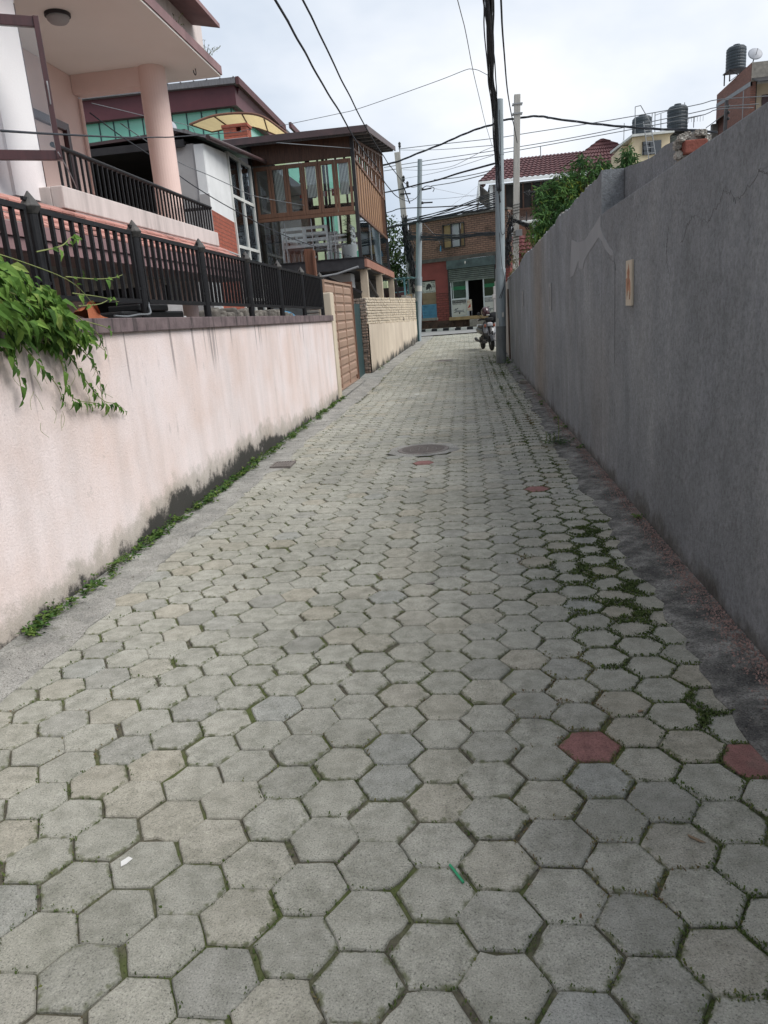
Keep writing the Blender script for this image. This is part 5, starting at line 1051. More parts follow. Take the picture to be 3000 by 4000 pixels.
m = MB(); m.tube(smoothcurve([lp(.96) + V(.0, -.13, 0), lp(.8) + V(.02, -.14, 0), lp(.7) + V(-.03, -.14, 0), lp(.6) + V(-.01, -.14, 0), lp(.52) + V(.02, -.14, 0), lp(.515) + V(.1, -.13, 0), lp(.54) + V(.14, -.03, 0)]), .008, 5); m.tube(smoothcurve([lp(.52) + V(-.03, -.145, 0), lp(.4) + V(.03, -.15, 0), lp(.33) + V(.10, -.13, 0), lp(.27) + V(.0, -.15, 0)]), .008, 5); m.tube(smoothcurve([lp(.37) + V(.13, -.08, 0), lp(.32) + V(.09, -.13, 0), lp(.27) + V(-.05, -.15, 0)]), .007, 5); m.build('service_cable', 'cable_black', t)
m = MB(); m.box(.99, 1.04, 20.55, 20.58, 1.28, 1.4); m.box(.86, .90, 20.56, 20.585, 1.05, 1.25); m.build('paint_flakes', 'poster_paper', t)
t = thing('steel_pole', 'slim grey steel pole at the far end of the cream wall', 'pole', (-2.08, 33.2, .3)); m = MB(); a, b_ = V(-2.08, 33.2, .2), V(-1.52, 33.2, 7.6)
m.tube([lp(0), lp(.38)], .15, 16); m.tube([lp(.38), lp(.68)], .125, 16); m.tube([lp(.68), lp(1)], .095, 16); m.build('shaft', 'pole_grey', t); m = MB(); m.tube([lp(.30) + V(.0, -.005, 0), lp(.33) + V(0, -.005, 0)], .152, 16); m.build('paper_notice', 'poster_paper', t)
m = MB(); q = lp(.84); m.bar(q, q + V(.5, 0, .05), .05); m.tube(smoothcurve([q + V(.1, 0, .05), q + V(.3, 0, .15), q + V(.6, 0, .05), q + V(.55, 0, -.1)]), .015, 5); m.lathe([(.05, 0), (.06, .05), (.03, .1)], q + V(.12, 0, 0), 8); m.build('cross_arm', 'tar_black', t); m = MB(); m.bar(lp(.775), lp(.775) + V(.55, 0, -.02), .05); m.lathe([(.05, 0), (.06, .05), (.03, .1)], lp(.775) + V(.12, 0, -.05), 8); m.build('cross_arm', 'tar_black', t)
t = thing('concrete_pole', 'leaning concrete pole wrapped in black cables on the left', 'pole', (-2.15, 34.5, .35)); m = MB(); a, b_ = V(-2.18, 34.5, .2), V(-2.53, 34.5, 8.2); m.bar(a, b_, .24, .2, up=(0, 1, 0)); m.build('shaft', 'pole_concrete', t, bevel=.02)
m = MB(); m.bar(lp(.79) + V(-.05, -.13, 0), lp(.79) + V(.40, -.13, -.02), .05); m.bar(lp(.83) + V(.08, -.13, .1), lp(.77) + V(.33, -.13, -.25), .05)
for q in (lp(1) + V(.12, 0, .28), lp(.86) + V(.16, -.1, .05), lp(.83) + V(.30, -.1, .05)): m.lathe([(.03, -.12), (.06, -.06), (.045, 0), (.06, .06), (.02, .12)], q, 8)
m.tube([lp(.97) + V(.1, 0, 0), lp(1) + V(.12, 0, .3)], .02, 6); m.build('insulators', 'tar_black', t)
def tangle(name, pts, rad, n, r, label, cat, parent=None, mat='tar_black'):
    m = MB(); P = smoothcurve(pts, 6)
    for k in range(n):
        f0 = random.randint(0, len(P) // 2); ln = random.randint(len(P) // 3, len(P)); pp = []; off = rv() * rad
        for p in P[f0:f0 + ln]:
            off = (off + rv() * rad * .55) * .85; pp.append(p + V(off.x, off.y * .7, off.z * .4))
        if len(pp) > 2: m.tube(smoothcurve(pp, 2), r * random.uniform(.6, 1.3), 5)
    for k in range(n // 3):
        c = random.choice(P) + rv() * rad * .9; rr = random.uniform(.5, 1.3) * rad; ax = rv(); u_ = ax.orthogonal().normalized(); v_ = ax.cross(u_); m.tube([c + (u_ * math.cos(j * .7) + v_ * math.sin(j * .7)) * rr for j in range(8)], r * .7, 4)
    return tag(m.build(name, mat, parent), label, cat)
tangle('cable_tangle', [(-2.40, 34.3, 5.6), (-2.36, 34.3, 5.0), (-2.28, 34.3, 4.2), (-2.2, 34.3, 3.3), (-2.16, 34.3, 2.4)], .16, 44, .022, 'mass of black cables wound round the leaning concrete pole', 'cable tangle')
tangle('cable_tangle', [(1.05, 20.5, 5.1), (1.0, 20.5, 4.6), (1.02, 20.5, 4.1)], .035, 7, .010, 'thin black cables running down the upper part of the big steel pole', 'cable tangle')
tangle('cable_tangle', [(1.55, 24.3, 4.3), (1.50, 24.3, 3.8), (1.44, 24.3, 3.3), (1.40, 24.3, 2.7)], .11, 26, .014, 'black cable coils hanging between the steel pole and the pale concrete pole', 'cable tangle')
tangle('cable_tangle', [(2.15, 26.7, 5.1), (2.5, 26.7, 5.05), (3.0, 26.6, 4.7), (3.5, 26.5, 4.6)], .09, 20, .012, 'loose black wires at mid height right of the concrete pole', 'cable tangle')
tangle('cable_tangle', [(1.6, 26.6, 4.3), (1.95, 26.6, 4.2), (2.3, 26.6, 4.0), (2.5, 26.6, 3.6)], .12, 22, .013, 'tangled wires round the junction box on the concrete pole', 'cable tangle')
t = thing('concrete_pole', 'pale square concrete pole rising behind the grey wall', 'pole', (1.7, 27, 0)); m = MB(); a, b_ = V(1.70, 27, 0), V(2.02, 27, 8.1); m.bar(a, b_, .20, .18, up=(0, 1, 0)); m.build('shaft', 'pole_concrete', t, bevel=.015)
m = MB()
for f in (.93, .965): m.bar(lp(f) + V(-.16, -.1, 0), lp(f) + V(.17, -.1, 0), .03, .04); m.bar(lp(f) + V(-.16, .1, 0), lp(f) + V(.17, .1, 0), .03, .04)
m.build('clamps', 'galv', t); m = MB()
for k in range(9): f = .44 + .011 * k + (.06 if k > 4 else 0); m.tube([lp(f) + V(-.12, -.1, 0), lp(f) + V(.12, -.11, .03)], .009, 5)
m.build('wire_wraps', 'tar_black', t); m = MB(); m.box(1.83, 2.05, 26.78, 26.88, 3.78, 3.98); m.build('junction_box', 'galv', t, bevel=.01)
t = thing('gate_block', 'stepped pale concrete gate block beside the parked scooter', 'pier', (1.2, 30, .25)); m = MB(); m.box(1.14, 1.5, 29.9, 30.3, .2, 1.84); m.box(1.10, 1.5, 29.88, 30.32, 1.842, 2.0); m.box(1.15, 1.5, 29.9, 30.3, 2.0, 2.30); m.box(1.21, 1.5, 29.9, 30.3, 2.30, 2.48); m.build('block', 'grey_shade_wall', t, bevel=.02)

# ------------------------------------------------------------------ brick shop across the road
t = thing('brick_shop', 'old two storey brick butcher shop with half open steel shutter', 'shop', q0 + U * -2.5)
def sb(m, u0, u1, n0, n1, z0, z1, mi=0):
    m.prism([SP(u0, n0, z0), SP(u1, n0, z0), SP(u1, n1, z0), SP(u0, n1, z0)], (0, 0, z1 - z0), mi); return m
UL, UR = -5.28, .55
m = MB(); sb(m, UL, UR, 0, -.3, 4.22, 4.68); sb(m, UL, -3.20, 0, -.3, 4.68, 5.84); sb(m, -1.92, UR, 0, -.3, 4.68, 5.84); sb(m, UL, UR, 0, -.3, 5.84, 6.12); sb(m, UL, UL + .3, -.3, -6, 0, 6.1); m.build('upper_wall', 'shop_brick', t)
m = MB(); sb(m, UL - .1, UR, .10, -.5, 6.12, 6.22); sb(m, UL - .05, UR, .10, 0, 4.04, 4.22); m.build('concrete_band', 'shop_band', t)
m = MB(); sb(m, UL, -4.78, 0, -.3, 1.0, 4.04); sb(m, -4.78, -3.82, 0, -.3, 3.16, 4.04); sb(m, -3.82, -3.02, 0, -.3, 2.45, 4.04); m.build('plaster_front', 'shop_plaster_red', t)
m = MB(); sb(m, -3.82, -3.02, 0, -.3, 1.0, 2.45); sb(m, -4.78, -3.82, 0, -.3, 1.0, 1.05); m.build('brick_front', 'shop_brick_red', t); m = MB(); sb(m, -.24, UR, 0, -.3, 1.0, 4.04); m.build('brick_front', 'shop_brick_red', t)
m = MB(); sb(m, UL, UR, .04, -.3, .2, 1.0)
for k in range(30): u = UL + k * .195; sb(m, u, u + .17, .06 + random.uniform(-.02, .03), .03, .60 + random.uniform(-.05, .05), .82 + random.uniform(-.06, .08))
m.build('plinth', 'shop_plinth', t, bevel=.01)
m = MB(); sb(m, -2.95, UR - .3, .24, .0, .98, 1.15); m.build('threshold_slab', 'yellow_stone', t, bevel=.01); m = MB(); sb(m, -1.7, -1.2, .32, .04, .62, .97); sb(m, -1.2, -.5, .30, .04, .62, .9); m.build('step', 'stone', t, bevel=.02)
m = MB(); sb(m, -3.02, -.24, -1.6, -1.65, 1.0, 4.04); sb(m, -3.02, -.24, -.02, -1.6, .98, 1.0); sb(m, -3.02, -.24, -.02, -1.6, 4.0, 4.03); sb(m, -3.04, -3.0, -.05, -1.6, 1, 4); sb(m, -.26, -.22, -.05, -1.6, 1, 4); m.build('dark_interior', 'dark_room', t)
m = MB(); sb(m, -3.04, -.22, .10, -.1, 3.60, 4.03); m.build('shutter_box', 'shutter_box', t); m = MB(); sb(m, -1.93, -1.88, .16, .10, 3.86, 3.92); m.lathe([(.03, 0), (.04, -.05), (.005, -.12)], SP(-1.9, .15, 3.88), 8); m.build('bulb_lamp', 'poster_paper', t)
m = MB(); nz_ = 6
for k in range(nz_): z = 3.02 + k * .097; m.prism([SP(-2.98, .0, z), SP(-2.98, .045, z + .03), SP(-2.98, .045, z + .06), SP(-2.98, .0, z + .09)], U * 2.70)
sb(m, -2.98, -.28, .03, -.01, 2.94, 3.02); m.build('shutter', 'shutter_steel', t)
for u in (-3.02, -.30): m = MB(); sb(m, u, u + .06, .05, -.05, 1.0, 3.6); m.build('shutter_guide', 'dark_metal', t)
# glazed shop front
m = MB()
for u in (-2.90, -1.98, -.98): sb(m, u - .03, u + .035, -.02, -.07, 1.15, 2.98)
for u0, u1 in ((-2.87, -2.01), (-.945, -.30)):
    sb(m, u0, u1, -.02, -.07, 2.02, 2.09); sb(m, u0, u1, -.02, -.07, 1.15, 1.21)
sb(m, -1.945, -1.88, -.02, -.07, 1.15, 2.98); sb(m, -2.80, -2.77, -.03, -.05, 2.09, 2.96); fr_ = m.build('shopfront_frame', 'alu_white', t)
for u0, u1 in ((-2.87, -2.01), (-.945, -.30)): m = MB(); sb(m, u0, u1, -.04, -.046, 2.09, 2.97); m.build('pane', 'dark_glass', fr_)
for u0, u1 in ((-2.87, -2.01), (-.945, -.30)): m = MB(); sb(m, u0, u1, -.034, -.038, 2.52, 2.70); m.build('green_band', 'band_green', fr_)
def outline(m, pts, u0, z0, su, sz, n, mi, flip=1): m.prism([SP(u0 + flip * a * su, n, z0 + b_ * sz) for a, b_ in pts], N * .001, mi)
GOAT = [(.03, .44), (.10, .52), (.14, .60), (.20, .66), (.28, .64), (.40, .72), (.44, .66), (.36, .60), (.30, .52), (.36, .46), (.60, .46), (.76, .40), (.84, .52), (.88, .50), (.84, .36), (.94, .22), (.90, .18), (.76, .28), (.60, .26), (.56, .10), (.50, .02), (.48, .12), (.46, .26), (.34, .28), (.22, .22), (.10, .26), (.04, .22), (.08, .32), (.20, .34), (.16, .44)]
BOAR = [(.02, .30), (.10, .34), (.06, .44), (.20, .70), (.16, .86), (.30, .84), (.55, .96), (.80, .86), (.96, .62), (.98, .36), (.94, .14), (.86, .12), (.88, .36), (.80, .44), (.70, .34), (.72, .02), (.62, .0), (.60, .24), (.48, .28), (.36, .22), (.30, .16), (.18, .18), (.04, .12), (.08, .22)]
def poster(u0, u1, z0, z1, label, fn, n=-.012):
    t = thing('meat_poster', label, 'poster', SP(u0, n, z0), None); m = MB(); sb(m, u0, u1, n, n - .012, z0, z1); m.build('sheet', 'poster_paper', t); m = MB(); fn(m, u0, u1, z0, z1, n + .001); m.build('print', ['ink_black', 'ink_red', 'poster_grey', 'ink_pale'], t); return t
def P_boar(m, u0, u1, z0, z1, n):
    W, H = u1 - u0, z1 - z0; outline(m, BOAR, u0 + .26 * W, z0 + .16 * H, .46 * W, .70 * H, n, 0)
    text_mesh(m, 'Wild', SP(u0 + .03 * W, n + .002, z0 + .74 * H), U, V(0, 0, 1), .16, 0, .20 * W); text_mesh(m, 'Boar', SP(u0 + .03 * W, n + .002, z0 + .53 * H), U, V(0, 0, 1), .16, 0, .20 * W)
    text_mesh(m, 'बँदेलको', SP(u0 + .68 * W, n + .002, z0 + .80 * H), U, V(0, 0, 1), .12, 0, .28 * W); text_mesh(m, 'मासु', SP(u0 + .76 * W, n + .002, z0 + .62 * H), U, V(0, 0, 1), .12, 0, .16 * W); text_mesh(m, 'पाईन्छ', SP(u0 + .73 * W, n + .002, z0 + .45 * H), U, V(0, 0, 1), .12, 0, .24 * W)
    text_mesh(m, 'Ph. 9841000676', SP(u0 + .05 * W, n + .002, z0 + .03 * H), U, V(0, 0, 1), .10, 0, .90 * W)
poster(-4.72, -3.87, 2.52, 3.10, 'wild boar poster in the walled up window of the brick shop', P_boar, -.09)
def P_goat(m, u0, u1, z0, z1, n):
    W, H = u1 - u0, z1 - z0; m.prism([SP(u0 + .01 * W, n, z0 + .80 * H), SP(u0 + .99 * W, n, z0 + .80 * H), SP(u0 + .99 * W, n, z0 + .98 * H), SP(u0 + .01 * W, n, z0 + .98 * H)], N * .001, 0)
    text_mesh(m, 'यहाँ खसीको ताजा मासु पाईन्छ', SP(u0 + .03 * W, n + .002, z0 + .85 * H), U, V(0, 0, 1), .09, 3, .94 * W); text_mesh(m, 'खसीको मासु : फोन', SP(u0 + .03 * W, n + .002, z0 + .70 * H), U, V(0, 0, 1), .085, 0, .92 * W); outline(m, GOAT, u0 + .04 * W, z0 + .06 * H, .88 * W, .60 * H, n, 2); outline(m, [(.16, .57), (.20, .66), (.28, .64), (.42, .70), (.42, .64), (.28, .60)], u0 + .04 * W, z0 + .06 * H, .88 * W, .60 * H, n + .002, 0); outline(m, [(.46, .22), (.60, .24), (.54, .06), (.50, .02)], u0 + .04 * W, z0 + .06 * H, .88 * W, .60 * H, n + .002, 0); outline(m, [(.02, .20), (.20, .32), (.30, .28), (.14, .24)], u0 + .04 * W, z0 + .06 * H, .88 * W, .60 * H, n + .002, 0)
poster(-2.86, -2.02, 1.21, 2.01, 'goat poster with a dark heading strip on the left shop front panel', P_goat)
def P_meat(m, u0, u1, z0, z1, n):
    W, H = u1 - u0, z1 - z0; m.prism([SP(u0 + .01 * W, n, z0 + .72 * H), SP(u0 + .99 * W, n, z0 + .72 * H), SP(u0 + .99 * W, n, z0 + .99 * H), SP(u0 + .01 * W, n, z0 + .99 * H)], N * .001, 2); text_mesh(m, 'मिट पसल', SP(u0 + .04 * W, n + .002, z0 + .78 * H), U, V(0, 0, 1), .20, 3, .92 * W); outline(m, GOAT, u0 + .1 * W, z0 + .1 * H, .8 * W, .5 * H, n, 2); outline(m, [(.16, .57), (.20, .66), (.28, .64), (.42, .70), (.42, .64), (.28, .60)], u0 + .1 * W, z0 + .1 * H, .8 * W, .5 * H, n + .002, 0)
poster(-.94, -.32, 1.21, 2.01, 'poster with large pale lettering on the shop front panel behind the helmet', P_meat)
t2 = thing('sandwich_board', 'small red and cream sign board standing in the shop doorway', 'sign', SP(-1.78, .12, 1.15)); m = MB(); sb(m, -1.90, -1.62, .13, .115, 1.42, 1.98); m.build('board', 'poster_cream', t2); m = MB(); m.bar(SP(-1.64, .12, 1.15), SP(-1.64, .12, 1.98), .02); m.bar(SP(-1.88, .12, 1.15), SP(-1.88, .12, 1.98), .02); m.build('leg', 'galv', t2); m = MB()
for k in (0, 1): pass
m.prism([SP(-1.88, .131, 1.55), SP(-1.70, .131, 1.80), SP(-1.68, .131, 1.60)], N * .001); text_mesh(m, 'मःमः', SP(-1.88, .132, 1.82), U, V(0, 0, 1), .12, 0, .16); text_mesh(m, '१०० रु', SP(-1.87, .132, 1.46), U, V(0, 0, 1), .07, 0, .22); m.build('print', 'ink_red', t2)
m = MB(); sb(m, -4.76, -3.84, -.10, -.12, 1.90, 2.52); sb(m, -4.76, -3.84, -.085, -.10, 2.18, 2.21); m.build('cardboard_panel', 'cardboard', t)
m = MB(); sb(m, -4.76, -4.68, -.02, -.08, 1.19, 1.90); sb(m, -3.92, -3.84, -.02, -.08, 1.19, 1.90)
for z in (1.19, 1.36, 1.53, 1.70, 1.84): sb(m, -4.68, -3.92, -.02, -.08, z, z + .06)
sb(m, -4.68, -3.92, -.05, -.07, 1.2, 1.88); m.build('blue_hatch', 'blue_wood', t); m = MB(); sb(m, -4.84, -3.76, .08, -.1, 1.04, 1.185); m.build('sill', 'stone', t, bevel=.015); m = MB(); sb(m, -4.78, -3.82, -.14, -.3, 1.05, 3.16); m.build('recess_back', 'dark_room', t)
# upper window with folded yellow shutters
m = MB()
for u in (-3.20, -2.72, -2.20, -1.95): sb(m, u, u + .035, .05, -.05, 4.68, 5.82)
sb(m, -3.2, -1.92, .05, -.05, 4.66, 4.70); sb(m, -3.2, -1.92, .05, -.05, 5.80, 5.84); wn_ = m.build('upper_window', 'dark_metal', t); m = MB(); sb(m, -3.165, -2.72, -.06, -.08, 4.70, 5.80); sb(m, -2.165, -1.95, -.06, -.08, 4.70, 5.80); m.build('shutter_leaf', 'cardboard2' if 'cardboard2' in MATS else 'yellow_stone', wn_); m = MB(); sb(m, -2.70, -2.2, -.05, -.06, 4.70, 5.80); m.build('curtained_pane', 'shutter_grey' if 'shutter_grey' in MATS else 'dish_grey', wn_); m = MB(); m.bar(SP(-2.3, -.04, 4.7), SP(-2.3, -.04, 5.8), .03, .02); sb(m, -2.7, -2.2, -.03, -.05, 5.2, 5.23); m.build('glazing_bar', 'alu_white', wn_)
tag(MB().prism([SP(-3.42, .02, 4.62), SP(-3.36, .02, 4.86), SP(-3.33, .02, 4.80), SP(-3.34, .02, 4.55), SP(-3.40, .02, 4.55)], N * .02).build('blue_rag', 'blue_plastic'), 'scrap of blue plastic caught on wires against the shop wall', 'rag')
# ------------------------------------------------------------------ parked scooter, helmet, jacket
t = thing('motor_scooter', 'dark grey motor scooter parked facing the lane behind the steel pole', 'scooter', (.66, 25.55, zg(25.5))); F, Rr = V(.84, 25.0, 0), V(.585, 26.25, 0); fx = (F - Rr).normalized(); fy = V(-fx.y, fx.x, 0); O = V(Rr.x, Rr.y, zg(25.6))
def sc(m): return m.local(lambda p: O + fx * p.x + fy * p.y + V(0, 0, p.z))
WB = 1.275
def wheel(x):
    m = MB(); prof = [(.165, -.045), (.205, -.05), (.235, -.03), (.24, 0), (.235, .03), (.205, .05), (.165, .045)]; m.lathe(prof, (x, 0, .24), 28, 0, 'Y'); o = sc(m).build('wheel', 'tyre', t, smooth=False)
    m = MB(); m.lathe([(.02, -.05), (.05, -.045), (.05, .045), (.02, .05)], (x, 0, .24), 14, 0, 'Y')
    for k in range(5): a = k * 2 * PI / 5; m.bar((x, 0, .24), (x + .17 * math.cos(a), 0, .24 + .17 * math.sin(a)), .05, .035, up=(0, 1, 0))
    sc(m).build('rim', 'galv', o)
wheel(WB); wheel(0)
m = MB(); n = 10
m.sheet(lambda a, s_: (WB + .275 * math.cos(a), s_ * .075, .24 + .275 * math.sin(a) - .03 * abs(s_)), [R(20 + 150 * k / n) for k in range(n + 1)], [-1, -.5, 0, .5, 1]); sc(m).build('front_fender', 'scooter_grey', t, smooth=True)
m = MB()
for s_ in (-1, 1): m.tube([(WB - .0, s_ * .085, .24), (WB - .13, s_ * .075, .62)], .022, 8)
m.tube([(WB - .13, 0, .55), (WB - .25, 0, .98)], .035, 8); sc(m).build('fork', 'dark_metal', t)
def apron(h, s_):
    wd_ = .10 + .12 * math.sin(PI * min(1, h * 1.05)) ** .8 + .03 * h; return (WB - .17 - .20 * h + .10 * (1 - s_ * s_) * (1 - .3 * h), s_ * wd_, .42 + .52 * h)
m = MB(); m.sheet(apron, [k / 8 for k in range(9)], [k / 4 - 1 for k in range(9)]); m.sheet(lambda h, s_: tuple(a - (.05 if i == 0 else 0) for i, a in enumerate(apron(h, s_))), [k / 8 for k in range(9)], [k / 4 - 1 for k in range(9)]); sc(m).build('front_apron', 'scooter_grey', t, smooth=True)
m = MB(); m.sheet(lambda h, s_: tuple(a + (.012 if i == 0 else 0) for i, a in enumerate(apron(.28 + .7 * h, .30 + .62 * s_))), [0, .25, .5, .75, 1], [0, .25, .5, .75, 1]); m.sheet(lambda h, s_: tuple(a + (.012 if i == 0 else 0) for i, a in enumerate(apron(.28 + .7 * h, -.30 - .62 * s_))), [0, .25, .5, .75, 1], [0, .25, .5, .75, 1]); sc(m).build('silver_panels', 'scooter_silver', t, smooth=True)
m = MB(); lump(m, (WB - .19, 0, .84), (.05, .09, .065), r=.02); sc(m).build('headlight', 'dish_grey', t, smooth=True)
for s_ in (-1, 1): m = MB(); lump(m, (WB - .20, s_ * .15, .80), (.03, .035, .05), r=.02); sc(m).build('indicator', 'marker_amber', t, smooth=True)
m = MB(); m.tube(smoothcurve([(WB - .36, -.34, .98), (WB - .30, -.2, 1.0), (WB - .27, 0, .97), (WB - .30, .2, 1.0), (WB - .36, .34, .98)], 4), .018, 8); lump(m, (WB - .25, 0, 1.0), (.09, .14, .06), r=.03); sc(m).build('handlebar', 'black_plastic', t, smooth=False)
for s_ in (-1, 1):
    m = MB(); m.tube([(WB - .30, s_ * .22, 1.0), (WB - .27, s_ * .32, 1.16)], .008, 6); m.lathe([(.005, -.012), (.045, -.008), (.055, 0), (.045, .008), (.005, .012)], (WB - .27, s_ * .34, 1.19), 14, 0, 'X'); sc(m).build('mirror', 'black_plastic', t)
m = MB(); m.box(WB - .62, WB - .20, -.14, .14, .30, .36); m.box(WB - .72, WB - .6, -.13, .13, .3, .66); sc(m).build('floorboard', 'black_plastic', t, bevel=.02)
m = MB(); m.sheet(lambda u, a: (-.34 + u * 1.0, math.cos(a) * (.10 + .09 * math.sin(PI * min(1, .15 + u * .85)) ** .7), .56 + .12 * math.sin(a) + .10 * (1 - u)), [k / 8 for k in range(9)], [R(-90 + 30 * k) for k in range(13)]); sc(m).build('tail_body', 'scooter_grey', t, smooth=True)
m = MB(); lump(m, (.16, 0, .76), (.42, .125, .055), r=.03); sc(m).build('seat', 'black_plastic', t, smooth=True)
m = MB(); m.tube(smoothcurve([(-.1, -.12, .76), (-.36, -.1, .80), (-.40, 0, .81), (-.36, .1, .80), (-.1, .12, .76)], 4), .014, 6); sc(m).build('grab_rail', 'galv', t); m = MB(); lump(m, (-.36, 0, .62), (.03, .10, .05), r=.02); sc(m).build('tail_light', 'ink_red', t, smooth=True)
m = MB(); m.tube([(.25, -.14, .28), (-.2, -.17, .32), (-.34, -.17, .36)], [.03, .05, .05], 10); sc(m).build('exhaust', 'dark_metal', t); m = MB(); m.tube([(.45, .1, .3), (.40, .26, .02)], .014, 6); sc(m).build('side_stand', 'galv', t)
m = MB(); m.box(-.12, .28, -.1, .1, .2, .42); sc(m).build('engine', 'dark_metal', t, bevel=.03)
hc = O + fx * (WB - .30) + fy * -.10 + V(0, 0, 1.235)
t = thing('helmet', 'dark maroon motorcycle helmet resting on the scooter handlebar', 'helmet', hc + V(0, 0, -.14)); m = MB(); bm = bmesh.new(); bmesh.ops.create_uvsphere(bm, u_segments=24, v_segments=16, radius=1); vs = []
for v in bm.verts: p = v.co; k = 1.0 if p.z > -.55 else .9; vs.append(hc + V(p.x * .142 * k, p.y * .155 * k, max(p.z, -.82) * .162))
m.add(vs, [tuple(v.index for v in f.verts) for f in bm.faces]); bm.free(); m.build('shell', 'helmet_maroon', t, smooth=True)
m = MB(); m.sheet(lambda a, z: tuple(hc + fx * (.151 * math.cos(a) * (1 - z * z * .3)) + fy * (.146 * math.sin(a)) + V(0, 0, .02 + .07 * z)), [R(-70 + 14 * k) for k in range(11)], [-1, 0, 1]); m.build('visor', 'dark_glass', t, smooth=True); m = MB(); m.tube(smoothcurve([tuple(hc + V(.135 * math.cos(a), .14 * math.sin(a), -.10)) for a in [R(-80 + 30 * k) for k in range(7)]], 3), .011, 6); m.build('trim', 'poster_paper', t)
m = MB(); c0 = O + fx * (WB - .36) + fy * .19 + V(0, 0, 1.05); m2 = MB(); lump(m2, (0, 0, 0), (.17, .17, .15), r=.10); m2.v = [tuple(c0 + fx * p[0] + fy * p[1] + V(0, 0, p[2])) for p in m2.v]; tag(m2.build('jacket', 'jacket_black', smooth=True), 'black jacket draped over the scooter handlebar beside the helmet', 'jacket')
m = MB(); m.tube(smoothcurve([tuple(O + fx * (WB - .22 - .06 * abs(k)) + fy * (.03 + .085 * k) + V(0, 0, .93 + .012 * math.sin(k * 3))) for k in range(5)], 3), .016, 6); tag(m.build('strap', 'pink_strap'), 'pink patterned strap tied across the front of the scooter', 'strap')

# ------------------------------------------------------------------ trees
def foliage_tree(name, label, base, crown, leaf, nleaf, mat, dense, droop, clump_r, group=None, trunk=.12):
    t = thing(name, label, 'tree', base, group); base = Vector(base); m = MB(); tn = []; sm = MB(); top = sum((Vector(c[:3]) for c in crown), V(0, 0, 0)) / len(crown)
    sm.tube(smoothcurve([base, base * .5 + top * .5 + V(.1, 0, 0), top], 5), [trunk - (trunk * .6) * k / 10 for k in range(11)], 8)
    for c in crown:
        cc = Vector(c[:3]); r = c[3]; sm.tube(smoothcurve([base * .4 + top * .6, (top + cc) * .5 + V(0, 0, -.1 * r), cc], 4), [trunk * .45, trunk * .4, trunk * .35, trunk * .3, trunk * .25, trunk * .22, trunk * .18, trunk * .15, trunk * .1], 6)
        hue = random.gauss(.42, .13) if len(c) < 5 else c[4]
        for k in range(int(dense * r * r * 10)):
            q = rv(); q.z *= 1.1; rr = r * random.uniform(.35, 1.02) ** .6; sp_ = cc + q * rr
            for j in range(nleaf):
                d = q * .5 + rv() * .8 + V(0, 0, -droop); putleaf(m, tn, leaf, sp_ + rv() * clump_r, d, rv() + V(0, 0, .8), random.uniform(.6, 1.3), hue + random.gauss(0, .16))
    m.build('crown', mat, t, attrs=dict(tint=tn)); sm.build('trunk', 'bark', t); return t
foliage_tree('garden_tree', 'green tree with drooping feathery leaves showing above the jagged grey wall', (2.6, 18, .1), [(1.90, 18, 3.62, .27), (1.80, 17.7, 3.3, .22), (2.05, 18.2, 3.92, .24), (1.85, 18, 3.95, .15, .55), (2.3, 18, 4.08, .26), (2.35, 17.8, 3.7, .26, .62), (2.7, 18.2, 4.32, .24), (2.75, 18, 4.50, .13), (2.9, 18, 4.0, .34), (2.6, 18.3, 3.6, .42, .25), (3.15, 18, 4.2, .22), (3.12, 18, 4.38, .12), (3.3, 18.2, 3.85, .34, .3), (2.45, 18.1, 3.9, .3, .95), (2.40, 17.7, 3.35, .35, .35), (1.95, 17.9, 3.1, .3, .5), (2.2, 18.4, 2.9, .5, .2), (2.9, 18.5, 3.3, .5, .2), (1.70, 17.8, 3.05, .2, .7)], leafquad(.13, .032), 6, 'leaf_tree', 120, .8, .05)
foliage_tree('garden_tree', 'small separate green bush against the yellow house beyond the broken wall', (3.75, 18, .1), [(3.62, 18, 4.40, .20), (3.68, 18, 4.55, .16), (3.75, 18, 4.2, .24), (3.9, 18, 4.15, .18, .6)], leafquad(.12, .032), 6, 'leaf_tree', 110, .7, .04, trunk=.05)
foliage_tree('dry_shrub', 'dry brownish shrub behind the far end of the jagged grey wall', (1.7, 21, .1), [(1.62, 21, 2.55, .22), (1.45, 21, 2.85, .2), (1.75, 21, 2.95, .28), (1.95, 20.7, 3.2, .28), (1.55, 21.2, 2.3, .2), (2.1, 20.5, 2.9, .3)], leafquad(.10, .028), 4, 'leaf_dry', 40, .1, .05, trunk=.04)
foliage_tree('street_tree', 'dark leafy tree behind the leaning concrete pole, left of the brick shop', (-4.2, 48, .5), [(-4.3, 48, 6.2, .95), (-3.6, 48, 5.4, .9), (-4.6, 48, 4.9, 1.0), (-3.7, 48, 4.2, .95), (-4.5, 48, 3.5, .9), (-3.4, 48, 3.0, .8), (-3.1, 47.6, 4.6, .7), (-5.5, 48.3, 5.6, 1.0), (-5.4, 48.3, 4.0, 1.1), (-4.9, 48, 6.9, .6)], leafquad(.22, .10), 5, 'leaf_dark', 11, .5, .16)
foliage_tree('street_tree', 'distant dark tree mass low behind the teal stall', (-6.5, 55, .5), [(-6.6, 55, 4.5, 1.3), (-5.4, 55, 3.6, 1.3), (-7.5, 55, 3.6, 1.3), (-4.4, 56, 3.0, 1.1), (-5.8, 55, 5.6, 1.0)], leafquad(.25, .12), 4, 'leaf_dark', 8, .5, .2)
t = thing('dry_grass', 'wisps of dry grass on top of the grey wall behind the steel pole', 'grass', (1.33, 20.8, 2.33)); m = MB(); tn = []
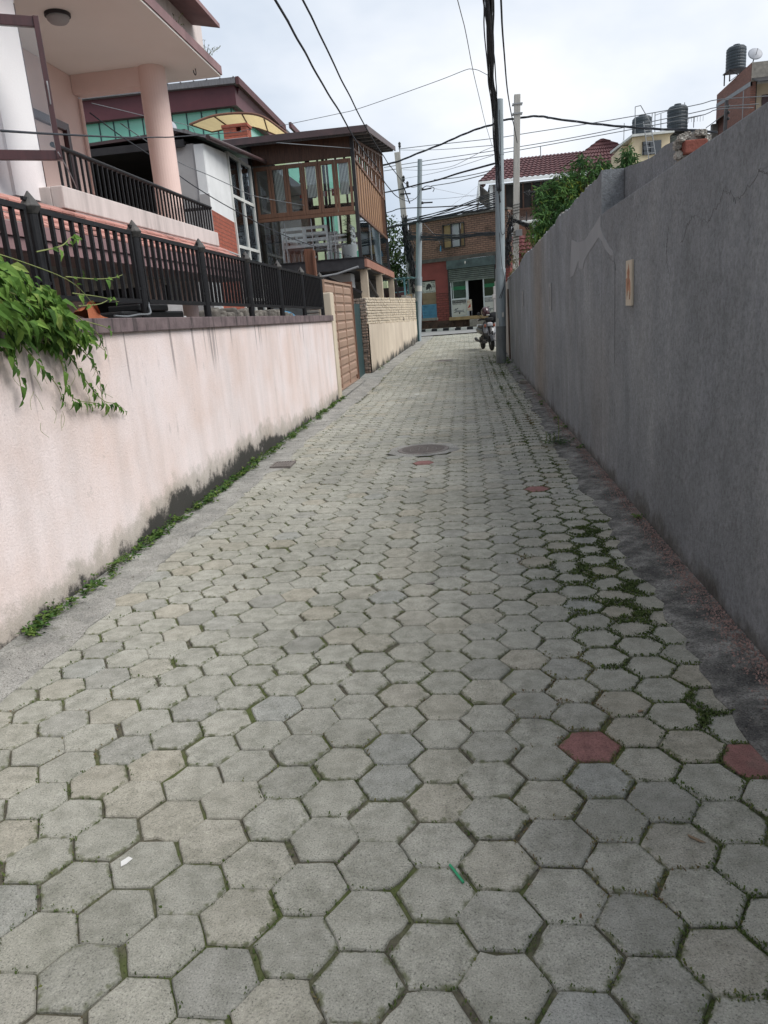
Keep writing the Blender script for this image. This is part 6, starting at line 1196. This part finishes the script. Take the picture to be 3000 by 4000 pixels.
for k in range(150):
    p = V(random.uniform(1.25, 1.42), random.uniform(19.9, 21.6), 2.3); d = V(random.gauss(0, .5), random.gauss(0, .5), 1 if random.random() < .6 else -.6); putleaf(m, tn, leafquad(.16, .012), p, d, rv(), random.uniform(.5, 1.2), random.gauss(.55, .2))
m.build('blades', 'leaf_dry', t, attrs=dict(tint=tn))

# ------------------------------------------------------------------ houses behind on the right
def tileroof(m, a, b_, c, d, rows, wave, ampl=.05):              # a-b eave, d-c ridge; stepped wavy tile courses
    a, b_, c, d = map(Vector, (a, b_, c, d)); nrm = (b_ - a).cross(d - a).normalized()
    if nrm.z < 0: nrm = -nrm
    nu = max(6, int((b_ - a).length / wave * 6))
    for r in range(rows):
        f0, f1 = r / rows, (r + 1) / rows; vs = []
        for f, h in ((f0, .05), (f1, .0)):
            for k in range(nu + 1):
                u_ = k / nu; p = (a * (1 - f) + d * f) * (1 - u_) + (b_ * (1 - f) + c * f) * u_; vs.append(p + nrm * (h + ampl * (.5 + .5 * math.sin(k * 2 * PI / 6))))
        lo = [vs[k] - nrm * .06 for k in range(nu + 1)]; o = vs + lo; m.add(o, [(k, k + 1, nu + 2 + k, nu + 1 + k) for k in range(nu)] + [(2 * nu + 2 + k, 2 * nu + 3 + k, k + 1, k) for k in range(nu)])
t = thing('red_roof_house', 'house with a dark red tiled hip roof behind the brick shop', 'house', (6, 52, 0))
m = MB(); tileroof(m, (1.3, 50, 9.02), (9.2, 50, 9.05), (8.5, 53.5, 10.75), (2.95, 53.5, 10.72), 9, .33); m.build('front_roof', 'roof_red', t); m = MB(); tileroof(m, (1.3, 57, 9.02), (1.3, 50, 9.02), (2.95, 53.5, 10.72), (2.95, 53.5, 10.72), 9, .33); m.build('hip_roof', 'roof_red', t)
m = MB(); tileroof(m, (6.3, 50.6, 9.3), (12.4, 50.6, 9.3), (9.20, 52.6, 11.2), (9.10, 52.6, 11.2), 8, .33); tileroof(m, (6.3, 56, 9.3), (6.3, 50.6, 9.3), (9.1, 52.6, 11.2), (9.1, 56, 11.2), 8, .33); tileroof(m, (12.4, 50.6, 9.3), (12.4, 56, 9.3), (9.2, 56, 11.2), (9.2, 52.6, 11.2), 8, .33); m.build('cross_gable', 'roof_red', t)
m = MB(); m.box(1.25, 10, 49.94, 49.99, 8.86, 9.02); m.box(1.22, 1.3, 49.95, 57, 8.2, 9.02); m.build('fascia_board', 'white_paint', t); m = MB(); m.prism([(1.3, 50, 8.84), (1.3, 57, 8.84), (1.95, 57, 8.3), (1.95, 50.4, 8.3)], (.02, 0, 0)); m.build('soffit', 'grey_shade_wall', t)
m = MB(); m.box(1.9, 10.5, 50.5, 57, 0, 8.86); m.build('wall', 'grey_shade_wall', t); m = MB(); m.box(2.3, 9.8, 50.42, 50.49, 6.9, 8.75); m.build('window_band', 'dark_room', t)
m = MB()
for k in range(14): m.box(2.28 + k * .55, 2.36 + k * .55, 50.36, 50.415, 7.3, 8.75)
m.box(2.2, 9.9, 50.36, 50.41, 7.22, 7.3); m.build('mullions', 'wood_dark', t)
m = MB()
for k in range(18): m.box(1.7, 9.5, 49.6 + .0, 49.65, 6.35 + k * .05, 6.375 + k * .05)
for k in range(9): m.box(1.7 + k * .95, 1.76 + k * .95, 49.58, 49.60, 6.2, 7.3)
m.build('balcony_rail', 'wood_dark', t); m = MB(); m.box(1.6, 9.6, 49.5, 50.5, 6.0, 6.2); m.build('balcony_slab', 'shop_band', t); m = MB(); m.box(1.9, 2.1, 50.2, 50.49, 5, 8.8); m.build('corner_pilaster', 'white_paint', t)
m = MB(); m.tube([(5.35, 53, 10.5), (5.35, 53, 11.2)], .03, 6); m.build('vent_pipe', 'galv', t)
t = thing('shuttered_house', 'low house front with brown shutters and white trim behind the concrete pole', 'house', (4, 46, 0)); m = MB(); m.box(2.95, 6.4, 46, 49, 0, 6.15); m.build('wall', 'white_paint', t); m = MB()
for x in (3.1, 4.3): m.box(x, x + .95, 45.93, 45.99, 5.15, 5.98)
m.build('shutters', 'brown_steel', t); m = MB(); m.box(2.95, 6.4, 45.90, 45.99, 5.99, 6.08)
for x in (3.0, 4.1, 5.3): m.box(x, x + .08, 45.9, 45.99, 5.05, 5.99)
m.build('white_trim', 'frame_white', t); m = MB(); m.box(2.95, 6.2, 45.5, 45.55, 3.0, 5.0); m.build('dark_shopfront', 'dark_room', t); m = MB(); m.box(2.9, 6.2, 45.3, 46, 5.0, 5.1); m.build('ledge', 'wood_dark', t)
m = MB(); m.box(3.75, 3.81, 45.94, 45.995, 6.0, 6.6); m.build('post', 'dark_metal', t)
t = thing('crimson_shed', 'crimson sheet shed with old red tile roof glimpsed beside the steel pole', 'shed', (2.8, 44, 0)); m = MB(); m.box(2.2, 3.4, 44, 45, 0, 4.22); m.build('wall', 'crimson_sheet', t); m = MB(); tileroof(m, (2.1, 43.8, 4.2), (3.9, 43.8, 4.2), (3.9, 45, 5.25), (2.1, 45, 5.25), 5, .3); m.build('roof', 'old_tile', t)
t = thing('yellow_house', 'cream yellow flat roofed house with black tanks above the tree', 'house', (9, 41, 0)); m = MB(); m.box(8.40, 10.15, 40.2, 44, 0, 8.86); m.box(8.12, 8.39, 41.2, 44, 0, 8.7); m.build('wall', 'yellow_wall', t)
m = MB(); m.prism([(8.05, 41.0, 8.72), (8.35, 40.0, 8.87), (10.3, 40.0, 8.87), (10.3, 44, 8.87), (8.05, 44, 8.87)], (0, 0, .10)); m.build('roof_slab', 'frame_white', t); m = MB(); m.box(8.86, 9.74, 40.12, 40.19, 8.02, 8.62); o = m.build('window', 'dark_glass', t); m = MB(); m.box(8.3, 8.36, 41.3, 41.9, 7.5, 8.3); m.build('side_window', 'dark_glass', t)
m = MB(); m.box(8.7, 9.5, 40.1, 40.19, 7.45, 7.72); m.build('pale_panel', 'teal_window_wall', t); m = MB()
for a_, b2 in (((8.5, 40.1, 8.97), (8.5, 40.1, 10.17)), ((8.5, 40.1, 10.17), (8.75, 40.1, 10.2)), ((8.75, 40.1, 10.2), (9.4, 40.1, 9.1)), ((9.30, 40.4, 8.97), (9.36, 40.4, 9.9)), ((8.22, 41.3, 8.97), (8.24, 41.3, 9.75))): m.tube([a_, b2], .02, 5)
m.build('roof_pipes', 'galv', t)
def ladder(): 
    t = thing('ladder', 'grey ladder leaning against the yellow house front', 'ladder', (9.1, 39.7, 7.6)); m = MB(); m.tube([(8.85, 39.95, 9.45), (9.07, 39.6, 7.6)], .022, 6); m.tube([(9.17, 39.95, 9.45), (9.40, 39.6, 7.6)], .022, 6)
    for k in range(7): f = .08 + k * .14; m.tube([(8.85 + .22 * f, 39.95 - .35 * f, 9.45 - 1.85 * f), (9.17 + .23 * f, 39.95 - .35 * f, 9.45 - 1.85 * f)], .016, 5)
    m.build('ladder_body', 'galv', t)
ladder()
def tank(c, r, h, label, base=0):
    t = thing('water_tank', label, 'water tank', c, 'black roof water tanks'); prof = [(r * .96, 0)]; n = 7
    for k in range(n): z = h * .86 * k / n; prof += [(r, z + .02), (r, z + h * .86 / n - .05), (r * .965, z + h * .86 / n - .02)]
    prof += [(r * .98, h * .87), (r * .80, h * .95), (r * .3, h * .985), (.01, h * .985)]; m = MB(); m.lathe(prof, c, 26); m.build('tank_body', 'tank_black', t); m = MB(); m.lathe([(r * .34, h * .97), (r * .34, h * 1.04), (.01, h * 1.05)], c, 16); m.build('lid', 'tank_black', t)
    if base:
        m = MB(); x, y, z = c
        for a in range(4): sx, sy = (1, 1, -1, -1)[a] * r * .85, (1, -1, -1, 1)[a] * r * .85; m.bar((x + sx, y + sy, z - base), (x + sx, y + sy, z - .02), .05, .05, up=(0, 1, 0))
        m.box(x - r, x + r, y - r, y + r, z - .05, z - .005); m.bar((x - r * .85, y - r * .85, z - base), (x + r * .85, y - r * .85, z - .05), .03, .03); m.bar((x + r * .85, y - r * .85, z - base), (x - r * .85, y - r * .85, z - .05), .03, .03); m.build('stand', 'dark_metal', t)
tank((9.24, 42, 8.98), .48, 1.15, 'black ribbed roof tank directly above the yellow house')
tank((11.2, 43, 9.40), .50, 1.25, 'black ribbed roof tank standing right of the yellow house among pipes', .35)
tank((14.1, 43.5, 12.05), .47, 1.12, 'haze-tinted black tank raised on a stand atop the brick tower house', .55)
t = thing('grey_house', 'grey green block of a house between the yellow house and the brick tower house', 'house', (12, 45, 0)); m = MB(); m.box(10.3, 13.0, 44, 47, 0, 9.5); m.build('wall', 'teal_window_wall2' if 'teal_window_wall2' in MATS else 'shutter_steel', t)
for x in (10.1, 10.75, 11.35, 11.6, 10.4): m = MB(); m.tube([(x, 43.0, 9.4), (x + random.uniform(-.08, .08), 43.0, 10.5 + random.uniform(-.2, .25))], .022, 5); m.build('roof_pipe', 'galv', t)
m = MB(); m.tube([(10.1, 43.0, 10.3), (10.75, 43.0, 10.45), (11.6, 43.0, 10.5)], .016, 5); m.build('roof_pipe', 'galv', t); m = MB(); lump(m, (11.95, 42.5, 9.0), (.32, .3, .28), r=.04); m.build('roof_vessel', 'tank_black', t, smooth=True)
t = thing('tv_antenna', 'small rooftop television antenna left of the brick tower house', 'antenna', (11.95, 42.8, 9.5)); m = MB(); m.tube([(11.95, 42.8, 9.5), (11.95, 42.8, 10.02)], .018, 5); m.tube([(11.6, 42.8, 9.98), (12.5, 42.8, 10.06)], .014, 5)
for k in range(6): x = 11.7 + k * .14; m.tube([(x, 42.8, 9.75 + .02 * (k % 2)), (x, 42.8, 10.0)], .009, 4)
m.build('antenna_body', 'dark_metal', t)
t = thing('brick_tower_house', 'tall unfinished brick house with concrete bands at the right edge', 'house', (16, 43, 0)); m = MB(); m.prism([(14.0, 41, 0), (14.0, 46, 0), (14.0, 46, 11.58), (14.0, 41, 11.72)], (.25, 0, 0)); m.build('side_wall', 'tower_brick', t)
m = MB(); m.box(13.96, 14.28, 44.6, 46.0, 9.85, 10.05) if False else None; m.prism([(13.985, 41, 10.72), (13.985, 46.0, 10.98), (13.985, 46.0, 11.14), (13.985, 41, 10.92)], (.1, 0, 0)); m.box(13.99, 14.1, 41.85, 41.95, 9, 10.75); m.build('concrete_band', 'patch_cement', t)
m = MB(); m.box(14.02, 20, 40.98, 41.2, 10.9, 11.72); m.build('front_parapet', 'stone', t); m = MB(); m.prism([(14.05, 40.0, 10.62), (20, 40.0, 10.62), (20, 41.0, 11.0), (14.05, 41.0, 11.0)], (0, 0, .06)); m.build('front_awning', 'dark_metal', t); m = MB(); m.box(14.26, 20, 41.6, 41.8, 0, 10.9); m.build('front_wall', 'cream_plaster', t); m = MB(); m.box(14.1, 14.3, 41.02, 41.3, 0, 10.9); m.build('corner_post', 'dark_metal', t); m = MB(); m.box(14.75, 15.6, 41.55, 41.599, 8.5, 10.4); m.build('window', 'maroon_wood', t)
m = MB(); m.box(14.25, 20, 41.2, 46, 11.5, 11.58); m.build('roof_slab', 'patch_cement', t); m = MB(); m.prism([(13.6, 44.4, 10.05), (14.0, 44.4, 10.3), (14.0, 46.4, 10.3), (13.6, 46.4, 10.05)], (0, 0, .05)); m.box(13.7, 13.99, 45.6, 45.9, 8.9, 10.1); m.build('porch_hood', 'stone', t)
t = thing('satellite_dish', 'pale satellite dish on the corner of the brick tower house roof', 'dish', (14.3, 41.5, 11.7)); m = MB(); m.lathe([(.005, .07), (.15, .055), (.27, .02), (.33, 0), (.325, -.008), (.005, .06)], (14.32, 41.5, 12.2), 24, M=Matrix.Rotation(R(-62), 3, 'Y') @ Matrix.Rotation(R(50), 3, 'X') if False else Matrix.Rotation(R(62), 3, 'X')); m.build('reflector', 'dish_grey', t, smooth=True); m = MB(); m.tube([(14.2, 41.55, 11.7), (14.33, 41.56, 12.15)], .025, 6); m.tube([(14.32, 41.44, 12.1), (14.32, 41.2, 12.35)], .012, 5); m.build('mast', 'dark_metal', t)
t = thing('insulator_post', 'dark leaning steel post with insulators above the grey wall', 'post', (9.3, 30, 0)); m = MB(); m.bar((9.30, 30, 0), (9.47, 30, 7.9), .1, .1, up=(0, 1, 0)); m.build('shaft', 'dark_metal', t); m = MB()
for z in (7.65, 7.45, 7.25): m.lathe([(.02, 0), (.04, .03), (.04, .07), (.02, .10)], (9.53, 29.95, z), 8)
m.build('insulators', 'tar_black', t)

# ------------------------------------------------------------------ overhead cables
CB = {
'c1':[(-1.45,7.0,4.2),(-1.47,7.53,4.23),(-1.49,8.01,4.24),(-1.51,8.54,4.27),(-1.54,9.13,4.29),(-1.56,9.82,4.31),(-1.58,10.44,4.33),(-1.6,11.31,4.37),(-1.63,12.24,4.39),(-1.67,13.52,4.43),(-1.68,15.13,4.49),(-1.67,16.59,4.56),(-1.74,18.91,4.62),(-1.75,20.29,4.67),(-1.75,22.0,4.74),(-1.7,23.78,4.86),(-1.61,25.62,5.03),(-1.54,27.21,5.28),(-1.48,29.13,5.66),(-1.51,32.0,6.3)],
'c2':[(-1.39,8.0,4.54),(-1.41,8.52,4.58),(-1.44,9.14,4.62),(-1.46,9.7,4.65),(-1.49,10.42,4.69),(-1.53,11.3,4.74),(-1.56,12.34,4.8),(-1.61,13.6,4.87),(-1.65,15.21,4.95),(-1.7,17.58,5.09),(-1.71,19.0,5.17),(-1.73,20.26,5.24),(-1.73,21.8,5.34),(-1.73,23.17,5.42),(-1.72,25.03,5.55),(-1.67,27.41,5.74),(-1.6,28.81,5.91),(-1.53,30.4,6.18),(-1.51,32.0,6.53)],
'c3':[(-5.98,26.0,7.7),(-5.07,25.3,7.59),(-3.36,23.97,7.4),(-2.81,23.53,7.35),(-1.56,22.52,7.33),(-0.32,21.49,7.32),(0.3,20.96,7.33),(0.46,20.83,7.3),(0.62,20.7,7.22),(0.83,20.5,7.04)],
'c4':[(0.08,9.0,4.73),(0.17,10.24,4.82),(0.29,12.32,4.95),(0.43,14.43,5.09),(0.62,17.19,5.25),(0.89,20.6,5.45)],
'c5':[(0.43,10.0,5.04),(0.54,12.15,5.42),(0.62,13.66,5.5),(0.67,14.98,5.49),(0.74,15.94,5.45),(0.79,16.84,5.4),(0.86,18.03,5.3),(0.94,19.33,5.16),(1.0,20.45,5.03)],
'c6':[(0.65,11.0,5.36),(0.74,12.42,5.49),(0.87,14.25,5.65),(1.08,17.13,5.88),(1.35,20.28,6.14),(1.64,23.29,6.37),(1.96,26.8,6.65)],
'c7':[(-2.86,31.0,7.13),(-2.21,30.58,7.14),(-1.47,30.08,7.24),(-0.55,29.45,7.35),(0.12,28.98,7.46),(0.77,28.53,7.54),(1.27,28.19,7.55),(1.57,27.97,7.6),(1.99,27.69,7.55),(2.56,27.31,7.48),(2.95,27.05,7.36),(3.03,26.98,7.31),(4.07,26.28,6.91),(5.0,25.64,6.58),(5.89,25.02,6.29),(6.76,24.42,6.05),(7.36,24.0,5.84)],
'c8':[(-2.43,34.0,8.23),(-0.87,33.0,8.05),(1.39,31.54,7.77),(2.73,30.65,7.66),(4.98,29.13,7.47),(7.54,27.34,7.29),(8.19,26.86,7.29),(9.39,26.0,7.06)],
'c9':[(-3.18,35.0,7.75),(-2.48,34.51,7.7),(-1.13,33.58,7.6),(1.44,31.77,7.38),(4.26,29.74,7.18),(7.52,27.26,7.06),(8.16,26.76,7.05),(9.14,26.0,6.87)],
'c10':[(-3.2,35.0,7.61),(-2.41,34.45,7.55),(-1.54,33.85,7.47),(1.44,31.73,7.24),(4.25,29.67,7.08),(7.51,27.18,6.91),(8.14,26.66,6.97),(8.99,26.0,6.78)],
'c11':[(-2.4,34.0,8.19),(-1.64,31.04,7.56),(-0.43,26.31,6.58),(0.92,21.0,5.55)],
'c12':[(-3.08,33.0,6.44),(-2.33,30.75,6.16),(-1.4,27.87,5.84),(-0.62,25.49,5.56),(-0.03,23.61,5.38),(0.53,21.87,5.19),(0.93,20.6,5.05)],
'c13':[(-0.95,32.0,6.59),(-0.73,31.08,6.44),(-0.04,28.25,6.0),(0.56,25.76,5.66),(0.97,24.0,5.44)],
'c14':[(-1.07,32.0,6.37),(-0.22,28.52,5.89),(0.34,26.13,5.6),(0.84,24.0,5.35)],
'c15':[(-3.16,34.0,5.77),(-2.76,32.85,5.68),(-2.31,31.53,5.58),(-0.83,27.31,4.99),(0.03,24.81,4.65),(1.0,22.0,4.28)],
'c16':[(-3.17,34.5,5.23),(-2.33,33.67,5.21),(-1.38,32.74,5.2),(-0.48,31.85,5.19),(0.03,31.34,5.2),(0.68,30.69,5.13),(1.36,30.0,5.13)],
'f0':[(-2.38,34.0,5.36),(-1.0,32.19,5.37),(-0.13,31.04,5.39),(0.68,29.94,5.47),(1.36,29.0,5.52)],
'f1':[(-2.39,34.0,5.23),(-1.0,32.18,5.29),(-0.13,31.02,5.34),(0.67,29.93,5.41),(1.36,29.0,5.46)],
'f2':[(-2.37,34.0,5.44),(-0.99,32.19,5.37),(-0.13,31.03,5.35),(0.67,29.94,5.37),(1.35,29.0,5.39)],
'f3':[(-2.38,34.0,5.36),(-1.0,32.19,5.28),(-0.13,31.04,5.26),(0.67,29.94,5.29),(1.35,29.0,5.32)],
'f4':[(-2.39,34.0,5.15),(-1.01,32.2,5.13),(-0.14,31.05,5.15),(0.67,29.95,5.23),(1.35,29.0,5.3)],
'f5':[(-2.38,34.0,5.39),(-1.0,32.2,5.23),(-0.14,31.05,5.18),(0.67,29.95,5.2),(1.35,29.0,5.23)],
'f6':[(-2.39,34.0,5.26),(-1.01,32.2,5.15),(-0.14,31.04,5.11),(0.66,29.95,5.14),(1.35,29.0,5.17)],
'f7':[(-2.37,34.0,5.42),(-1.0,32.19,5.23),(-0.14,31.03,5.14),(0.66,29.94,5.12),(1.34,29.0,5.11)],
'f8':[(-2.38,34.0,5.34),(-1.01,32.2,5.15),(-0.14,31.04,5.08),(0.66,29.95,5.08),(1.34,29.0,5.1)],
'g0':[(-2.29,34.0,4.83),(-1.33,32.67,4.54),(-0.47,31.49,4.33),(0.46,30.21,4.2),(1.33,29.0,4.09)],
'g1':[(-2.3,34.0,4.72),(-1.33,32.67,4.51),(-0.47,31.5,4.34),(0.46,30.21,4.22),(1.33,29.0,4.07)],
'g2':[(-2.3,34.0,4.68),(-1.34,32.68,4.45),(-0.48,31.5,4.27),(0.46,30.21,4.22),(1.33,29.0,4.11)],
'g3':[(-2.31,34.0,4.65),(-1.33,32.67,4.52),(-0.47,31.5,4.39),(0.46,30.2,4.32),(1.33,29.0,4.15)],
'g4':[(-2.29,34.0,4.94),(-1.32,32.67,4.66),(-0.47,31.49,4.44),(0.46,30.21,4.21),(1.33,29.0,4.06)],
'g5':[(-2.3,34.0,4.76),(-1.33,32.67,4.55),(-0.47,31.5,4.38),(0.46,30.21,4.27),(1.33,29.0,4.13)],
'g6':[(-2.29,34.0,4.87),(-1.33,32.67,4.61),(-0.47,31.49,4.41),(0.46,30.21,4.26),(1.33,29.0,4.12)],
'g7':[(-2.3,34.0,4.78),(-1.33,32.67,4.52),(-0.48,31.49,4.33),(0.46,30.21,4.2),(1.33,29.0,4.07)],
'g8':[(-2.31,34.0,4.62),(-1.34,32.68,4.39),(-0.48,31.5,4.22),(0.46,30.21,4.18),(1.33,29.0,4.07)],
'g9':[(-2.3,34.0,4.74),(-1.33,32.67,4.5),(-0.48,31.5,4.33),(0.46,30.21,4.26),(1.33,29.0,4.14)],
'g10':[(-2.31,34.0,4.61),(-1.34,32.68,4.42),(-0.48,31.5,4.27),(0.46,30.2,4.2),(1.33,29.0,4.07)],
'g11':[(-2.3,34.0,4.72),(-1.33,32.67,4.49),(-0.48,31.5,4.32),(0.46,30.21,4.25),(1.33,29.0,4.13)],
'h1':[(-2.22,3.8,2.61),(-2.39,4.67,2.79),(-2.74,6.53,3.18),(-3.03,8.07,3.52),(-3.32,9.58,3.86),(-4.65,16.54,5.47),(-5.02,18.44,5.91),(-6.09,24.0,7.26)],
'h2':[(-5.99,13.0,5.17),(-5.76,13.72,4.9),(-5.43,14.56,4.6),(-5.23,15.15,4.37),(-4.96,15.83,4.13),(-4.72,16.4,3.95),(-4.28,17.38,3.65),(-3.72,18.52,3.38),(-2.85,20.2,3.1)],
'h3':[(-6.16,13.5,5.45),(-6.17,14.9,5.65),(-6.18,16.39,5.86),(-6.2,18.59,6.19),(-6.35,19.78,6.2),(-6.36,22.0,6.6)],
'h4':[(-5.49,13.0,4.96),(-5.42,13.52,4.87),(-5.23,14.82,4.66),(-5.02,15.78,4.58),(-4.82,16.76,4.49),(-4.58,17.86,4.4),(-3.97,20.2,4.45)],
'h5':[(-3.84,7.5,3.35),(-3.95,7.88,3.24),(-4.06,8.2,3.15)],
'h6':[(-4.25,19.0,5.72),(-3.67,19.43,5.7),(-2.63,20.2,5.67)],
'thin1':[(-2.31,34.0,7.41),(-1.15,29.94,6.62),(-0.24,26.71,6.11),(0.25,24.85,5.94),(0.69,23.09,5.81),(0.98,22.0,5.7)],
'thin2':[(-2.35,34.0,7.06),(-1.16,29.77,6.44),(-0.19,26.3,5.98),(0.97,22.0,5.49)],
'thin3':[(-2.31,34.0,6.29),(-1.35,33.39,6.08),(-0.29,32.7,5.95),(0.8,32.0,5.88)],
'thin4':[(-1.04,32.0,6.29),(-0.28,33.62,6.29),(0.82,36.0,6.3)],
'thin5':[(-0.77,36.0,5.84),(-0.1,37.45,6.39),(1.02,40.0,7.4)],
's1':[(-1.41,31.0,4.89),(-1.09,34.78,4.71),(-0.96,37.0,4.56)],
}
def cable(key, r, mat, label, n=4, group=None, wob=0.0, ext=0):
    p = [Vector(q) for q in CB[key]]
    if ext: d = (p[0] - p[1]).normalized(); p = [p[0] + d * ext, p[0] + d * ext * .5] + p
    c = smoothcurve(p, n)
    if wob: c = [q + rv() * wob * .35 for q in c]
    return tag(MB().tube(c, r, 6).build('overhead_cable', mat, smooth=True), label, 'cable', group)
cable('c1', .0115, 'cable_black', 'thick wavy black cable sagging overhead, the left one of a pair', ext=12); cable('c2', .0108, 'cable_black', 'thick wavy black cable sagging overhead, the right one of a pair', ext=12)
cable('c3', .008, 'cable_grey', 'thin cable from the brown cafe roof to the steel pole bundle'); cable('c4', .0055, 'cable_grey', 'thin pale straight wire descending to the steel pole from above', ext=12)
cable('c6', .014, 'cable_black', 'single smooth black cable descending to the pale concrete pole', ext=12); p = smoothcurve([Vector(q) for q in CB['c7']], 6); m = MB()
for k in range(3): m.tube([q + V(0, math.cos(i * .5 + k * 2.1), math.sin(i * .5 + k * 2.1)) * .022 for i, q in enumerate(p)], .016, 5)
tag(m.build('overhead_cable', 'cable_black', smooth=True), 'heavy twisted grey cable spanning from the cafe past both poles to the right', 'cable')
for k, x in (('c8', 'highest'), ('c9', 'middle'), ('c10', 'lowest')): cable(k, .013, 'cable_grey', x + ' of three straight power lines running to the brick tower house', group='three power lines')
cable('c11', .009, 'cable_pale', 'slack pale wire from the leaning pole top to the steel pole'); cable('c12', .024, 'cable_black', 'medium black cable from the leaning pole rising to the steel pole')
cable('c13', .013, 'cable_grey', 'upper thin cable from the slim pole arm to the right'); cable('c14', .014, 'cable_grey', 'lower thin cable from the slim pole arm to the right'); cable('c15', .018, 'cable_black', 'nearly level black cable crossing between the leaning pole and the steel pole')
for k in ('f0', 'f1', 'f2', 'f3', 'f4', 'f5', 'f6', 'f7', 'f8'): cable(k, random.uniform(.010, .018), 'cable_black', 'one of many black wires fanning over the brick shop roof', group='wires fanning over the shop roof')
for k in range(12): cable('g%d' % k, random.uniform(.012, .022), 'cable_black', 'one of many black wires sagging across the shop upper wall and window', group='wires across the shop wall', wob=.05)
cable('h1', .0065, 'cable_black', 'thin dark wire passing in front of the open casement window and pink column'); cable('h2', .010, 'cable_black', 'dark cable sloping across the white building to the cafe post'); cable('h3', .007, 'cable_grey', 'thin wire in front of the green glass band'); cable('h4', .008, 'cable_grey', 'thin wire crossing the white panel and cafe windows'); cable('h5', .006, 'cable_pale', 'short pale cord hanging from the casement to the balcony'); cable('h6', .009, 'cable_grey', 'thin cable under the cafe eave')
cable('thin1', .007, 'cable_pale', 'slack faint wire below the power lines, the upper of two'); cable('thin2', .007, 'cable_pale', 'slack faint wire below the power lines, the lower of two'); cable('thin3', .007, 'cable_pale', 'faint sagging wire in front of the red roof house'); cable('thin4', .007, 'cable_pale', 'faint wire dropping from the slim pole arm to the right'); cable('thin5', .007, 'cable_pale', 'faint wire rising steeply to the red roof house'); cable('s1', .007, 'cable_pale', 'faint wire dropping to the blue plastic scrap')
p = smoothcurve([Vector(q) for q in CB['c16']], 6); m = MB()
for k in range(7):
    o_ = rv() * .035; m.tube([q + o_ + rv() * .012 for q in p], .016, 5)
tag(m.build('cable_bundle', 'cable_black'), 'thick bundle of black cables along the roof line of the brick shop', 'cable bundle')
p = [Vector(q) for q in CB['c5']]; d = (p[0] - p[1]).normalized(); p = smoothcurve([p[0] + d * 12, p[0] + d * 6] + p + [(1.0, 20.5, 4.4)], 6); m = MB()
for k in range(18):
    o_ = rv() * .046; ph = random.random() * 6; m.tube([q + o_ * (1 + .5 * math.sin(i * .21 + ph)) + V(math.sin(i * .17 + ph * 2), 0, math.cos(i * .13 + ph)) * .016 for i, q in enumerate(p)], random.uniform(.008, .014), 5)
tag(m.build('cable_bundle', 'cable_black', smooth=True), 'fat vertical looking bundle of black cables running overhead to the steel pole', 'cable bundle')
